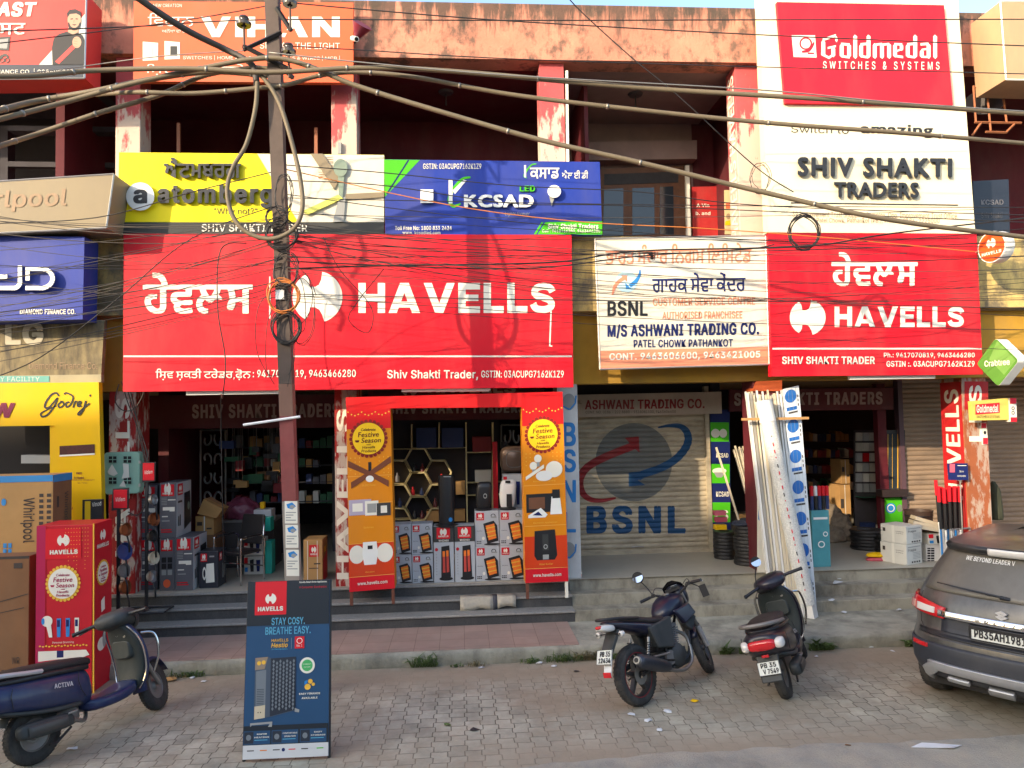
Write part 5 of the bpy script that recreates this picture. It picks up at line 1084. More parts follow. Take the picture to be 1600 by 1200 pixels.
mb = MB().box((P(338, 850, 12.0).x, 12.0, ZF), (P(428, 850, 12.0).x, 12.5, P(380, 816, 12).z)); q = thing('counter', 'dark counter behind the chair in the left shop', 'counter', (P(380, 850, 12).x, 12.2, ZF)); mb.build('body', q, M('dark counter', (.05, .045, .045), rough=.5)); mb = MB().box((P(336, 850, 11.97).x, 11.97, P(380, 816, 12).z), (P(430, 850, 12).x, 12.53, P(380, 812, 12).z)); mb.build('top', q, M('counter top', (.16, .15, .14), rough=.4))
def blob(c, rx, ry, rz, m, name, label, cat, seed=1, amp=.12, par=None, flat_=.35):
    rnd = random.Random(seed); bm = bmesh.new(); bmesh.ops.create_icosphere(bm, subdivisions=4, radius=1)
    from mathutils import noise as nz
    for v in bm.verts:
        n = nz.noise(v.co * 2.1 + Vector((seed * 3.1, 0, 0))) * amp + nz.noise(v.co * 5.3 + Vector((0, seed, 0))) * amp * .5; v.co *= 1 + n; z = max(v.co.z, -flat_); v.co = Vector((v.co.x * rx, v.co.y * ry, (z + flat_) * rz))
    me = bpy.data.meshes.new(name); bm.to_mesh(me); bm.free(); me.materials.append(m); me.shade_smooth(); o = bpy.data.objects.new(name, me); COL.objects.link(o); o.location = c; o['label'] = label; o['category'] = cat; return o
blob((P(372, 812, 11.95).x, 12.2, P(372, 812, 12).z), .27, .2, .24, M('maroon plastic bag', lin(110, 52, 72), rough=.4, var=.2, vs=20), 'plastic_bag', 'crumpled maroon plastic bag on the counter in the left shop', 'bag', 3, .3)
simple_box('white flat box on the counter beside the maroon bag', 396, 424, 796, 809, 11.7, .25, CPALE, name='box', cat='box', z0=P(410, 812, 12).z + .0)
PGRP = 'picture cartons under the counter'
simple_box('picture carton on the floor below the counter', 381, 412, 869, 893, 11.45, .3, CWHITE, art=art_prod, z0=ZF); simple_box('picture carton stacked on the floor one below the counter', 381, 411, 842, 868, 11.45, .3, CWHITE, art=art_prod); simple_box('purple packet on the stacked picture cartons', 380, 409, 823, 838, 11.5, .22, PURPLE, name='box', cat='box')
simple_box('tall teal plastic bin right of the picture cartons', 414, 425, 845, 888, 11.45, .2, TEAL, name='bin', cat='bin', z0=ZF); simple_box('short teal plastic tub above the teal bin', 409, 423, 808, 830, 11.55, .2, TEAL, name='tub', cat='tub')
simple_box('yellow and white tin on the counter', 406, 413, 784, 795, 11.8, .08, GOLD, name='tin', cat='tin')
def art_tan(q, fm, rm):
    pr = Print(fm); redlabel(pr, .3, .12, .8, .4, .6); pr.rect(.2, .02, .23, 1, TAPE); pr.rect(.72, .02, .75, 1, TAPE); pr.rect(.55, .55, .9, .58, INK); pr.rect(.3, .66, .8, .68, INK); pr.build('print', q)
    pr = Print(rm); pr.poly([(.1, .5), (.9, .3), (.9, 1), (.1, 1)], LABR); pr.rect(.3, .2, .6, .34, GOLD); pr.build('print', q)
simple_box('tan carton with a red label beside the worn middle pillar', 474, 504, 843, 903, 10.75, .4, KRAFT, art=art_tan, z0=ZF)
# ornamental grilles and shelves inside
SCR = M('dull silver grille', (.22, .21, .20), rough=.4, metal=.5, var=0)
def grille(lab, x0, y0, x1, y1, d, n):
    q = thing('ornamental_grille', lab, 'grille', tuple(P(x0, y1, d))); mb = MB(); cx = (x0 + x1) / 2; w = (x1 - x0) / 2; h = (y1 - y0) / n
    for k in range(n):
        for s in (-1, 1):
            c0 = y0 + h * (k + .5); pts = []
            for i in range(26):
                a = i / 25 * 4.6; r_ = 1 - i / 34; pts.append(P(cx + s * w * (.5 + .42 * r_ * math.cos(a + 2.4)), c0 + h * .42 * r_ * math.sin(a + 2.4) * (1 if k % 2 else -1), d))
            mb.tube(pts, .02, SCR, 5)
    mb.build('scrollwork', q, smooth=True); mb = MB()
    for a, b in (((x0, y0), (x1, y0)), ((x1, y0), (x1, y1)), ((x1, y1), (x0, y1)), ((x0, y1), (x0, y0))): mb.tube([P(*a, d), P(*b, d)], .018, SCR, 4)
    mb.build('frame', q)
grille('scrolled silver grille at the back of the left shop', 313, 672, 352, 792, 12.9, 4); grille('scrolled silver grille behind the archway, upper right', 783, 664, 816, 700, 12.5, 1)
q = thing('display_shelf', 'dim shelf unit at the back of the left shop', 'shelf', tuple(P(440, 860, 13.4)))
mb = MB()
for y in (700, 730, 756, 786): mb.box(P(362, y, 13.2), P(522, y, 13.2) + Vector((0, .35, .03)), GREYDARK)
for x in (362, 440, 520): mb.box(P(x, 870, 13.2), P(x, 680, 13.2) + Vector((.03, .35, 0)), GREYDARK)
mb.build('frame', q)
rn = random.Random(8)
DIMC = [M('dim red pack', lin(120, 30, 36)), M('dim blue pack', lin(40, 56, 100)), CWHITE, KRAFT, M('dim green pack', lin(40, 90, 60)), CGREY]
k = 0
for y in (700, 730, 756, 786):
    for x in range(368, 517, 11):
        if rn.random() < .12: continue
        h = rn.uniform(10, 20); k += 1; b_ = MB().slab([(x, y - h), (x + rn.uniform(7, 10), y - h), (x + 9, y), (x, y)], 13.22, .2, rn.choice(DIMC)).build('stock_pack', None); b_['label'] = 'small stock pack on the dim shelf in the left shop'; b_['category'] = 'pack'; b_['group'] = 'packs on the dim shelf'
# festive archway
DA = 9.96
q = thing('festive_archway', 'red and orange festive display archway on legs over the shop steps', 'archway', tuple(P(712, 930, DA)))
AR = vinyl('archway red', (206, 24, 28)); AO = vinyl('archway amber', (216, 132, 20)); AD = vinyl('archway vermilion', (206, 62, 24))
MB().slab([(540, 621), (879, 612), (879.5, 632), (815, 636), (610, 638), (541, 640)], DA, .28, AR).build('top_beam', q)
panels = [([(541, 640), (610, 638), (617, 919), (546, 925)], 'L'), ([(815, 636), (879.5, 632), (888, 908), (821, 911)], 'R')]
for quad, sdx in panels:
    o = MB().slab(quad, DA, .28, AO).build('side_panel', q)
    tl, tr, br_, bl = [P(x, y, DA) for x, y in quad]; fm = quadmap(tl, tr, br_, bl); pr = Print(fm)
    pr.rect(0, 0, 1, .11, AR)
    NB = 14
    for k in range(NB):                        # the print runs from red at the top through amber to vermilion below
        t = k / NB
    pr.rect(0, .62, 1, .91, AD) if False else None
    pr.rect(0, .74, 1, .92, AD); pr.rect(0, .92, 1, 1, LABR)
    for v in (.37, .52, .74, .92) if sdx == 'L' else (.45, .68, .92): pr.rect(0, v, 1, v + .0025, M('panel seam', lin(226, 170, 80), var=0))
    for k in range(13): pr.disc(.04 + .077 * k, .015 + .02 * abs(math.sin(k * .8)), .018, .004, GILT, 8)
    for k, x in enumerate((.08, .18, .28, .72, .82, .92)):
        for j in range(4 + k % 3): pr.disc(x, .27 + .022 * j, .012, .0035, GILT, 6)
    mandala(pr, .49, .165, .36, .245, M('roundel yellow', lin(236, 190, 10), var=.05), M('roundel ink', lin(96, 20, 10), var=0), M('roundel rim', lin(130, 24, 14), var=0))
    if sdx == 'L':
        FB = M('fan blade print', lin(112, 60, 36), var=.1); pr.rect(.47, .295, .54, .36, BLACK); pr.disc(.5, .36, .1, .022, BLACK, 20)
        for x, y in ((.02, .3), (.98, .285), (.08, .42), (.92, .42)): ribbon(pr, [(.5, .36), (x, y)], [.028, .036], FB)
        pr.disc(.5, .388, .09, .018, LETW, 16); pr.text('BLDC Fans', .33, .418, .62, .428, GILT)
        pr.poly([(.02, .5), (.52, .5), (.52, .585), (.02, .585)], M('switch plate lilac', lin(170, 160, 180), var=0)); pr.rect(.1, .52, .33, .565, WHITE); pr.rect(.38, .51, .68, .59, WHITE); pr.rect(.43, .525, .63, .575, LGREY); pr.rect(.64, .525, .95, .595, DGREY); pr.rect(.73, .54, .87, .58, WHITE); pr.text('Switches', .34, .65, .56, .66, GILT)
        pr.disc(.18, .8, .17, .05, WHITE, 20); pr.disc(.8, .8, .18, .052, WHITE, 20); pr.poly([(.32, .735), (.62, .735), (.65, .8), (.6, .86), (.34, .86), (.3, .8)], LETW); pr.rect(.42, .755, .53, .775, BLACK); pr.text('Geysers', .36, .895, .56, .905, GILT)
    else:
        for x, y in ((.25, .34), (.36, .3)): pr.disc(x, y, .09, .023, WHITE, 16); pr.rect(x - .03, y + .02, x + .04, y + .045, LGREY)
        pr.disc(.74, .365, .2, .046, WHITE, 24); pr.disc(.5, .4, .2, .03, PLWHT, 20); ribbon(pr, [(.06, .41), (.5, .345)], [.02, .02], WHITE); pr.text('Decorative Lighting', .24, .425, .76, .435, GILT)
        pr.rect(.06, .5, .72, .605, BLACK); pr.rect(.12, .52, .5, .585, M('oven print', lin(110, 70, 46), var=.2)); pr.poly([(.66, .52), (.86, .52), (.9, .62), (.62, .62)], LETW); pr.rect(.68, .48, .86, .53, BLACK); pr.poly([(.1, .62), (.4, .58), (.56, .62), (.5, .635), (.1, .635)], LETW); pr.poly([(.2, .62), (.34, .6), (.44, .625)], NAVY); pr.text('Domestic Appliances', .22, .66, .78, .67, GILT)
        pr.poly([(.24, .71), (.72, .705), (.76, .85), (.7, .875), (.28, .875), (.22, .85)], BLACK); pr.rect(.42, .73, .56, .82, DGREY); pr.ring(.49, .8, .05, .014, .02, LGREY, 14); pr.rect(.42, .845, .56, .872, LGREY); pr.text('Water Purifier', .33, .893, .65, .903, GILT)
    pr.text('www.havells.com', .18, .95, .84, .968, WHITE, off=.02); pr.build('print', o)
for x, y0, y1 in ((549, 918, 937), (614, 916, 934), (824, 908, 926), (885, 904, 920)):
    c = P(x, y0, DA + .02); MB().box((c.x - .02, DA + .01, .47), (c.x + .02, DA + .05, c.z + .05)).build('leg', q, M('rusty brown leg', lin(110, 66, 50), var=.2) if x < 880 else WHITE)
# heater cartons behind the archway
def art_heater(q, fm, rm):
    pr = Print(fm); redlabel(pr, .06, .05, .38, .26, .8)
    pr.poly([(.34, .36), (.78, .28), (.92, .42), (.96, .86), (.5, .94)], PLBLK); pr.poly([(.44, .42), (.8, .36), (.88, .78), (.56, .84)], EMBER)
    for k in range(3): pr.line([(.45 + .03 * k, .5 + .12 * k), (.83 + .02 * k, .45 + .12 * k)], .03, GILT)
    pr.disc(.7, .95, .34, .03, PLBLK, 20); pr.ring(.76, .14, .1, .06, .03, DGREY, 16); pr.rect(.66, .16, .9, .2, LGREY)
    for k in range(6): pr.rect(.06 + .07 * (k % 3), .85 + .05 * (k // 3), .11 + .07 * (k % 3), .88 + .05 * (k // 3), DGREY)
    pr.disc(.34, .78, .06, .05, WHITE, 12); pr.text('Bonfire', .08, .55, .3, .58, INK); pr.build('print', q)
def art_tower(q, fm, rm):
    pr = Print(fm); pr.rect(0, 0, 1, .28, DGREY); redlabel(pr, .16, .02, .82, .22, .42); pr.text('WHIZHEO', .25, .235, .75, .27, WHITE, off=.03)
    pr.poly([(.38, .36), (.78, .34), (.84, .9), (.36, .92)], PLBLK); pr.poly([(.44, .44), (.56, .44), (.57, .82), (.44, .82)], EMBER2); pr.poly([(.62, .43), (.74, .43), (.76, .81), (.63, .82)], EMBER2); pr.poly([(.44, .44), (.56, .44), (.56, .54), (.44, .54)], EMBER); pr.poly([(.62, .43), (.74, .43), (.74, .53), (.62, .54)], EMBER); pr.disc(.6, .93, .34, .035, PLBLK, 20)
    pr.disc(.14, .41, .08, .03, CRED, 14)
    for k in range(8): pr.disc(.14, .5 + .05 * k, .03, .008, LGREY, 8)
    pr.build('print', q)
HG = 'panel heater cartons stacked behind the archway'
dH = 10.44
for lab, x0, x1, yt, yb in [('panel heater carton, bottom left corner of the pile', 613, 643.5, 867, 914), ('panel heater carton, bottom row beside the left corner one', 644, 677, 866, 913), ('panel heater carton, bottom row right of the tower heater cartons', 743, 781, 853, 908), ('panel heater carton, bottom right corner of the pile', 781.5, 820, 852, 907)]: simple_box(lab, x0, x1, yt, yb, dH, .3, CPALE, HG, art=art_heater, z0=ZF)
for lab, x0, x1, yt, yb in [('panel heater carton, upper left corner of the pile', 612, 642.5, 819, 867), ('panel heater carton in the upper row beside the left corner one', 643, 676, 818, 866), ('panel heater carton under the black fan heater', 742, 780, 798, 853), ('panel heater carton under the white fan heater', 780.5, 819, 797, 852)]: simple_box(lab, x0, x1, yt, yb, dH + .005, .3, CPALE, HG, art=art_heater)
for lab, x0, x1 in [('left tower heater carton in the middle of the pile', 677.5, 709.5), ('right tower heater carton in the middle of the pile', 710.5, 742.5)]: simple_box(lab, x0, x1, 822 if x0 < 700 else 821, 912, dH - .01, .3, CPALE, 'tower heater cartons', art=art_tower, z0=ZF)
d = dH + .12; c = P(698, 822, d)
q = thing('tower_heater', 'tall black tower heater standing on the left tower carton', 'heater', tuple(c)); zt = P(698, 742, d).z
mb = MB(); rings = [[(c.x + .115 * s_ * math.cos(a), d + .09 * s_ * math.sin(a), z) for a in [2 * math.pi * k / 24 for k in range(24)]] for z, s_ in ((c.z + .03, .9), (c.z + .1, .95), (zt - .05, .98), (zt - .01, .9), (zt, .6))]
mb.loft(rings, PLBLK); mb.build('body', q, smooth=True, angle=40); mb = MB(); mb.lathe([(0, .17), (.015, .17), (.03, .12)], (c.x, d, c.z), 'Z', 28, PLBLK, cap=True); mb.build('base', q, smooth=True, angle=40)
pr = Print(lambda u, v, off=0: P(u, v, d - .1 - off)); pr.disc(704, 812, 3, 3.5, SKYB, 14); pr.rect(693, 744, 705, 745.5, LGREY); pr.build('badge', q)
def fan_heater(lab, x0, x1, yt, yb, m, dark, group=None):
    d = dH + .12; c = P((x0 + x1) / 2, yb, d); zt = P((x0 + x1) / 2, yt, d).z; w = (P(x1, yb, d).x - P(x0, yb, d).x) / 2; q = thing('fan_heater', lab, 'heater', tuple(c)); H = zt - c.z
    rings = [[(c.x + dx + w * sx * (abs(math.cos(a)) ** .6) * (1 if math.cos(a) > 0 else -1), d + .08 * sx * (abs(math.sin(a)) ** .6) * (1 if math.sin(a) > 0 else -1), c.z + z * H) for a in [2 * math.pi * k / 28 for k in range(28)]] for z, sx, dx in ((.1, .72, -.01), (.2, .85, -.005), (.5, .95, 0), (.8, .95, .01), (.95, .86, .015), (1, .6, .015))]
    MB().loft(rings, m).build('body', q, smooth=True, angle=50); mb = MB(); mb.lathe([(0, w * .95), (.02, w * .95), (.035, w * .6)], (c.x, d, c.z), 'Z', 24, PLBLK, cap=True); mb.build('base', q, smooth=True, angle=40)
    fm = flat(d - .083); pr = Print(fm); xm = (x0 + x1) / 2; pr.rect(xm - 4, yt + 1, xm + 4, yt + 5, BLACK) if not dark else pr.ring(xm + 2, yt + 22, 3, 4, 1, LGREY, 14)
    if not dark: pr.poly([(xm - 2, yb - 24), (xm + 6, yb - 24), (xm + 7, yb - 4), (xm - 2, yb - 4)], BLACK)
    pr.build('vent', q)
fan_heater('black fan heater on the upper heater cartons', 743, 769, 753, 797, PLBLK, True); fan_heater('white fan heater on the upper heater cartons', 780, 807, 750, 796, PLWHT, False)
c = P(803, 717, 11.1); q = thing('water_heater', 'rounded brown water heater hanging behind the right archway panel', 'water heater', tuple(c)); GEY = M('bronze enamel', lin(112, 92, 80), rough=.3, metal=.3)
mb = MB(); rings = []
for h, s_ in ((.16, .7), (.12, .93), (.02, 1), (-.06, .93), (-.09, .8)):
    rings.append([(c.x + .21 * s_ * (abs(math.cos(a)) ** .6) * (1 if math.cos(a) > 0 else -1), c.y + h, c.z + .2 * s_ * (abs(math.sin(a)) ** .6) * (1 if math.sin(a) > 0 else -1)) for a in [2 * math.pi * k / 32 for k in range(32)]])
mb.loft(rings, GEY); mb.build('shell', q, smooth=True, angle=60); mb = MB(); mb.tube([(c.x - .05 + .12 * (abs(math.cos(a)) ** .6) * (1 if math.cos(a) > 0 else -1) + .05, c.y - .092, c.z + .12 * (abs(math.sin(a)) ** .6) * (1 if math.sin(a) > 0 else -1)) for a in [2 * math.pi * k / 32 for k in range(33)]], .006, SCR, 5); mb.build('trim_ring', q)
mb = MB(); mb.box((c.x - .05, c.y + .15, c.z + .1), (c.x + .05, DB + 1.2, c.z + .14), SCR); mb.build('bracket', q)
simple_box('red and blue carton behind the white fan heater', 786, 818, 741, 797, 10.75, .25, CPALE, art=art_prod)
# honeycomb shelves at the back of the shop
HC = M('cream shelf board', lin(206, 190, 140), rough=.5, var=.05); d = 12.3
q = thing('honeycomb_shelf', 'cream honeycomb wall shelf behind the archway', 'shelf', tuple(P(680, 820, d))); mb = MB()
def hexf(cx, cy, rx, ry):
    pts = [(cx + rx * math.cos(rad(60 * k)), cy + ry * math.sin(rad(60 * k)) * 1.02) for k in range(6)]
    for k in range(6):
        a, b = pts[k], pts[(k + 1) % 6]; A, Bq = P(*a, d), P(*b, d); n = (Bq - A).cross(Vector((0, 1, 0))).normalized() * .012; mb.hexa([A - n, Bq - n, Bq + n, A + n], [p_ + Vector((0, .25, 0)) for p_ in (A - n, Bq - n, Bq + n, A + n)], HC)
for cx, cy in ((653, 720), (653, 757), (653, 795), (684.5, 738.5), (684.5, 776), (621.5, 738.5), (621.5, 776)): hexf(cx, cy, 20.6, 21)
mb.build('hexagon_frame', q); mb = MB()
for a, b in (((728, 660), (730, 820)), ((770, 660), (770, 800)), ((643, 663), (643, 700)), ((686, 660), (686, 700))): mb.hexa([P(a[0] - 1, a[1], d), P(a[0] + 1, a[1], d), P(b[0] + 1, b[1], d), P(b[0] - 1, b[1], d)], [p_ + Vector((0, .25, 0)) for p_ in (P(a[0] - 1, a[1], d), P(a[0] + 1, a[1], d), P(b[0] + 1, b[1], d), P(b[0] - 1, b[1], d))], HC)
for x0, x1, y in ((612, 728, 701), (728, 770, 707), (728, 790, 754), (728, 790, 774), (612, 665, 812)): mb.box(P(x0, y + 1, d), P(x1, y - 1, d) + Vector((0, .25, 0)), HC)
mb.build('shelf_board', q)
MB().box((P(608, 730, d).x, d + .26, ZP), (P(782, 730, d).x, d + .3, 3.4)).build('back_panel', q, M('dark shelf back', (.04, .035, .04), rough=.8))
rn = random.Random(5); BOT = M('maroon bottle', lin(92, 26, 30), rough=.3)
for cx, cy in ((645, 764), (659, 766), (625, 782), (690, 744), (680, 782), (621, 742), (647, 727), (660, 728), (648, 800), (660, 801)):
    dd = d + .08; b_ = P(cx, cy + 11, dd); mm_ = MB(); mm_.lathe([(0, .0), (0, .035), (.09, .035), (.115, .015), (.15, .014), (.155, .0)], b_, 'Z', 12, rn.choice([BOT, PLBLK, DIMC[1], DIMC[5], LABR])); o = mm_.build('bottle', None, smooth=True, angle=40); o['label'] = 'small dark bottle in the honeycomb shelf'; o['category'] = 'bottle'; o['group'] = 'bottles in the honeycomb shelf'
for lab, x0, x1, yt, yb, m in [('blue picture pack on the top shelf behind the archway', 650, 682, 668, 700, DIMC[1]), ('second blue pack on the top shelf behind the archway', 690, 724, 668, 700, DIMC[1]), ('red and blue pack high on the right shelf', 738, 768, 682, 706, DIMC[0]), ('white and green pack on the right shelf', 742, 768, 734, 753, CWHITE), ('kraft pack on the lower right shelf', 712, 727, 752, 773, KRAFT), ('kraft box under the honeycomb shelf', 666, 727, 797, 815, KRAFT)]: simple_box(lab, x0, x1, yt, yb, d + .02, .18, m, name='stock_pack', cat='pack')
for x, y in ((790, 770), (776, 770)):
    simple_box('red upright banner strip beside the shelf' if x == 776 else 'dark narrow carton beside the red strip', x - 6, x + 2, 690, 800, 12.1, .05, LABR if x == 776 else PLBLK, name='upright_panel', cat='panel')
q = thing('paper_cup', 'tiny orange paper cup at the edge of the closed shop floor', 'cup', tuple(P(907, 905, 10.5))); c = P(907, 905, 10.42); mb = MB(); mb.lathe([(0, 0), (0, .022), (.08, .03), (.08, .026), (.01, .02)], (c.x, 10.45, ZF), 'Z', 14, ORANGE); mb.build('cup', q, smooth=True, angle=40); mb = MB(); mb.lathe([(.055, .0285), (.082, .0315)], (c.x, 10.45, ZF), 'Z', 14, WHITE); mb.build('rim', q)
# ------------------------------------------------------------------ the right-hand shop
q = sign('wall_panel', 'green and navy lighting panel reading KCSAD beside the closed shutter', [(1110, 640), (1140, 640), (1142, 862), (1114, 862)], DB - .05, .05, NAVY); d = DB - .05
pr = Print(flat(d)); pr.rect(1110, 660, 1139, 690, GREEN); pr.rect(1111, 725, 1140, 755, GREEN); pr.rect(1112, 785, 1141, 816, GREEN); pr.disc(1118, 677, 7, 7, WHITE, 16); pr.disc(1130, 677, 6, 7, WHITE, 16); pr.disc(1124, 736, 11, 5, WHITE, 18); pr.poly([(1115, 738), (1133, 738), (1128, 746), (1120, 746)], LGREY); pr.text('KCSAD', 1119, 768, 1139, 776, WHITE, off=.02); pr.text('KCSAD', 1119, 708, 1138, 715, WHITE, off=.02); pr.text('TS', 1114, 797, 1138, 812, WHITE, off=.03); pr.build('print', q)
def lean(name, label, cat, top, bot, w, t, m, group=None, tube=None):
    """length of trunking from a foot point to a top point given in world metres"""
    a, b = Vector(bot), Vector(top); q_ = MB(); ax = (b - a).normalized(); sx = Vector((1, 0, 0)) - ax * ax.x; sx.normalize(); sy = ax.cross(sx)
    if tube: q_.tube([a, b], tube, m, 12)
    else: q_.hexa([a - sx * w / 2 - sy * t / 2, a + sx * w / 2 - sy * t / 2, a + sx * w / 2 + sy * t / 2, a - sx * w / 2 + sy * t / 2], [b - sx * w / 2 - sy * t / 2, b + sx * w / 2 - sy * t / 2, b + sx * w / 2 + sy * t / 2, b - sx * w / 2 + sy * t / 2], m)
    o = q_.build(name, None, smooth=bool(tube), angle=40 if tube else None); o.location = a
    for v in o.data.vertices: v.co -= a
    o['label'] = label; o['category'] = cat
    if group: o['group'] = group
    return o
PVC = M('ivory trunking', lin(204, 192, 166), rough=.45, var=.06, dirt=.1); PVCW = M('white trunking', lin(214, 212, 206), rough=.4, var=.04, dirt=.08)
rn = random.Random(2)
for k in range(9):
    x = 1146 + k * 2.9 + rn.uniform(-.5, .5); tp = P(x, 699 + rn.uniform(-3, 4), 11.7 + .02 * (k % 3)); bt = P(x * .62 + 1180 * .38 + k * .6, 806, 11.3 + .03 * (k % 4)); bt.z = ZF; bt.y = 11.15 + .05 * (k % 4); bt.x = tp.x + .22 + k * .008
    lean('trunking_length', 'short ivory trunking length leaning by the lighting panel', 'trunking', tp, bt, .026, .014, PVC, 'short trunking lengths by the lighting panel')
tp = P(1119, 699, 11.3); bt = P(1156, 800, 11.0); bt = tp + (bt - tp) * 1.5; bt.z = ZF; lean('trunking_length', 'single ivory trunking length leaning far to the left over the panel', 'trunking', tp, bt, .03, .014, PVC)
LGp = 'long white trunking lengths leaning on the pillar'
PVCS = M('shaded trunking', lin(150, 146, 138), rough=.5, var=.1, dirt=.2)  # darker copy puts the bundle's gap shading into the colour
for k in range(24):
    r_, c_ = divmod(k, 12); x = 1165 + c_ * 4.6 + r_ * 2.5 + rn.uniform(-1, 1); tp = P(x, 612 + rn.uniform(-3, 8), 10.34 - .06 * r_ - rn.uniform(0, .03)); bx = 1206 + c_ * 3.9 + r_ * 2; bt = G(bx, 958 - c_ * .5, ZK + .01); bt.y = 9.8 - .02 * r_ - .012 * c_; bt.x = P(bx, 958, 9.8).x; bt.z = ZK + .012
    lean('trunking_length', 'long white trunking length leaning against the worn red pillar', 'trunking', tp, bt, rn.choice([.024, .03, .036]), .018, rn.choice([PVC, PVCW, PVCS]), LGp)
# wrapped roll and the clear-wrapped bundle
WRAP = M('net wrapped tube', lin(206, 206, 200), rough=.6, var=.25, vs=60, bump=.8, bs=60)
a, b = P(1194, 632, 10.08), P(1262, 945, 9.72); b.z = max(b.z, .30)
q = thing('wrapped_tube_roll', 'thick white net-wrapped bundle of tubes leaning between the trunking and the clear pack', 'bundle', tuple(b))
mb = MB(); mb.tube([a, b], .108, WRAP, 20); mb.build('wrapping', q, smooth=True, angle=40); e = (a - b).normalized(); mb = MB(); mb.tube([b - e * .18, b - e * .002], .112, PVCW, 4); mb.build('foot_sleeve', q); mb = MB(); mb.tube([a - e * .25, a + e * .05], .113, PVCW, 18); mb.build('head_sleeve', q)
pr = Print(lambda u, v, off=0: a + (b - a) * v + Vector((u, -.109 - off, 0)))
for k in range(22): v = .16 + k * .036; pr.rect(-.05, v, -.035, v + (.018 if k % 3 else .006), LABR if k % 4 else INK)
pr.build('print', q)
TLb, TRb, BRb, BLb = P(1224, 608, 10.22), P(1248, 602, 10.22), P(1277, 962, 9.80), P(1254, 966, 9.80)
for v_ in (BRb, BLb): v_.z = ZK + .01
q = thing('pipe_pack', 'clear-wrapped pipe pack printed with large blue dots, leaning on the pillar', 'bundle', tuple(BLb))
fm = quadmap(TLb, TRb, BRb, BLb); n = (TRb - TLb).cross(BLb - TLb).normalized(); n = n if n.y > 0 else -n
MB().hexa([TLb, TRb, BRb, BLb], [p_ + n * .12 for p_ in (TLb, TRb, BRb, BLb)], M('clear film pack', lin(206, 212, 216), rough=.25, var=.08, coat=.5)).build('pack', q)
pr = Print(fm); DOT = M('blue dot print', lin(32, 96, 170), rough=.35, var=.05)
for k in range(7):
    v = .04 + k * .138; pr.disc(.42, v, .38, .03, DOT, 24); pr.rect(.1, v + .05, .75, v + .066, DOT); pr.rect(.2, v + .072, .8, v + .08, INK)
    for j in range(3): pr.rect(.84, v + .02 * j, .9, v + .012 + .02 * j, INK)
for u in (.28, .52, .76): pr.rect(u, 0, u + .012, 1, LGREY)
pr.build('print', q)
q = thing('brace_stick', 'wooden stick holding the leaning trunking to the pillar', 'stick', tuple(P(1200, 653, 10.0))); MB().box(P(1160, 655, 10.05) + Vector((0, 0, -.02)), P(1264, 654, 10.05) + Vector((0, .04, .025)), M('raw stick', lin(176, 134, 84))).build('stick', q)
MB().slab([(1182, 596), (1222, 594), (1222, 611), (1177, 611)], 10.38, .3, M('orange shelf board', lin(180, 84, 44))).build('capital_box', B)
# coils of black pipe
def coil_stack(cx, y0, d, n, R, m, lab, grp, colors=None):
    base_ = P(cx, y0, d); z = ZF
    for k in range(n):
        h = .052; mb = MB(); rings = []
        for i in range(3): pass
        mb.lathe([(0, R * .55), (0, R * .96), (h * .3, R), (h * .7, R), (h, R * .96), (h, R * .55), (h * .5, R * .5), (0, R * .55)], (base_.x + random.uniform(-.015, .015), d, z), 'Z', 26, (colors[k % len(colors)] if colors else m)); o = mb.build('pipe_coil', None, smooth=True, angle=50); o['label'] = lab; o['category'] = 'coil'; o['group'] = grp; z += h + .001
    return z
BPIPE = M('black hose', (.02, .02, .021), rough=.4, var=.2, vs=40, bump=.6, bs=50)
coil_stack(1172, 870, 11.0, 11, .23, BPIPE, 'black hose coil in the tall stack beside the lighting panel', 'hose coils by the lighting panel'); coil_stack(1133, 866, 11.5, 8, .17, BPIPE, 'black hose coil in the low stack under the lighting panel', 'hose coils under the lighting panel')
blob((P(1170, 800, 11.0).x, 11.0, ZF + 11 * .053), .26, .2, .07, M('dark tarpaulin', lin(40, 48, 66), rough=.6), 'folded_cloth', 'dark blue cloth thrown over the hose coil stack', 'cloth', 5, .3)
for lab, x, y, m in (('pink packet on the low hose stack', 1126, 802, M('pink packet', lin(190, 90, 110))), ('second pink packet lower on the hose stack', 1128, 812, M('rose packet', lin(170, 70, 90))), ('yellow packet on the low hose stack', 1127, 824, GOLD)): simple_box(lab, x - 9, x + 9, y - 4, y + 4, 11.28, .12, m, name='packet', cat='packet')
simple_box('kraft carton between the hose coils and the pillar', 1167, 1186, 806, 868, 11.1, .3, KRAFT, art=art_kraft, z0=ZF)
simple_box('teal showcase with printed rosettes beside the pipe pack', 1269, 1297, 797, 888, 10.6, .3, M('teal showcase', lin(84, 150, 158), rough=.25, var=.15, coat=.4), name='showcase', cat='showcase', z0=ZF, art=lambda q, fm, rm: (lambda pr: (pr.ring(.5, .6, .2, .06, .06, LETW, 20), pr.ring(.75, .42, .14, .045, .05, LETW, 20), pr.rect(.1, .12, .9, .16, LETW), pr.build('print', q)))(Print(fm)))
for k in range(5):
    c = P(1268 + k * 6, 797, 10.72); mb = MB(); z0 = P(1283, 797, 10.6).z; mb.lathe([(0, 0), (0, .026), (.2, .026)], (c.x, 10.7, z0), 'Z', 12, PLBLK if k % 2 else DIMC[1]); mb.lathe([(.2, .027), (.34, .027), (.35, .0)], (c.x, 10.7, z0), 'Z', 12, LABR if k != 1 else LETW); o = mb.build('spray_can', None, smooth=True, angle=40); o['label'] = 'red-capped can standing on the teal showcase'; o['category'] = 'can'; o['group'] = 'cans on the teal showcase'
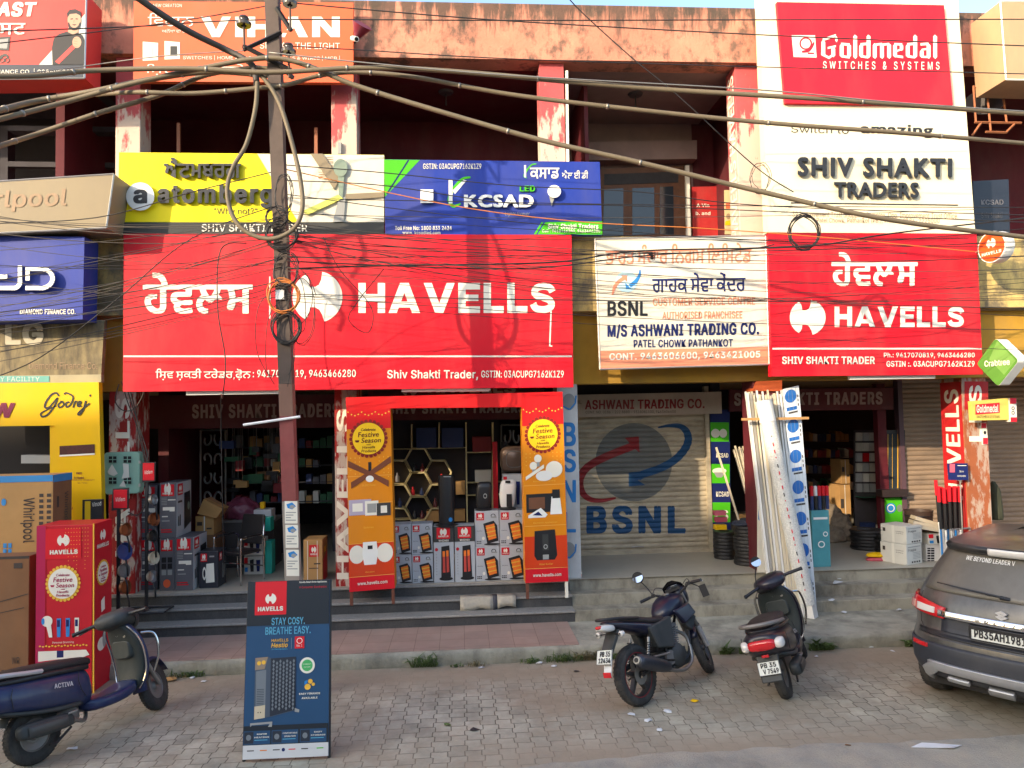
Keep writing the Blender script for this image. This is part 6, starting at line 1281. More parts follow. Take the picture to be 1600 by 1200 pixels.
# interior of the right-hand shop
d = 13.2
q = thing('blister_wall', 'wall rack of white and red hanging packs inside the right-hand shop', 'rack', tuple(P(1355, 830, d))); MB().slab([(1336, 672), (1370, 672), (1370, 830), (1336, 830)], d, .05, GREYDARK).build('back_panel', q)
mb = MB(); mb.box(P(1336, 776, d) + Vector((0, -.25, 0)), P(1370, 774, d), M('green glass shelf', lin(70, 120, 100), rough=.2)); mb.build('shelf', q)
rn = random.Random(9)
for r_ in range(6):
    for c_ in range(3):
        x, y = 1339 + c_ * 10.5, 676 + r_ * 16; m = LABR if (r_ == 2 and c_ == 1) else rn.choice([LETW, CWHITE, CPALE]); b_ = MB().slab([(x, y), (x + 8.5, y), (x + 8.5, y + 13), (x, y + 13)], d - .06, .05, m).build('blister_pack', None); b_['label'] = 'white hanging pack on the rack in the right-hand shop' if m is not LABR else 'red hanging pack on the rack in the right-hand shop'; b_['category'] = 'pack'
        if m is not LABR: b_['group'] = 'hanging packs in the right-hand shop'
q = thing('shop_shelves', 'dim shelving full of stock at the back of the right-hand shop', 'shelf', tuple(P(1300, 820, 15)))
mb = MB()
for y in (690, 715, 740, 765): mb.box(P(1255, y, 15.2), P(1335, y, 15.2) + Vector((0, .4, .03)), GREYDARK)
mb.build('board', q)
for y in (690, 715, 740, 765):
    for x in range(1257, 1332, 7):
        if rn.random() < .1: continue
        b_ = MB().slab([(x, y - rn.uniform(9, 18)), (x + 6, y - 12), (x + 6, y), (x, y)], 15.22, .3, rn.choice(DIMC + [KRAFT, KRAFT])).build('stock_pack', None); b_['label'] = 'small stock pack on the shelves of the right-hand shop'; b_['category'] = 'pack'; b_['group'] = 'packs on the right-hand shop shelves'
simple_box('kraft box catching the sun inside the right-hand shop', 1314, 1328, 718, 756, 13.6, .4, KRAFT, art=art_kraft); simple_box('lower kraft box inside the right-hand shop', 1312, 1330, 757, 830, 13.6, .4, KRAFT, art=art_kraft, z0=ZF)
SACK = M('woven sack', lin(120, 108, 92), rough=.9, var=.3, vs=14)
for k, (x, y, s_) in enumerate(((1300, 838, .24), (1318, 836, .26), (1308, 815, .24), (1297, 800, .2))): blob((P(x, y, 12.7 + .1 * k).x, 12.7 + .1 * k, ZF + (.2 if k == 2 else .34 if k == 3 else 0)), s_, s_ * .9, .2, SACK, 'sack', ['grey sack at the left of the sack heap', 'grey sack at the right of the sack heap', 'grey sack in the middle layer of the heap', 'small sack on top of the sack heap'][k], 'sack', k + 2, .25)
coil_stack(1355, 850, 11.9, 6, .26, BPIPE, 'black cable coil piled inside the right-hand shop doorway', 'cable coils in the right-hand doorway'); coil_stack(1388, 850, 11.6, 5, .2, BPIPE, 'black cable coil piled in front of the green panel', 'cable coils by the green panel')
for lab, y, z0, m in (('pink packet on the floor beside the white cartons', 856, ZF, M('pink wire packet', lin(190, 84, 96))), ('yellow packet on top of the pink one beside the white cartons', 848, ZF + .06, GOLD)):
    c = P(1372, y, 10.9); blob((c.x, 10.95, z0), .16, .1, .045, m, 'wire_packet', lab, 'packet', 3, .1)
q = thing('cabinet_window', 'dark glazed cabinet with brass strips beside the right-hand shop door', 'cabinet', tuple(P(1397, 780, DB - .1))); MB().slab([(1379, 672), (1414, 672), (1415, 768), (1381, 768)], DB - .02, .06, PLBLK).build('frame', q); MB().slab([(1382, 677), (1411, 677), (1412, 764), (1384, 764)], DB - .025, .004, GLASS).build('pane', q)
pr = Print(flat(DB - .026)); [pr.rect(x, 678, x + w, 763, GILT) for x, w in ((1387, .8), (1394, .6), (1402, 1.6), (1409, .7))]; pr.build('strip', q); MB().slab([(1379, 766), (1419, 765), (1419, 776), (1380, 777)], DB - .2, .2, M('dark ledge', (.03, .02, .02), rough=.4)).build('ledge', q)
q = sign('wall_panel', 'green panel with a round badge under the cabinet ledge', [(1383, 778), (1413, 777), (1414, 818), (1384, 818)], DB - .06, .05, GREEN); pr = Print(flat(DB - .06)); pr.disc(1392, 794, 8, 8, SKYB, 20); pr.ring(1392, 794, 6, 6, 1.5, WHITE, 20); pr.disc(1406, 794, 5, 6, FANM, 14); pr.build('print', q)
c = P(1436, 820, 11.2); q = thing('tub', 'round dark rubber tub behind the white cartons', 'tub', (c.x, 11.2, ZF)); zt = P(1436, 797, 11.2).z; mb = MB(); mb.lathe([(0, .0), (0, .16), (zt - ZF - .03, .2), (zt - ZF, .21), (zt - ZF, .19), (.03, .15)], (c.x, 11.2, ZF), 'Z', 28, M('dark brown rubber', lin(66, 52, 46), rough=.5)); mb.build('bowl', q, smooth=True, angle=40); mb = MB(); mb.lathe([(zt - ZF - .09, .199), (zt - ZF - .08, .207), (zt - ZF - .07, .203)], (c.x, 11.2, ZF), 'Z', 28, PLBLK); mb.build('rib', q)
# white cartons, turned
def turned_carton(lab, corner_px, d, z0, z1, w, l, ang, m, grp=None):
    c = P(corner_px, 880, d); c.z = z0; ux = Vector((math.cos(rad(ang)), math.sin(rad(ang)), 0)); uy = Vector((-math.sin(rad(ang)), math.cos(rad(ang)), 0)); q = thing('carton', lab, 'carton', tuple(c), grp)
    b4 = [c, c + ux * w, c + ux * w + uy * l, c + uy * l]; bevel(MB().hexa(b4, [p_ + Vector((0, 0, z1 - z0)) for p_ in b4], m).build('box', q), .006); h = Vector((0, 0, z1 - z0))
    pr = Print(quadmap(c + h, c + ux * w + h, c + ux * w, c)); pr.rect(.1, .12, .9, .16, LGREY); pr.text('Fragile', .12, .22, .6, .38, INK)
    for k in range(5): pr.rect(.4, .42 + .07 * k, .9, .44 + .07 * k, LGREY)
    for k in range(4): pr.rect(.3 + .15 * k, .84, .4 + .15 * k, .92, INK)
    pr.build('print', q); pr = Print(quadmap(c + uy * l + h, c + h, c, c + uy * l)); pr.rect(.45, 0, .55, 1, TAPE); pr.text('WIRES\nPIPES', .6, .3, .9, .45, INK); pr.rect(.1, .2, .2, .4, INK); pr.build('print', q)
zm = P(1418, 851, 10.5).z; zt = P(1418, 823, 10.5).z
turned_carton('white carton at the bottom of the pair on the shop floor', 1417, 10.5, ZF, zm - .004, .36, .42, 24, CWHITE); turned_carton('white carton stacked on the other white carton', 1418, 10.5, zm, zt, .36, .42, 23, CWHITE)
q = thing('air_conditioner', 'white outdoor unit with a black grille behind the white cartons', 'air conditioner', tuple(P(1465, 890, 10.7))); c0, c1 = P(1447, 850, 10.75), P(1500, 892, 10.75); MB().box((c0.x, 10.75, ZF), (c1.x, 11.05, c0.z), PLWHT).build('case', q); pr = Print(flat(10.75)); pr.rect(1449, 856, 1460, 886, BLACK); [pr.rect(1449, 858 + 4 * k, 1460, 859 + 4 * k, PLWHT) for k in range(8)]; pr.rect(1454, 856, 1454.6, 886, PLWHT); pr.build('grille', q)
simple_box('flat white and red carton on top of the outdoor unit', 1450, 1491, 833, 851, 10.72, .3, CWHITE, art=art_prod)
q = thing('cable_trunking_cover', 'stack of cream plastic covers lying across the white cartons', 'covers', tuple(P(1455, 830, 10.6)))
for k, (a_, b_) in enumerate((((1426, 822), (1483, 832)), ((1427, 817), (1478, 826)), ((1430, 810), (1470, 821)))): A, Bq = P(*a_, 10.66 + .05 * k), P(*b_, 10.66 + .05 * k); MB().hexa([A + Vector((0, 0, -.022)), Bq + Vector((0, 0, -.022)), Bq + Vector((.05, .22, -.022)), A + Vector((.05, .22, -.022))], [A + Vector((.01, .01, .03)), Bq + Vector((-.01, .01, .03)), Bq + Vector((.04, .2, .03)), A + Vector((.06, .2, .03))], PVC).build('cover', q)
# red-capped poles in a rack
RG = 'red-capped poles in the rack by the right pillar'
q = thing('pole_rack', 'low metal rack holding red-capped poles by the right pillar', 'rack', tuple(P(1500, 850, 10.3))); mb = MB()
for y in (828, 850): mb.tube([P(1484, y, 10.38), P(1516, y - 3, 10.38)], .012, SCR, 4); mb.tube([P(1484, y, 10.6), P(1516, y - 3, 10.6)], .012, SCR, 4)
for x in (1484, 1516):
    for d_ in (10.38, 10.6): a_ = P(x, 828, d_); mb.tube([a_, (a_.x, a_.y, ZF)], .012, SCR, 4)
mb.build('frame', q)
for k in range(10):
    x = 1466 + k * 4.2; r_ = k % 2; c = P(x, 760, 10.46 + .1 * r_); zt = P(x, 757 + rn.uniform(0, 5) + 3 * r_, 10.5).z; mb = MB(); ft = Vector((c.x + .03 - .006 * k, c.y + .02, ZF)); tp = Vector((c.x, c.y, zt)); L = tp - ft
    mb.tube([ft, ft + L * .45], .014, LETW if k % 3 else SKYB, 8); mb.tube([ft + L * .45, ft + L * .8], .017, PLBLK, 8); mb.tube([ft + L * .8, tp], .024, LABR, 8); o = mb.build('mop_pole', None, smooth=True, angle=40); o['label'] = 'red-capped pole standing in the rack by the right pillar'; o['category'] = 'pole'; o['group'] = RG
c = P(1462, 750, 10.5); mb = MB(); ft = Vector((P(1471, 850, 10.5).x, 10.5, ZF)); L = c - ft; mb.tube([ft, ft + L * .5], .015, LETW, 8); mb.tube([ft + L * .5, ft + L * .82], .018, PLBLK, 8); mb.tube([ft + L * .82, c], .024, LABR, 8); o = mb.build('mop_pole', None, smooth=True, angle=40); o['label'] = 'tallest red-capped pole, leaning left of the rack'; o['category'] = 'pole'
q = thing('placard', 'navy placard with a pink square standing above the red-capped poles', 'placard', tuple(P(1498, 750, 10.36))); MB().slab([(1481, 724), (1512, 724), (1513, 750), (1483, 750)], 10.34, .02, NAVY).build('board', q); pr = Print(flat(10.34)); pr.rect(1484, 725, 1492, 738, M('pink square', lin(220, 90, 110), var=0)); pr.text('Ikon\nUmbrella', 1496, 735, 1509, 745, WHITE); pr.rect(1496, 727, 1510, 728, WHITE); pr.build('print', q); a_ = P(1500, 750, 10.36); mb = MB(); mb.tube([a_, (a_.x, a_.y, ZF)], .01, SCR, 5); mb.build('stalk', q)
blob((P(1559, 812, 10.7).x, 10.75, P(1559, 812, 10.7).z), .1, .12, .42, M('olive cloth', lin(60, 62, 46), rough=.9, var=.3), 'hung_cloth', 'dark olive cloth hung behind the right-hand pillar', 'cloth', 4, .15)
# sack laid on the steps
JUTE = M('grey jute', lin(188, 180, 164), rough=.95, var=.12, vs=30, bump=.8, bs=90); q = thing('floor_sack', 'flattened pale sack with a dark stripe lying over the granite step', 'sack', tuple(P(760, 940, 10.1)))
zt = .475; yb_, yf = 10.34, SY + .23 - .036
X0, X1 = P(719, 935, yf).x, P(806, 935, yf).x; rows = []
for k in range(13):
    t = k / 12; x = X0 + (X1 - X0) * t; wv = .006 * math.sin(k * 1.9); drop = .165 - .045 * t + .02 * math.sin(k * 1.1); rows.append([(x, yf + .16, zt + wv + .003), (x, yf + .04, zt + .008), (x, yf, zt + .004), (x, yf - .012 - abs(wv), zt - drop * .5), (x, yf - .008, zt - drop)])
rows2 = rows[:]; mb = MB(); mb.loft(rows[:8], JUTE, cap=False, closed=False); mb.loft(rows[7:9], M('dark stripe', lin(72, 72, 78), rough=.9), cap=False, closed=False); mb.loft(rows[8:], JUTE, cap=False, closed=False); o = mb.build('cloth', q, smooth=True, angle=35); sm_ = o.modifiers.new('thick', 'SOLIDIFY'); sm_.thickness = .008; sm_.offset = 1
# heater poster stand
BLp, BRp = G(379, 1187, .03), G(513, 1181, .03); TLp = P(388, 909, 6.86)
n = (BRp - BLp).cross(TLp - BLp); r_ = ray(515, 905); TRp = Vector((0, 0, HCAM)) + r_ * ((BLp - Vector((0, 0, HCAM))).dot(n) / r_.dot(n))
q = thing('poster_stand', 'standing blue heater advertising board on the pavers in front of the pole', 'advert stand', tuple((BLp + BRp) / 2))
n = (TRp - TLp).cross(BLp - TLp).normalized(); n = n if n.y > 0 else -n
PB_ = M('poster blue', lin(38, 74, 108), rough=.35, var=.05); PBD = M('poster dark slate', lin(34, 42, 50), rough=.35, var=.05); PBT = M('poster pale blue', lin(92, 166, 196), rough=.35, var=0)
MB().hexa([TLp, TRp, BRp, BLp], [p_ + n * .025 for p_ in (TLp, TRp, BRp, BLp)], PB_).build('board', q); mb = MB()
for p_, t_ in ((TLp, BLp), (TRp, BRp)): f_ = Vector((t_.x * .94 + (BLp.x + BRp.x) * .03 - .08, t_.y + .3, .0)); mb.tube([p_ + n * .04 + Vector((0, 0, -.1)), f_], .014, IRON, 4); mb.tube([p_ + n * .035, t_ + n * .035 + Vector((0, 0, -.03))], .014, IRON, 4)
mb.build('back_frame', q)
pr = Print(quadmap(TLp, TRp, BRp, BLp))
U = lambda x: (x - 82) / 498; V = lambda y: (y - 95) / 1050
pr.rect(0, 0, 1, .26, PBD); pr.rect(0, .82, 1, .925, PBD); pr.rect(0, .925, 1, 1, M('poster foot white', lin(198, 200, 200), rough=.4, var=.03))
pr.rect(U(128), V(98), U(318), V(303), LABR); havells_logo(pr, U(223), V(205), .066, WHITE, .032); pr.text('HAVELLS', U(146), V(252), U(299), V(280), WHITE, off=.06)
pr.text('Havells Smart Home Appliances', U(395), V(102), U(562), V(116), WHITE, off=.015); pr.text('A Consumer Electronics', U(395), V(132), U(562), V(146), LABR)
pr.text('STAY COSY.', U(231), V(322), U(432), V(366), PBT, off=.02); pr.text('BREATHE EASY.', U(195), V(378), U(468), V(424), PBT, off=.02)
pr.text('HAVELLS', U(234), V(450), U(334), V(468), GILT, off=.01); pr.text('Hestio', U(232), V(474), U(332), V(502), GILT, off=.02, slant=.2); pr.text('Oil Filled Radiators', U(234), V(508), U(330), V(516), PBT); pr.rect(U(352), V(446), U(354), V(512), LGREY)
pr.rect(U(373), V(440), U(431), V(512), LABR); pr.ring(U(402), V(466), .036, .017, .008, WHITE, 24); pr.text('No 1', U(385), V(488), U(419), V(502), WHITE)
RADM = M('radiator print', lin(72, 84, 98), rough=.4, var=.05); RADD = M('radiator shade print', lin(40, 48, 60), rough=.4, var=.05); RADF = M('radiator front print', lin(112, 120, 126), rough=.4, var=.03)
pr.poly([(U(140), V(560)), (U(216), V(556)), (U(236), V(565)), (U(382), V(560)), (U(384), V(875)), (U(236), V(908)), (U(140), V(920))], RADM); pr.poly([(U(232), V(566)), (U(382), V(560)), (U(384), V(872)), (U(234), V(905))], RADD)
for c_ in range(7):
    for r_ in range(13):
        x = 250 + c_ * 20; y = 585 + r_ * 23 + (11 if c_ % 2 else 0)
        if y < 868: pr.poly([(U(x), V(y - 12)), (U(x + 7), V(y)), (U(x), V(y + 12)), (U(x - 7), V(y))], RADF)
pr.poly([(U(146), V(640)), (U(206), V(632)), (U(206), V(860)), (U(150), V(870))], RADF); pr.poly([(U(140), V(560)), (U(215), V(556)), (U(196), V(628)), (U(140), V(632))], M('bronze print', lin(138, 122, 104), var=0)); pr.disc(U(163), V(592), .024, .012, GILT, 14); pr.disc(U(190), V(588), .024, .012, GILT, 14)
for k in range(10): pr.rect(U(154), V(745 + k * 10), U(196), V(748 + k * 10), RADD)
pr.poly([(U(143), V(845)), (U(205), V(838)), (U(205), V(912)), (U(143), V(920))], M('plug plate print', lin(190, 178, 152), var=0)); pr.disc(U(165), V(880), .006, .004, BLACK, 8); pr.disc(U(180), V(880), .006, .004, BLACK, 8)
pr.poly([(U(120), V(940)), (U(250), V(935)), (U(248), V(965)), (U(225), V(965)), (U(235), V(948)), (U(130), V(952)), (U(122), V(962))], LGREY); pr.poly([(U(380), V(862)), (U(408), V(872)), (U(405), V(888)), (U(380), V(884))], LGREY)
pr.disc(U(450), V(615), .092, .0455, WHITE, 32); pr.disc(U(450), V(615), .066, .033, M('badge green', lin(70, 170, 96), var=0), 28); pr.text('WARRANTY\nOXYGEN', U(424), V(604), U(476), V(628), WHITE)
for x, y, r_ in ((470, 710, 14), (488, 728, 10), (454, 742, 18)): pr.disc(U(x), V(y), r_ / 498, r_ / 1050, GILT, 18)
pr.poly([(U(436), V(708)), (U(456), V(700)), (U(450), V(722)), (U(434), V(730))], SKYB); pr.text('EASY FINANCE\nAVAILABLE', U(405), V(776), U(530), V(812), WHITE, off=.03)
for x0, t_ in ((84, 'RAPID\nHEATING'), (248, 'COMFORTABLE\nOPERATION'), (413, 'EASY\nSTORAGE')): pr.rect(U(x0), V(985), U(x0 + 155), V(1062), PB_); pr.rect(U(x0 + 4), V(990), U(x0 + 58), V(1056), RADD); pr.disc(U(x0 + 30), V(1022), .03, .016, RADF, 12); pr.text(t_, U(x0 + 64), V(1000), U(x0 + 150), V(1026), WHITE, off=.02); pr.rect(U(x0 + 64), V(1036), U(x0 + 140), V(1040), PBT)
for k, (x, m) in enumerate(((125, INK), (200, AMBER), (275, INK), (318, NAVY), (366, LABR), (440, INK), (530, GREEN))): pr.disc(U(x), V(1098), .02, .01, m, 14) if k in (3,) else pr.rect(U(x - 18), V(1094), U(x + 22), V(1100), m)
pr.build('poster_print', q)

# loose stock that fills the gaps in the two shops
rn = random.Random(77)
for k in range(26):
    px, py = rn.uniform(352, 440), rn.uniform(690, 770); dd = rn.uniform(12.6, 13.1); c = P(px, py, dd); w = rn.uniform(.05, .13); h = rn.uniform(.06, .2)
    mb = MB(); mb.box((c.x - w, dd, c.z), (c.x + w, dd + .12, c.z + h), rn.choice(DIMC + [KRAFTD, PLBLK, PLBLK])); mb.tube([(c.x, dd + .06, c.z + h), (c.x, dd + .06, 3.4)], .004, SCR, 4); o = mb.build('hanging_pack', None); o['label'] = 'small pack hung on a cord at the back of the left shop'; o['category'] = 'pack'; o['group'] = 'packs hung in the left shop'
for k in range(22):
    px = rn.uniform(1296, 1400); dd = rn.uniform(11.9, 13.8); c = P(px, 850, dd); w = rn.uniform(.05, .14); hh = rn.choice([.06, .1, .18, .3]); mb = MB(); a = rn.uniform(-.5, .5); ux, uy = Vector((math.cos(a), math.sin(a), 0)) * w, Vector((-math.sin(a), math.cos(a), 0)) * w * .8; b0 = Vector((c.x, dd, ZF)); q4 = [b0 - ux - uy, b0 + ux - uy, b0 + ux + uy, b0 - ux + uy]
    mb.hexa(q4, [p_ + Vector((0, 0, hh)) for p_ in q4], rn.choice(DIMC + [KRAFT, KRAFTD, PLBLK, SACK])); o = mb.build('floor_pack', None); o['label'] = 'small pack lying among the coils on the right-hand shop floor'; o['category'] = 'pack'; o['group'] = 'packs on the right-hand shop floor'
# ------------------------------------------------------------------ vehicles (x forward, y left, z up in their own frames)
TYRE = M('dusty tyre rubber', (.035, .034, .033), rough=.85, var=.2, vs=20, dirt=.5, dcol=(.13, .12, .10), ds=6, bump=.3, bs=80); RIM = M('dark alloy rim', (.06, .06, .062), rough=.45, metal=.5, var=.1, dirt=.3); RIMG = M('dusty grey rim', (.22, .21, .2), rough=.5, metal=.4, var=.1, dirt=.4)
BPAINT = M('deep blue scooter paint', (.008, .020, .085), rough=.38, var=.1, coat=.25, dirt=.4, dcol=(.12, .11, .1)); NPAINT = M('midnight blue paint', (.006, .008, .026), rough=.35, var=.1, coat=.3, dirt=.4, dcol=(.07, .065, .06)); KPAINT = M('black plum paint', (.012, .010, .02), rough=.35, var=.1, coat=.3, dirt=.35, dcol=(.07, .065, .06))
DPLAST = M('dusty dark plastic', (.032, .036, .036), rough=.55, var=.15, dirt=.45, dcol=(.10, .10, .095), ds=4); MPLAST = M('greenish grey plastic', (.028, .036, .034), rough=.5, var=.12, dirt=.4, dcol=(.09, .09, .085), ds=4); SEATM = M('brown black seat vinyl', (.028, .022, .022), rough=.55, var=.15, bump=.2, bs=120); ALLOY = M('pale alloy', (.55, .55, .56), rough=.4, metal=.5, var=.06)
STEEL = M('worn steel', (.32, .31, .29), rough=.45, metal=.8, var=.2, dirt=.3); REDL = M('red lamp lens', (.5, .015, .02), rough=.12, var=0, coat=.5); CLRL = M('clear lamp lens', (.62, .60, .56), rough=.12, var=0, coat=.5); AMBL = M('amber lens', (.7, .3, .05), rough=.2, var=0); PLATE = M('white plate', (.70, .72, .66), rough=.45, var=.08, dirt=.15); MIRR = M('mirror glass', (.9, .9, .9), rough=.03, metal=1, var=0)
def sgp(v, p): return (abs(v) ** p) * (1 if v >= 0 else -1)
def sec(x, zc, hw, ht, hb=None, p=2.6, yc=0, n=24):
    hb = ht if hb is None else hb; out = []
    for k in range(n):
        a = 2 * math.pi * k / n; c, s_ = math.cos(a), math.sin(a); out.append((x, yc + hw * sgp(c, 2 / p), zc + (ht if s_ > 0 else hb) * sgp(s_, 2 / p)))
    return out
def lofted(name, par, secs, m, xf=None, lvl=1, parent_vertices=None):
    mb = MB(); mb.loft([[Vector(v) for v in s_] for s_ in secs], m)
    if xf: mb.v = [tuple(xf(Vector(v))) for v in mb.v]
    o = mb.build(name, par, local=True, smooth=True)
    if lvl: subsurf(o, lvl)
    return o
def part(name, par, fn, m=None, xf=None, smooth=True, angle=40, bev=0):
    mb = MB(); fn(mb)
    if xf: mb.v = [tuple(xf(Vector(v))) for v in mb.v]
    o = mb.build(name, par, m, smooth=smooth, local=True, angle=angle)
    if bev: bevel(o, bev)
    return o
def vehicle(name, label, cat, at, head, lean=0.0, z=0.0):
    o = bpy.data.objects.new(name, None); COL.objects.link(o); o.location = (at[0], at[1], z); o.rotation_euler = (rad(lean), 0, rad(head)); o['label'] = label; o['category'] = cat; ORG[o] = None; return o
def wheel(par, x, R, w, rim_r, rimm, spokes=0, xf=None, y=0.0, disc=False, stripe=None, name='wheel'):
    h = w / 2
    prof = [(-h * .75, rim_r), (-h, rim_r + (R - rim_r) * .35), (-h * .92, R * .93), (-h * .55, R * .985), (0, R), (h * .55, R * .985), (h * .92, R * .93), (h, rim_r + (R - rim_r) * .35), (h * .75, rim_r), (-h * .75, rim_r)]
    wo = part(name, par, lambda mb: mb.lathe(prof, (x, y, R), 'Y', 40, TYRE), xf=xf, angle=60)
    def tread(mb):
        for k in range(44):
            a = 2 * math.pi * k / 44
            for s_ in (-1, 1):
                p0, p1 = (a, 0.1 * s_ * h), (a + .07, .9 * s_ * h)
                q_ = [Vector((x + r_ * math.cos(t), y + yy, R + r_ * math.sin(t))) for t, yy, r_ in ((p0[0], p0[1], R * 1.002), (p0[0] + .07, p0[1], R * 1.002), (p1[0] + .07, p1[1], R * .945), (p1[0], p1[1], R * .945))]; q2 = [v + Vector((x - v.x, 0, R - v.z)).normalized() * -.004 for v in q_]; mb.hexa(q_, q2)
    part('tread', wo, tread, TYRE, xf=xf, smooth=False)
    def rimf(mb):
        mb.lathe([(-h * .72, rim_r + .004), (-h * .78, rim_r - .006), (-h * .4, rim_r - .02), (h * .4, rim_r - .02), (h * .78, rim_r - .006), (h * .72, rim_r + .004)], (x, y, R), 'Y', 40, rimm)
        mb.lathe([(-h * .9, .0), (-h * .9, .035), (-h * .3, .05), (h * .3, .05), (h * .9, .035), (h * .9, .0)], (x, y, R), 'Y', 20, rimm)
        if disc: mb.lathe([(-h * .35, .03), (-h * .4, rim_r * .45), (-h * .3, rim_r * .5), (-h * .62, rim_r * .9), (-h * .5, rim_r)], (x, y, R), 'Y', 32, rimm); mb.lathe([(h * .35, .03), (h * .5, rim_r)], (x, y, R), 'Y', 32, rimm)
        for k in range(spokes):
            a = 2 * math.pi * k / spokes + .3; u = Vector((math.cos(a), 0, math.sin(a))); t = Vector((-math.sin(a), 0, math.cos(a))); c = Vector((x, y, R)); q_ = [c + u * .03 - t * .022, c + u * .03 + t * .022, c + u * (rim_r - .01) + t * .012, c + u * (rim_r - .01) - t * .012]; mb.hexa([v + Vector((0, -h * .45, 0)) for v in q_], [v + Vector((0, h * .45, 0)) for v in q_], rimm)
        if stripe:
            for s_ in (-1, 1): mb.lathe([(s_ * h * .79, rim_r - .004), (s_ * h * .8, rim_r + .006)], (x, y, R), 'Y', 40, stripe)
    part('rim', wo, rimf, xf=xf, angle=40); return wo
def steer(hx, hz, slope, deg):
    ax = Vector((-slope, 0, 1)).normalized(); c = Vector((hx, 0, hz)); R_ = Matrix.Rotation(rad(deg), 3, ax); return lambda v: R_ @ (Vector(v) - c) + c
def glassdisc(mb, c, r):                     # faces back and a little up, towards the bright sky
    n = Vector((-.86, 0, .5)).normalized(); u = Vector((0, 1, 0)); v = n.cross(u); c = Vector(c)
    mb.loft([[c + n * h + (u * math.cos(2 * math.pi * k / 24) + v * math.sin(2 * math.pi * k / 24)) * r * q for k in range(24)] for h, q in ((-.004, 1), (0, 1))], MIRR)
def plate(par, c, w, h, tilt, lines, xf=None):
    """rear plate facing backwards (-x), top tipped forward by tilt degrees"""
    u, n = Vector((0, -1, 0)), Vector((-math.cos(rad(tilt)), 0, math.sin(rad(tilt)))); up = Vector((math.sin(rad(tilt)), 0, math.cos(rad(tilt)))); c = Vector(c)
    def f(mb): q_ = [c - u * w / 2 + up * h / 2, c + u * w / 2 + up * h / 2, c + u * w / 2 - up * h / 2, c - u * w / 2 - up * h / 2]; mb.hexa(q_, [v - n * .004 for v in q_], PLATE)
    o = part('number_plate', par, f, smooth=False)
    pr = Print(lambda a, b, off=0: c + u * (a - .5) * w + up * (.5 - b) * h + n * (off + .0005))
    for t, x0, y0, x1, y1 in lines: pr.text(t, x0, y0, x1, y1, BLACK, off=.035)
    for a, b, a2, b2 in ((0, 0, 1, .03), (0, .97, 1, 1), (0, 0, .02, 1), (.98, 0, 1, 1)): pr.rect(a, b, a2, b2, BLACK)
    pr.mb.build('lettering', o, local=True); return o
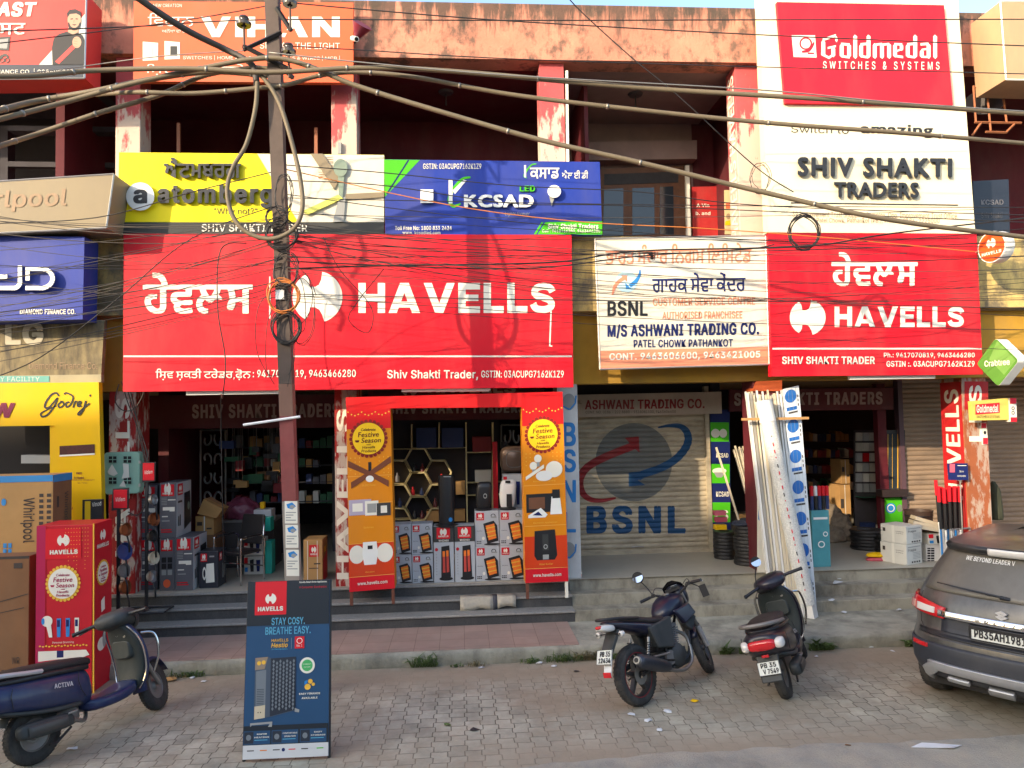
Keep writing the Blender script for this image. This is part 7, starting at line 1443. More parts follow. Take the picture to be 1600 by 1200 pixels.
def scooter(label, at, head, lean, paint, deg, cowl, rail, plate_lines, mirrors, guard=True):
    q = vehicle('scooter', label, 'scooter', at, head, lean); xf = steer(.98, .9, .38, deg)
    wheel(q, 0, .24, .10, .135, RIMG, disc=True); wheel(q, 1.25, .24, .09, .135, RIMG, disc=True, xf=xf)
    body = lofted('body', q, [sec(.52, .47, .11, .15, .15), sec(.46, .49, .17, .19, .17), sec(.3, .515, .215, .2, .17), sec(.05, .555, .24, .18, .17), sec(-.18, .60, .235, .155, .15), sec(-.36, .64, .20, .125, .125), sec(-.45, .66, .15, .10, .10), sec(-.475, .67, .10, .06, .06)], paint)
    def emb(mb): pass
    pr = Print(lambda u, v, off=0: Vector((.24 - u * .17, -.243 - off + .0 * u + .012 * (1 - v), .60 - v * .04 + u * .03))); pr.text('ACTIVA', 1, 0, 0, 1, ALLOY, off=.03, slant=.3); pr.mb.build('emblem', body, local=True)
    lofted('seat', q, [sec(.57, .70, .08, .015, .05), sec(.5, .725, .135, .035, .06), sec(.25, .745, .165, .05, .07), sec(0, .775, .165, .055, .06), sec(-.25, .80, .14, .045, .05), sec(-.35, .80, .09, .025, .03)], SEATM)
    def railf(mb):
        pts = [(.02, -.185, .76), (-.12, -.19, .785), (-.3, -.185, .82), (-.44, -.13, .845), (-.48, 0, .85), (-.44, .13, .845), (-.3, .185, .82), (-.12, .19, .785), (.02, .185, .76)]
        mb.tube(smooth_path(pts, 5), .02, rail, 8)
    part('grab_rail', q, railf)
    lofted('tail_lamp', q, [sec(-.40, .655, .15, .06, .055, 3.5), sec(-.475, .655, .14, .055, .05, 3.5), sec(-.505, .65, .115, .045, .04, 3.5)], REDL)
    for s_ in (-1, 1): lofted('indicator', q, [sec(-.36, .655, .035, .045, .045, 3, s_ * .185), sec(-.43, .652, .045, .055, .05, 3, s_ * .17), sec(-.488, .648, .035, .04, .04, 3, s_ * .155)], CLRL)
    part('rear_mudguard', q, lambda mb: mb.hexa([(-.33, -.11, .56), (-.33, .11, .56), (-.46, .1, .30), (-.46, -.1, .30)], [(-.36, -.11, .58), (-.36, .11, .58), (-.485, .1, .31), (-.485, -.1, .31)], DPLAST), bev=.01)
    part('reflector', q, lambda mb: mb.box((-.455, -.035, .535), (-.44, .035, .56), REDL), bev=.003)
    plate(q, (-.455, 0, .435), .21, .125, 20, plate_lines)
    lofted('floorboard', q, [sec(.40, .33, .17, .06, .07, 4), sec(.6, .30, .18, .045, .06, 4), sec(.85, .31, .175, .05, .07, 4), sec(1.0, .36, .15, .06, .06, 4)], paint)
    part('foot_mat', q, lambda mb: mb.box((.5, -.14, .345), (.93, .14, .352), DPLAST), bev=.003)
    def shield(off, inset): return [[(x + off + hx * math.cos(a), (hw - inset) * sgp(math.sin(a), .7), z) for a in [2 * math.pi * k / 24 for k in range(24)]] for z, x, hx, hw in ((.27, 1.0, .03, .13), (.36, 1.04, .045, .185), (.5, 1.065, .05, .215), (.68, 1.045, .05, .225), (.82, 1.0, .05, .205), (.92, .96, .045, .14), (.955, .945, .03, .08))]
    lofted('leg_shield', q, shield(0, 0), paint); lofted('inner_panel', q, shield(-.035, .018), MPLAST)
    part('glove_box', q, lambda mb: mb.loft([sec(1.0, .68, .14, .12, .10, 4), sec(.93, .68, .12, .1, .08, 4)], MPLAST), bev=.012)
    for s_ in (-1, 1): part('edge_trim', q, lambda mb: mb.tube(smooth_path([(.975, s_ * .14, .30), (1.0, s_ * .195, .38), (1.02, s_ * .222, .5), (1.0, s_ * .232, .68), (.955, s_ * .212, .82), (.915, s_ * .15, .915)], 6), .008, CHROME, 8))
    if guard: part('leg_guard', q, lambda mb: [mb.tube(smooth_path([(1.02, s_ * .2, .82), (1.12, s_ * .26, .78), (1.14, s_ * .27, .6), (1.1, s_ * .22, .42)], 6), .012, CHROME, 8) for s_ in (-1, 1)])
    lofted('headset', q, [sec(.73, .99, .08, .03, .05), sec(.77, 1.0, .15, .06, .075), sec(.88, 1.01, .19, .08, .10), sec(1.0, .99, .185, .085, .12), sec(1.1, .95, .13, .07, .12), sec(1.14, .92, .06, .03, .06)], cowl, xf=xf)
    part('instrument', q, lambda mb: mb.hexa([(.80, -.1, 1.045), (.80, .1, 1.045), (.89, .12, 1.082), (.89, -.12, 1.082)], [(.80, -.1, 1.03), (.80, .1, 1.03), (.89, .12, 1.06), (.89, -.12, 1.06)], M('instrument glass', (.10, .11, .10), rough=.1, var=.2)), xf=xf, bev=.006)
    lofted('steering_column', q, [sec(.94, .9, .1, .06, .09), sec(1.0, .86, .12, .08, .1), sec(1.06, .82, .08, .06, .06)], cowl, xf=xf)
    for s_ in (-1, 1):
        part('handlebar', q, lambda mb: (mb.tube([(.86, s_ * .13, 1.0), (.83, s_ * .24, .995)], .018, cowl, 10), mb.tube([(.83, s_ * .23, .995), (.80, s_ * .36, .985)], .019, PLBLK, 10), mb.tube([(.80, s_ * .355, .985), (.797, s_ * .372, .984)], .022, PLBLK, 10)), xf=xf)
        part('brake_lever', q, lambda mb: mb.tube([(.88, s_ * .22, 1.0), (.9, s_ * .26, .985), (.875, s_ * .35, .965)], .007, IRON if cowl is DPLAST else STEEL, 6), xf=xf)
        if mirrors and s_ in mirrors:
            mo = part('mirror', q, lambda mb: (mb.tube(smooth_path([(.87, s_ * .17, 1.02), (.88, s_ * .13, 1.12), (.87, s_ * .07, 1.22)], 5), .007, PLBLK, 8), mb.lathe([(.0, .0), (.0, .06), (.02, .055), (.035, .0)], (.865, s_ * .05, 1.26), 'X', 20, PLBLK)), xf=xf)
            part('mirror_glass', mo, lambda mb: glassdisc(mb, (.857, s_ * .05, 1.26), .056), xf=xf)
    def fender(mb):
        rows = []
        for k in range(11):
            a = rad(20 + 16 * k); r_ = .285; rows.append([(1.25 + r_ * s2 * math.cos(a), yy, .24 + r_ * s2 * math.sin(a)) for yy, s2 in ((-.075, .9), (-.06, .99), (0, 1.02), (.06, .99), (.075, .9))])
        mb.loft(rows, paint, cap=False, closed=False)
    fo = part('front_fender', q, fender, xf=xf); sm2 = fo.modifiers.new('thick', 'SOLIDIFY'); sm2.thickness = .006
    part('fork', q, lambda mb: [mb.tube([(1.25, s_ * .07, .24), (1.12, s_ * .065, .5), (1.04, s_ * .03, .7)], [.02, .024, .02], STEEL, 8) for s_ in (-1, 1)], xf=xf)
    mu = lofted('muffler', q, [sec(.26, .27, .035, .04, .04, 2.6, -.17), sec(.2, .285, .055, .065, .06, 3, -.185), sec(-.02, .30, .06, .075, .07, 3.5, -.19), sec(-.2, .32, .06, .07, .065, 3.5, -.19), sec(-.25, .325, .04, .045, .045, 3, -.19)], DPLAST)
    part('heat_shield', mu, lambda mb: mb.hexa([(.16, -.246, .25), (-.19, -.254, .28), (-.19, -.254, .36), (.16, -.246, .33)], [(.16, -.25, .26), (-.17, -.262, .29), (-.17, -.262, .35), (.16, -.25, .32)], M('muffler cover', (.05, .052, .055), rough=.4, metal=.4, dirt=.4)), bev=.004)
    part('exhaust_pipe', q, lambda mb: mb.tube(smooth_path([(.25, -.17, .27), (.36, -.14, .22), (.45, -.06, .22), (.5, 0, .3)], 6), .018, STEEL, 8))
    lofted('engine', q, [sec(.42, .30, .08, .08, .1, 3, .0), sec(.3, .29, .13, .1, .11, 3, .03), sec(.05, .27, .11, .08, .09, 3, .1), sec(-.1, .25, .05, .06, .07, 3, .14)], RIMG)
    part('shock_absorber', q, lambda mb: (mb.tube([(-.02, .13, .3), (-.12, .13, .52)], .02, STEEL, 8), [mb.lathe([(-.006, .032), (0, .036), (.006, .032)], (-.02 - .0125 * k, .13, .3 + .0275 * k), 'Z', 12, IRON) for k in range(8)]))
    part('kick_stand', q, lambda mb: (mb.tube([(.3, .1, .22), (.26, .24, .04), (.22, .27, .03)], .011, IRON, 6), mb.tube([(.28, -.1, .2), (.12, -.12, .12), (.05, -.13, .13)], .011, IRON, 6)))
    part('hook', q, lambda mb: mb.lathe([(0, 0), (0, .02), (-.02, .018)], (.93, 0, .84), 'X', 14, ALLOY))
    lofted('seat_gap_band', q, [sec(.53, .655, .11, .03, .03, 4), sec(.44, .668, .178, .03, .03, 4), sec(.25, .695, .20, .03, .03, 4), sec(0, .725, .205, .03, .03, 4), sec(-.22, .748, .185, .028, .03, 4), sec(-.36, .758, .13, .02, .02, 4)], PLBLK)  # black loft added as the dark gap between seat and body
    lofted('lower_trim', q, [sec(.44, .375, .155, .03, .03, 4), sec(.25, .385, .205, .028, .03, 4), sec(.02, .42, .225, .025, .03, 4), sec(-.2, .475, .2, .025, .025, 4), sec(-.36, .53, .16, .02, .02, 4)], DPLAST)
    part('mudguard', q, lambda mb: mb.loft([[(.31 * math.cos(a) * s2, yy, .24 + .31 * math.sin(a) * s2) for yy, s2 in ((-.065, .95), (0, 1.02), (.065, .95))] for a in [rad(15 + 15 * k) for k in range(10)]], DPLAST, cap=False, closed=False))
    part('control_cable', q, lambda mb: [mb.tube(smooth_path([(.86, s_ * .2, .985), (.95, s_ * .17, .94), (1.0, s_ * .09, .86)], 5), .005, PLBLK, 6) for s_ in (-1, 1)], xf=xf)
    part('key_lock', q, lambda mb: mb.lathe([(0, 0), (0, .018), (-.012, .016), (-.012, 0)], (.93, -.09, .82), 'X', 14, STEEL))
    part('panel_gap', q, lambda mb: [mb.tube([(x + .0, s_ * (yy + .004), z) for x, yy, z in pts], .0035, PLBLK, 5) for s_ in (-1, 1) for pts in ([(.33, .205, .66), (.31, .222, .58), (.33, .218, .50), (.38, .20, .42)], [(-.26, .218, .70), (-.285, .226, .64), (-.27, .215, .54)])])
    for s_ in (-1, 1): part('foot_peg', q, lambda mb: mb.box((.18, s_ * .20 - .03, .33), (.27, s_ * .20 + .03, .35), STEEL), bev=.005)
    return q
A0 = G(56, 1193, 0)
scooter('dusty blue scooter with white grab rail at the left edge of the pavers', (A0.x, A0.y), 63, -11, BPAINT, 26, DPLAST, ALLOY, [('PB 35', .2, .1, .8, .45), ('Y 7182', .1, .55, .9, .9)], None)
A1 = G(1232, 1090, 0)
scooter('black scooter with a round mirror and white PB 35 plate, below the leaning pipes', (A1.x, A1.y), 60, -16, KPAINT, 30, KPAINT, RIMG, [('PB 35', .14, .1, .86, .46), ('V 7549', .2, .54, .92, .9)], (1,))
# ------------------------------------------------------------------ motorcycle
def motorcycle(label, at, head, lean, deg):
    q = vehicle('motorcycle', label, 'motorcycle', at, head, lean); xf = steer(1.06, .9, .42, deg); RS = M('red rim line', lin(120, 24, 28), var=0)
    wheel(q, 0, .315, .12, .225, RIM, spokes=5, stripe=RS); wheel(q, 1.3, .30, .095, .222, RIM, spokes=5, xf=xf)
    part('swing_arm', q, lambda mb: [mb.tube([(0, s_ * .1, .315), (.3, s_ * .09, .37), (.5, s_ * .07, .40)], .024, IRON, 8) for s_ in (-1, 1)])
    part('brake_disc', q, lambda mb: mb.lathe([(-.075, .04), (-.075, .10), (-.07, .10), (-.07, .04)], (0, 0, .315), 'Y', 32, STEEL))
    for s_ in (-1, 1):
        part('shock_absorber', q, lambda mb: (mb.tube([(.06, s_ * .135, .36), (.2, s_ * .125, .66)], .016, STEEL, 8), [mb.lathe([(-.005, .026), (0, .032), (.005, .026)], (.085 + .0105 * k, s_ * .133, .41 + .0225 * k), 'Z', 12, IRON) for k in range(10)]))
    lofted('tail_fairing', q, [sec(.6, .70, .09, .06, .10), sec(.42, .72, .13, .08, .12), sec(.15, .79, .125, .065, .09), sec(-.1, .86, .105, .045, .065), sec(-.28, .905, .08, .035, .045), sec(-.36, .925, .05, .02, .03)], NPAINT)
    lofted('seat', q, [sec(.66, .79, .07, .02, .03), sec(.56, .785, .12, .035, .04), sec(.38, .80, .14, .035, .05), sec(.22, .845, .125, .04, .05), sec(.0, .895, .115, .035, .04), sec(-.2, .93, .085, .02, .03)], SEATM)
    tl_ = lofted('tail_lamp', q, [sec(-.22, .86, .085, .04, .04, 3), sec(-.33, .875, .085, .045, .05, 3), sec(-.42, .885, .06, .035, .03, 3), sec(-.45, .89, .03, .015, .015, 3)], CLRL)
    lofted('red_lens', tl_, [sec(-.33, .885, .055, .03, .025, 3), sec(-.445, .897, .045, .022, .018, 3), sec(-.455, .898, .02, .01, .01, 3)], REDL)
    part('grab_rail', q, lambda mb: mb.tube(smooth_path([(.1, -.12, .89), (-.2, -.12, .945), (-.36, -.07, .965), (-.39, 0, .967), (-.36, .07, .965), (-.2, .12, .945), (.1, .12, .89)], 5), .016, PLBLK, 8))
    lofted('fuel_tank', q, [sec(.60, .80, .08, .05, .06), sec(.68, .85, .13, .09, .1), sec(.82, .90, .175, .115, .13), sec(.97, .92, .16, .10, .12), sec(1.06, .91, .09, .06, .08)], NPAINT)
    part('filler_cap', q, lambda mb: mb.lathe([(0, .04), (.012, .04), (.016, .03), (.016, 0)], (.86, 0, 1.008), 'Z', 20, STEEL))
    for s_ in (-1, 1):
        part('tank_shroud', q, lambda mb: mb.hexa([(.72, s_ * .17, .84), (1.04, s_ * .165, .88), (1.12, s_ * .19, .74), (.86, s_ * .19, .66)], [(.72, s_ * .12, .84), (1.04, s_ * .10, .88), (1.10, s_ * .10, .74), (.86, s_ * .12, .66)], NPAINT), bev=.02)
        part('side_panel', q, lambda mb: mb.hexa([(.66, s_ * .15, .80), (.22, s_ * .15, .76), (.30, s_ * .165, .52), (.60, s_ * .16, .46)], [(.66, s_ * .05, .80), (.22, s_ * .06, .76), (.30, s_ * .06, .52), (.60, s_ * .05, .46)], DPLAST), bev=.018)
        part('frame_tube', q, lambda mb: mb.tube(smooth_path([(1.08, s_ * .04, .84), (1.0, s_ * .1, .6), (.9, s_ * .1, .32), (.62, s_ * .1, .28), (.5, s_ * .1, .42), (.5, s_ * .1, .68)], 6), .018, IRON, 8))
        part('foot_peg', q, lambda mb: (mb.tube([(.42, s_ * .12, .36), (.42, s_ * .24, .36)], .013, PLBLK, 8), mb.tube([(.2, s_ * .13, .44), (.2, s_ * .22, .43)], .011, PLBLK, 8), mb.tube([(.5, s_ * .13, .42), (.2, s_ * .14, .45)], .013, STEEL, 6)))
        part('indicator', q, lambda mb: (mb.tube([(-.26, s_ * .06, .80), (-.27, s_ * .13, .80)], .008, PLBLK, 6), mb.lathe([(-.03, .012), (-.015, .03), (.02, .028), (.035, .0)], (-.27, s_ * .155, .80), 'X', 14, CLRL)))
    def engine(mb):
        mb.lathe([(-.15, 0), (-.15, .09), (-.12, .13), (.12, .13), (.15, .09), (.15, 0)], (.68, 0, .36), 'Y', 28, DPLAST); mb.lathe([(-.13, 0), (-.13, .08), (.13, .08), (.13, 0)], (.52, 0, .37), 'Y', 24, RIMG); mb.box((.5, -.1, .28), (.86, .1, .42), DPLAST)
        for k in range(9): mb.box((.66 - .1 + .006 * k, -.1, .46 + .022 * k), (.66 + .1 + .006 * k, .1, .472 + .022 * k), RIMG)
        mb.box((.64, -.075, .44), (.76, .075, .68), DPLAST); mb.box((.6, -.09, .66), (.8, .09, .7), RIMG)
    part('engine', q, engine)
    part('exhaust_pipe', q, lambda mb: mb.tube(smooth_path([(.8, -.03, .62), (.95, -.08, .5), (.9, -.13, .27), (.7, -.155, .2), (.5, -.165, .23), (.36, -.175, .28)], 7), [.02] * 36 + [.02], STEEL, 10))
    ms = []
    for t, r_ in ((0, .03), (.06, .055), (.25, .07), (.75, .078), (.95, .072), (1.0, .06)): c = Vector((.40, -.18, .29)).lerp(Vector((-.18, -.215, .50)), t); ms.append([(c.x + r_ * .36 * math.sin(a), c.y + r_ * .85 * math.cos(a), c.z + r_ * math.sin(a)) for a in [2 * math.pi * k / 20 for k in range(20)]])
    mf = lofted('muffler', q, ms, M('dark muffler', (.06, .065, .08), rough=.35, metal=.6, var=.15, dirt=.3)); part('end_cap', mf, lambda mb: mb.tube([(-.165, -.214, .495), (-.2, -.216, .508)], [.045, .04], STEEL, 18)); part('outlet', mf, lambda mb: mb.tube([(-.2, -.216, .508), (-.205, -.2163, .51)], [.024, .024], PLBLK, 14))
    part('rear_fender', q, lambda mb: (mb.hexa([(-.18, -.08, .82), (-.18, .08, .82), (-.40, .07, .58), (-.40, -.07, .58)], [(-.22, -.08, .84), (-.22, .08, .84), (-.425, .07, .6), (-.425, -.07, .6)], DPLAST), mb.hexa([(-.36, -.055, .62), (-.36, .055, .62), (-.44, .05, .4), (-.44, -.05, .4)], [(-.37, -.055, .62), (-.37, .055, .62), (-.45, .05, .4), (-.45, -.05, .4)], ALLOY)), bev=.006)
    part('mud_flap', q, lambda mb: mb.box((-.452, -.05, .395), (-.44, .05, .45), REDL), bev=.003)
    plate(q, (-.435, 0, .6), .2, .15, 24, [('PB 35', .22, .12, .9, .48), ('12434', .14, .56, .94, .9)])
    part('chain_guard', q, lambda mb: mb.hexa([(-.05, .11, .40), (.5, .11, .46), (.5, .11, .40), (-.05, .11, .34)], [(-.05, .13, .40), (.5, .13, .46), (.5, .13, .40), (-.05, .13, .34)], DPLAST), bev=.008)
    part('fork', q, lambda mb: [(mb.tube([(1.3, s_ * .085, .30), (1.2, s_ * .085, .55)], .028, ALLOY, 12), mb.tube([(1.2, s_ * .085, .55), (1.04, s_ * .085, .98)], .018, STEEL, 12)) for s_ in (-1, 1)], xf=xf)
    def ff(mb):
        rows = []
        for k in range(10):
            a = rad(35 + 13 * k); rows.append([(1.3 + .335 * s2 * math.cos(a), yy, .30 + .335 * s2 * math.sin(a)) for yy, s2 in ((-.065, .93), (-.04, 1), (.04, 1), (.065, .93))])
        mb.loft(rows, NPAINT, cap=False, closed=False)
    fo = part('front_fender', q, ff, xf=xf); fo.modifiers.new('thick', 'SOLIDIFY').thickness = .006
    lofted('headlamp_cowl', q, [sec(1.08, .97, .10, .12, .14), sec(1.16, .96, .135, .14, .15), sec(1.25, .92, .12, .12, .12), sec(1.30, .89, .06, .06, .06)], NPAINT, xf=xf)
    part('windscreen', q, lambda mb: mb.loft([[(1.08, yy, 1.16 - abs(yy) * .6), (1.16, yy * 1.1, 1.08 - abs(yy) * .4), (1.2, yy * 1.1, 1.02)] for yy in (-.12, -.08, -.03, .03, .08, .12)], M('smoked screen', (.012, .012, .014), rough=.1, var=0), cap=False, closed=False), xf=xf)
    part('instrument', q, lambda mb: (mb.box((1.03, -.09, 1.02), (1.08, .09, 1.06), PLBLK), mb.lathe([(0, .045), (.02, .045), (.02, 0)], (1.05, -.03, 1.06), 'Z', 20, DPLAST), mb.lathe([(.021, 0), (.021, .038), (.022, .038)], (1.05, -.03, 1.06), 'Z', 20, LETW)), xf=xf)
    for s_ in (-1, 1):
        part('handlebar', q, lambda mb: (mb.tube([(1.02, s_ * .085, .98), (.98, s_ * .2, 1.04), (.93, s_ * .27, 1.045)], .014, IRON, 8), mb.tube([(.93, s_ * .265, 1.045), (.87, s_ * .38, 1.035)], .019, PLBLK, 10), mb.box((.92, s_ * .22 - .02, 1.03), (.97, s_ * .22 + .02, 1.07), PLBLK)), xf=xf)
        part('brake_lever', q, lambda mb: mb.tube([(.98, s_ * .24, 1.05), (1.0, s_ * .3, 1.04), (.96, s_ * .38, 1.02)], .007, ALLOY, 6), xf=xf)
    mo = part('mirror', q, lambda mb: (mb.tube(smooth_path([(.96, .23, 1.06), (.97, .26, 1.16), (.94, .3, 1.26)], 5), .007, PLBLK, 8), mb.lathe([(.0, 0), (.0, .07), (.02, .06), (.035, 0)], (.935, .31, 1.31), 'X', 20, PLBLK)), xf=xf); part('mirror_glass', mo, lambda mb: glassdisc(mb, (.927, .31, 1.31), .064), xf=xf)
    part('mirror', q, lambda mb: (mb.tube(smooth_path([(.96, -.24, 1.04), (1.0, -.3, .98), (.98, -.34, .92)], 5), .007, PLBLK, 8), mb.hexa([(.965, -.39, .98), (.965, -.31, .98), (.965, -.31, .84), (.965, -.39, .84)], [(.99, -.38, .97), (.99, -.32, .97), (.99, -.32, .85), (.99, -.38, .85)], PLBLK)), xf=xf)
    part('control_cable', q, lambda mb: [mb.tube(smooth_path(p_, 5), .005, PLBLK, 6) for p_ in ([(.93, -.24, 1.04), (1.06, -.2, 1.1), (1.14, -.08, 1.0), (1.05, -.05, .8)], [(.93, .24, 1.04), (1.08, .18, 1.12), (1.16, .06, 1.0), (1.0, .08, .75)], [(.95, -.23, 1.03), (1.1, -.16, 1.05), (1.12, -.1, .85)])], xf=xf)
    part('chain', q, lambda mb: mb.tube(smooth_path([(0, .105, .37), (.25, .105, .40), (.5, .105, .43), (.54, .105, .38), (.5, .105, .34), (.25, .105, .30), (0, .105, .26)], 5), .008, IRON, 6))
    part('belly_pan', q, lambda mb: mb.hexa([(.95, -.11, .34), (.95, .11, .34), (.55, .11, .26), (.55, -.11, .26)], [(.92, -.08, .22), (.92, .08, .22), (.55, .08, .20), (.55, -.08, .20)], DPLAST), bev=.012)
    part('battery_cover', q, lambda mb: mb.box((.34, -.1, .46), (.62, .1, .72), PLBLK), bev=.02)
    part('air_scoop', q, lambda mb: mb.hexa([(.98, -.16, .80), (1.12, -.17, .70), (1.0, -.16, .56), (.9, -.15, .64)], [(.98, -.08, .80), (1.10, -.08, .70), (1.0, -.08, .56), (.9, -.08, .64)], DPLAST), bev=.012)
    part('side_stand', q, lambda mb: mb.tube([(.56, .12, .28), (.52, .28, .05), (.5, .32, .05)], .012, IRON, 6))
    return q
A2 = G(1003, 1102, 0)
MOTO = motorcycle('black and navy motorcycle with a lean to the left, right of the striped sack', (A2.x, A2.y), 41, -14, 28)
MOTO.scale = (.95, .95, .93)
# ------------------------------------------------------------------ the grey car
CARP = M('dusty charcoal car paint', (.060, .058, .055), rough=.35, metal=.25, var=.1, coat=.35, dirt=.85, dcol=(.165, .16, .148), ds=1.3, dlo=.38, dhi=.66); CLAD = M('grey black cladding', (.028, .032, .042), rough=.55, var=.12, dirt=.35, dcol=(.11, .105, .1)); CGLASS = M('dusty rear glass', (.12, .11, .09), rough=.4, var=.1, dirt=.8, dcol=(.19, .18, .16), ds=1.2, spec=.5); BRITE = M('bright chrome', (.7, .7, .7), rough=.16, metal=1, var=0, dirt=.15); SILV = M('silver skid paint', (.42, .43, .44), rough=.4, metal=.6, var=.05, dirt=.3)
ZS = [(.30, .16, .80, 4.00), (.36, .06, .86, 4.02), (.46, .01, .885, 4.03), (.60, .0, .893, 4.03), (.70, .015, .895, 4.03), (.74, .06, .895, 4.03), (.80, .085, .895, 4.02), (.90, .10, .893, 4.0), (1.0, .12, .885, 3.92), (1.06, .14, .87, 3.72), (1.12, .17, .85, 3.3), (1.2, .22, .82, 3.0), (1.32, .305, .765, 2.78), (1.44, .395, .705, 2.55), (1.50, .43, .675, 2.42), (1.54, .35, .66, 2.34), (1.575, .37, .64, 2.22), (1.61, .62, .58, 2.0), (1.635, .95, .45, 1.7), (1.642, 1.15, .2, 1.5)]
def interp(z):
    for a, b in zip(ZS, ZS[1:]):
        if a[0] <= z <= b[0]:
            t = (z - a[0]) / (b[0] - a[0]); return [a[i] + (b[i] - a[i]) * t for i in range(4)]
    return list(ZS[-1] if z > 1 else ZS[0])
def footprint(z, th):
    """th from -90 (right flank) over 0 (tail centre) to 90 (left flank)"""
    _, xr, hw, xf_ = interp(z); hw *= .965; a = .46; n = 2.7; c, s_ = math.cos(rad(th)), math.sin(rad(th)); return Vector((xr + a - a * sgp(c, 2 / n), hw * sgp(s_, 2 / n), z))
def suv(label, at, head):
    q = vehicle('car', label, 'car', at, head); TH = [-90 + 5 * k for k in range(37)]
    rows = []
    for z, xr, hw, xf_ in ZS:
        r_ = [footprint(z, t) for t in TH]; n = 2.7; a = .55 if z < 1.05 else .35
        r_ += [Vector((xf_ - a + a * sgp(math.cos(rad(t)), 2 / n), hw * sgp(math.sin(rad(t)), 2 / n), z)) for t in reversed(TH)]; rows.append(r_)
    mb = MB(); mb.loft(rows, CARP); body = mb.build('body', q, local=True, smooth=True, angle=38)
    def patch(name, par, z0, z1, y0, y1, m, off=.006, nz_=10, ny=14, edge=None, bulge=0.0):
        """inlay following the tail surface between two heights and two y fractions (-1 right .. 1 left)"""
        rows = []
        for i in range(nz_ + 1):
            row = []
            for j in range(ny + 1):
                v, u = i / nz_, j / ny; zz0 = z0(u) if callable(z0) else z0; zz1 = z1(u) if callable(z1) else z1; z = zz0 + (zz1 - zz0) * v
                a0, a1 = (y0(v) if callable(y0) else y0), (y1(v) if callable(y1) else y1); f = a0 + (a1 - a0) * u
                th = math.degrees(math.asin(max(-1, min(1, sgp(f, 2.7 / 2))))); p_ = footprint(z, th); p1 = footprint(z + .004, th); p2 = footprint(z, min(90, th + 1) if th < 89 else th); t1 = (p1 - p_); t2 = p2 - footprint(z, th - 1); n = t1.cross(t2)
                if n.length < 1e-9: n = Vector((-1, 0, 0))
                n.normalize(); n = n if n.x < .3 and (n.x < 0 or n.y * f > 0) else -n; row.append(p_ + n * (off + bulge * math.sin(math.pi * u) * math.sin(math.pi * v)))
            rows.append(row)
        mb = MB(); mb.loft(rows, m, cap=False, closed=False); o = mb.build(name, par, local=True, smooth=True); s2 = o.modifiers.new('thick', 'SOLIDIFY'); s2.thickness = off + .012; s2.offset = 0; return o
    # roof skin colour is the body's; black gloss spoiler, glass, lamp, trims
    patch('spoiler', q, 1.505, 1.565, -.9, .9, M('black gloss spoiler', (.016, .016, .017), rough=.3, var=0, dirt=.5, dcol=(.12, .11, .1)), .012)
    patch('brake_lamp', q, 1.53, 1.55, -.25, .25, CLRL, .022)
    g = patch('rear_window', q, 1.12, 1.495, lambda v: -.88 + .02 * v, lambda v: .88 - .02 * v, CGLASS, .008)
    mp = lambda u, v, off=0: footprint(1.47 - v * .05, math.degrees(math.asin(max(-1, min(1, sgp(.55 - u * 1.0, 1.35)))))) + Vector((-.018 - off, 0, .004))
    pr = Print(mp); pr.text('WE BEYOND LEADER V', .0, .1, .62, .9, LETW, off=.02); pr.mb.build('sticker', g, local=True)
    part('wiper', q, lambda mb: (mb.tube([(.175, -.05, 1.15), (.14, .02, 1.165)], .018, PLBLK, 8), mb.tube([(.15, -.02, 1.165), (.165, .45, 1.205)], [.012, .006], PLBLK, 6), mb.tube([(.16, .1, 1.17), (.175, .56, 1.215)], .007, PLBLK, 5)))
    for s_ in (-1, 1):
        lm = patch('tail_lamp', q, lambda u: .885 + .02 * u if s_ > 0 else .905 - .02 * u, lambda u: .985 + .055 * u if s_ > 0 else 1.04 - .055 * u, *((.56, .998) if s_ > 0 else (-.998, -.56)), REDL, .02, bulge=.012)
        patch('clear_lens', lm, .915, lambda u: .97 + .01 * u, *((.66, .86) if s_ > 0 else (-.86, -.66)), CLRL, .036)
        patch('reverse_lens', lm, .915, .985, *((.90, .965) if s_ > 0 else (-.965, -.90)), M('dusky lens', (.42, .2, .17), rough=.15, var=0), .034)
        patch('bumper_reflector', q, .60, .635, *((.72, .9) if s_ > 0 else (-.9, -.72)), REDL, .022)
    part('tailgate_gap', q, lambda mb: [mb.tube([footprint(z, math.degrees(math.asin(sgp(f * s_, 1.35)))) + Vector((-.002, 0, 0)) for z, f in ((1.08, .905), (1.0, .905), (.9, .88), (.8, .86), (.745, .80))], .004, PLBLK, 5) for s_ in (-1, 1)])
    patch('garnish', q, .90, .955, -.62, .62, BRITE, .03, bulge=.008)
    mp2 = lambda u, v, off=0: Vector((.062 - off, .27 - u * .54, .955 - .068 * v + .02)) - Vector((0, 0, .045))
    patch('plate_recess', q, .765, .895, -.6, .6, CLAD, .004)
    patch('lower_gate_band', q, .715, .765, -.86, .86, PLBLK, .006)
    patch('bumper_cladding', q, .33, .655, -.999, .999, CLAD, .012, ny=40)
    patch('skid_plate', q, lambda u: .44 - .0 * u, lambda u: .50, -.70, .70, SILV, .04, ny=24)
    for s_ in (-1, 1):
        patch('skid_plate', q, lambda u: (.42 - .10 * u) if s_ > 0 else (.32 + .10 * u), lambda u: (.50 - .06 * u) if s_ > 0 else (.44 + .06 * u), *((.62, .78) if s_ > 0 else (-.78, -.62)), SILV, .041)
        patch('skid_bar', q, .365, .40, *((.30, .52) if s_ > 0 else (-.52, -.30)), SILV, .045); 
    patch('skid_bar', q, .35, .385, -.12, .12, SILV, .045)
    fr = part('number_plate_frame', q, lambda mb: mb.box((.03, -.235, .765), (.085, .255, .895), PLBLK), bev=.006)
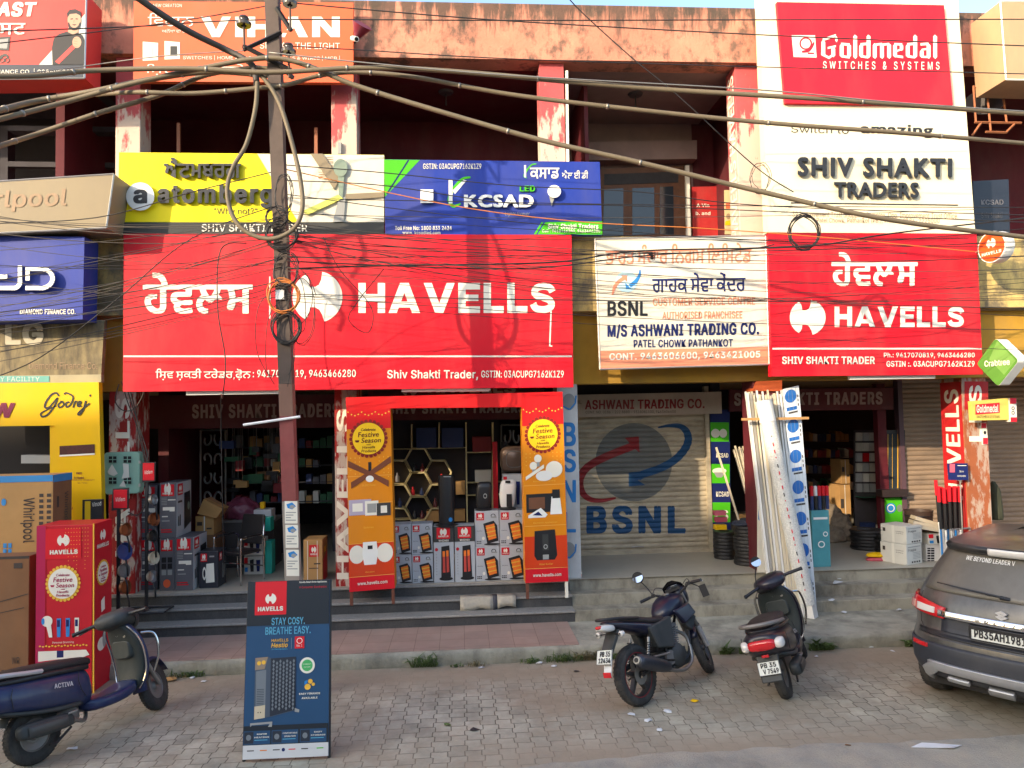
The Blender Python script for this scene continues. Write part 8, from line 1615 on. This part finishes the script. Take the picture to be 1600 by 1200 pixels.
    plate(q, (.028, .01, .83), .455, .112, 4, [('PB35AH1981', .07, .16, .97, .84)])
    pr = Print(lambda u, v, off=0: Vector((.045 - off, .2 - u * .4, .955 - v * .03))); pr.text('BREZZA', 0, 0, 1, 1, STEEL, off=.02, track=.5); pr.mb.build('model_lettering', q, local=True)
    lg = Print(lambda u, v, off=0: Vector((.105 - off, .05 - u * .1, 1.055 - v * .085))); lg.poly([(.5, 0), (1, .3), (.72, .5), (.42, .3), (.18, .42), (0, .3)], ALLOY, .012); lg.poly([(.5, 1), (0, .7), (.28, .5), (.58, .7), (.82, .58), (1, .7)], ALLOY, .012); lg.poly([(.28, .5), (.1, .38), (.3, .3), (.9, .62), (.7, .7)], ALLOY, .012); lg.mb.build('badge', q, local=True)
    for x in (.76, 3.3):
        for y in (-.78, .78):
            w_ = wheel(q, x, .335, .21, .22, RIMG, spokes=5, y=y)
    part('wheel_arch', q, lambda mb: [mb.tube([(x + .41 * math.cos(t), y, .335 + .41 * math.sin(t)) for t in [rad(12 * k + 6) for k in range(15)]], .04, CLAD, 8) for x in (.82, 3.3) for y in (-.845, .845)])
    part('underbody', q, lambda mb: mb.box((.25, -.7, .22), (3.9, .7, .34), PLBLK))
    for s_ in (-1, 1): part('side_window', q, lambda mb: mb.hexa([(.75, s_ * .855, 1.1), (2.9, s_ * .865, 1.1), (2.35, s_ * .685, 1.46), (.85, s_ * .70, 1.46)], [(.75, s_ * .8, 1.1), (2.9, s_ * .8, 1.1), (2.35, s_ * .6, 1.46), (.85, s_ * .6, 1.46)], CGLASS))
    return q
suv('dusty dark grey car seen from behind, cut off by the right edge', (4.80, 6.44), 36)
# ------------------------------------------------------------------ weeds and litter along the kerb
LEAF = M('weed leaf', (.10, .15, .045), rough=.7, var=.3, vs=30); LEAFD = M('dry grass', (.20, .17, .09), rough=.8, var=.3, vs=30); LITW = M('litter paper', (.62, .62, .62), rough=.7, var=.1)
rn = random.Random(31)
def tuft(px, py, w, h, n, mat, label, name='weed_tuft', kind='grass'):
    c = G(px, py, 0); mb = MB()
    for k in range(n):
        a = rn.uniform(0, 2 * math.pi); r_ = w * rn.uniform(.0, 1) ; b = Vector((c.x + r_ * math.cos(a), min(c.y + .3 * r_ * math.sin(a), KY - .01), 0)); L = h * rn.uniform(.5, 1.5); dr = Vector((rn.uniform(-.6, .6), rn.uniform(-.7, .1), 1)).normalized()
        sd = Vector((rn.uniform(-1, 1), rn.uniform(-1, 1), .1)).normalized(); wd = rn.uniform(.004, .010) if kind == 'grass' else rn.uniform(.012, .026); m1 = b + dr * L * .55; m2 = m1 + (dr + Vector((dr.x, dr.y, -.8))).normalized() * L * .5
        mb.add([b - sd * wd * .4, b + sd * wd * .4, m1 + sd * wd, m1 - sd * wd, m2], [(0, 1, 2, 3), (3, 2, 4)])
    o = mb.build(name, None, mat); o.location = c
    for v in o.data.vertices: v.co -= c
    o['label'] = label; o['category'] = 'weeds'; return o
for px, py, w, h, n, m, lab in [(298, 1056, .22, .09, 70, LEAF, 'low green weeds at the kerb behind the blue scooter front wheel'), (268, 1060, .16, .05, 40, LEAFD, 'dry weeds nearest the crimson carton'), (665, 1041, .2, .16, 90, LEAF, 'grass tuft at the kerb right of the poster stand'), (715, 1042, .1, .06, 30, LEAF, 'small weed at the kerb, second from the poster stand'), (745, 1041, .12, .08, 40, LEAFD, 'brownish weed at the kerb below the striped sack'), (830, 1036, .16, .08, 60, LEAF, 'weed patch at the kerb under the archway end'), (880, 1033, .26, .12, 120, LEAF, 'long weed patch at the kerb left of the motorcycle'), (918, 1029, .2, .15, 110, LEAFD, 'dry grass clump at the end of the pink pavement'), (950, 1027, .2, .09, 80, LEAF, 'green weeds behind the motorcycle plate'), (1128, 1018, .07, .14, 34, LEAF, 'single upright weed between the motorcycle and the black scooter'), (1160, 1019, .07, .1, 26, LEAF, 'small weed left of the black scooter'), (1272, 1012, .12, .14, 60, LEAF, 'leafy weed right of the black scooter'), (1290, 1014, .08, .1, 40, LEAF, 'low leafy weed farther right of the black scooter'), (1407, 1004, .06, .12, 34, LEAF, 'small upright weed at the kerb beside the car')]:
    tuft(px, py, w, h, n, m, lab, kind='leaf' if m is LEAF and px > 1100 else 'grass')
def scrap(px, py, s_, label, z=.006, m=LITW, name='litter_scrap', onz=0.0, group=None):
    c = G(px, py, onz); n = 7; mb = MB(); pts = []
    for k in range(n):
        a = 2 * math.pi * k / n; r_ = s_ * rn.uniform(.55, 1.1); pts.append((c.x + r_ * math.cos(a), c.y + r_ * .8 * math.sin(a), onz + z + rn.uniform(.0, s_ * .35)))
    mb.add(pts + [(c.x, c.y, onz + z + s_ * .4)], [(k, (k + 1) % n, n) for k in range(n)]); o = mb.build(name, None, m); o.location = c
    for v in o.data.vertices: v.co -= c
    o['label'] = label; o['category'] = 'litter'
    if group: o['group'] = group
    sm3 = o.modifiers.new('thick', 'SOLIDIFY'); sm3.thickness = .002
for px, py, s_, lab, m in [(987, 1118, .045, 'white paper scrap left of the three by the motorcycle wheel', LITW), (1042, 1113, .055, 'largest white paper scrap beside the motorcycle wheel', LITW), (1012, 1127, .045, 'white paper scrap lowest of the three by the motorcycle wheel', LITW), (1030, 1142, .035, 'small paper scrap alone below the motorcycle', LITW), (1085, 1097, .05, 'yellow leaf on the pavers by the motorcycle', GOLD), (843, 1037, .05, 'white cup scrap in the weeds at the kerb', LITW), (866, 1042, .045, 'white paper scrap just off the weeds at the kerb', LITW), (752, 1044, .04, 'bluish foil scrap at the kerb', CPALE), (1325, 1166, .03, 'rust-coloured leaf at the road edge', KRAFTD), (252, 1088, .04, 'white scrap beside the blue scooter front wheel', LITW), (265, 1064, .1, 'brown card scrap by the kerb behind the blue scooter', KRAFT), (300, 1060, .04, 'pale scrap in the weeds behind the blue scooter', LITW), (318, 1066, .04, 'white scrap right of the weeds behind the blue scooter', LITW), (113, 1172, .05, 'white leaf-shaped scrap under the blue scooter', LITW), (741, 1141, .05, 'dark scrap alone on the middle pavers', IRON), (1275, 1027, .03, 'white scrap right of the black scooter', LITW), (1360, 1012, .04, 'white scrap at the kerb left of the car', LITW), (1395, 1018, .03, 'small scrap on the sand left of the car', LITW), (900, 1050, .035, 'dark crumb on the sand left of the motorcycle', IRON), (700, 1134, .05, 'green sprig on the pavers right of the poster stand', LEAF)]: scrap(px, py, s_, lab, m=m)
for px, py, s_, z, lab in [(1405, 954, .06, ZK, 'crumpled clear wrapper on the pavement by the car'), (1320, 958, .06, ZK, 'flat clear wrapper on the pavement'), (1308, 912, .09, .48, 'crumpled clear bag on the upper step'), (1300, 939, .07, .33, 'clear bag on the lower step beside the pipe pack'), (1310, 905, .06, .48, 'white bag behind the crumpled one on the upper step')]: scrap(px, py, s_, lab, m=M('clear wrap', (.55, .57, .6), rough=.2, var=.2, vs=20), onz=z + .004)
c = G(1463, 1165, .004); mb = MB(); q_ = [(1424, 1167), (1440, 1160), (1460, 1161), (1484, 1163), (1503, 1164), (1490, 1168), (1456, 1168)]; pts = [G(x, y, .012 + .012 * (k % 2)) for k, (x, y) in enumerate(q_)]; mb.hexa(pts, [p_ - Vector((0, 0, .004)) for p_ in pts]); o = mb.build('litter_sheet', None, LITW); o['label'] = 'long white torn sheet on the road edge below the car'; o['category'] = 'litter'
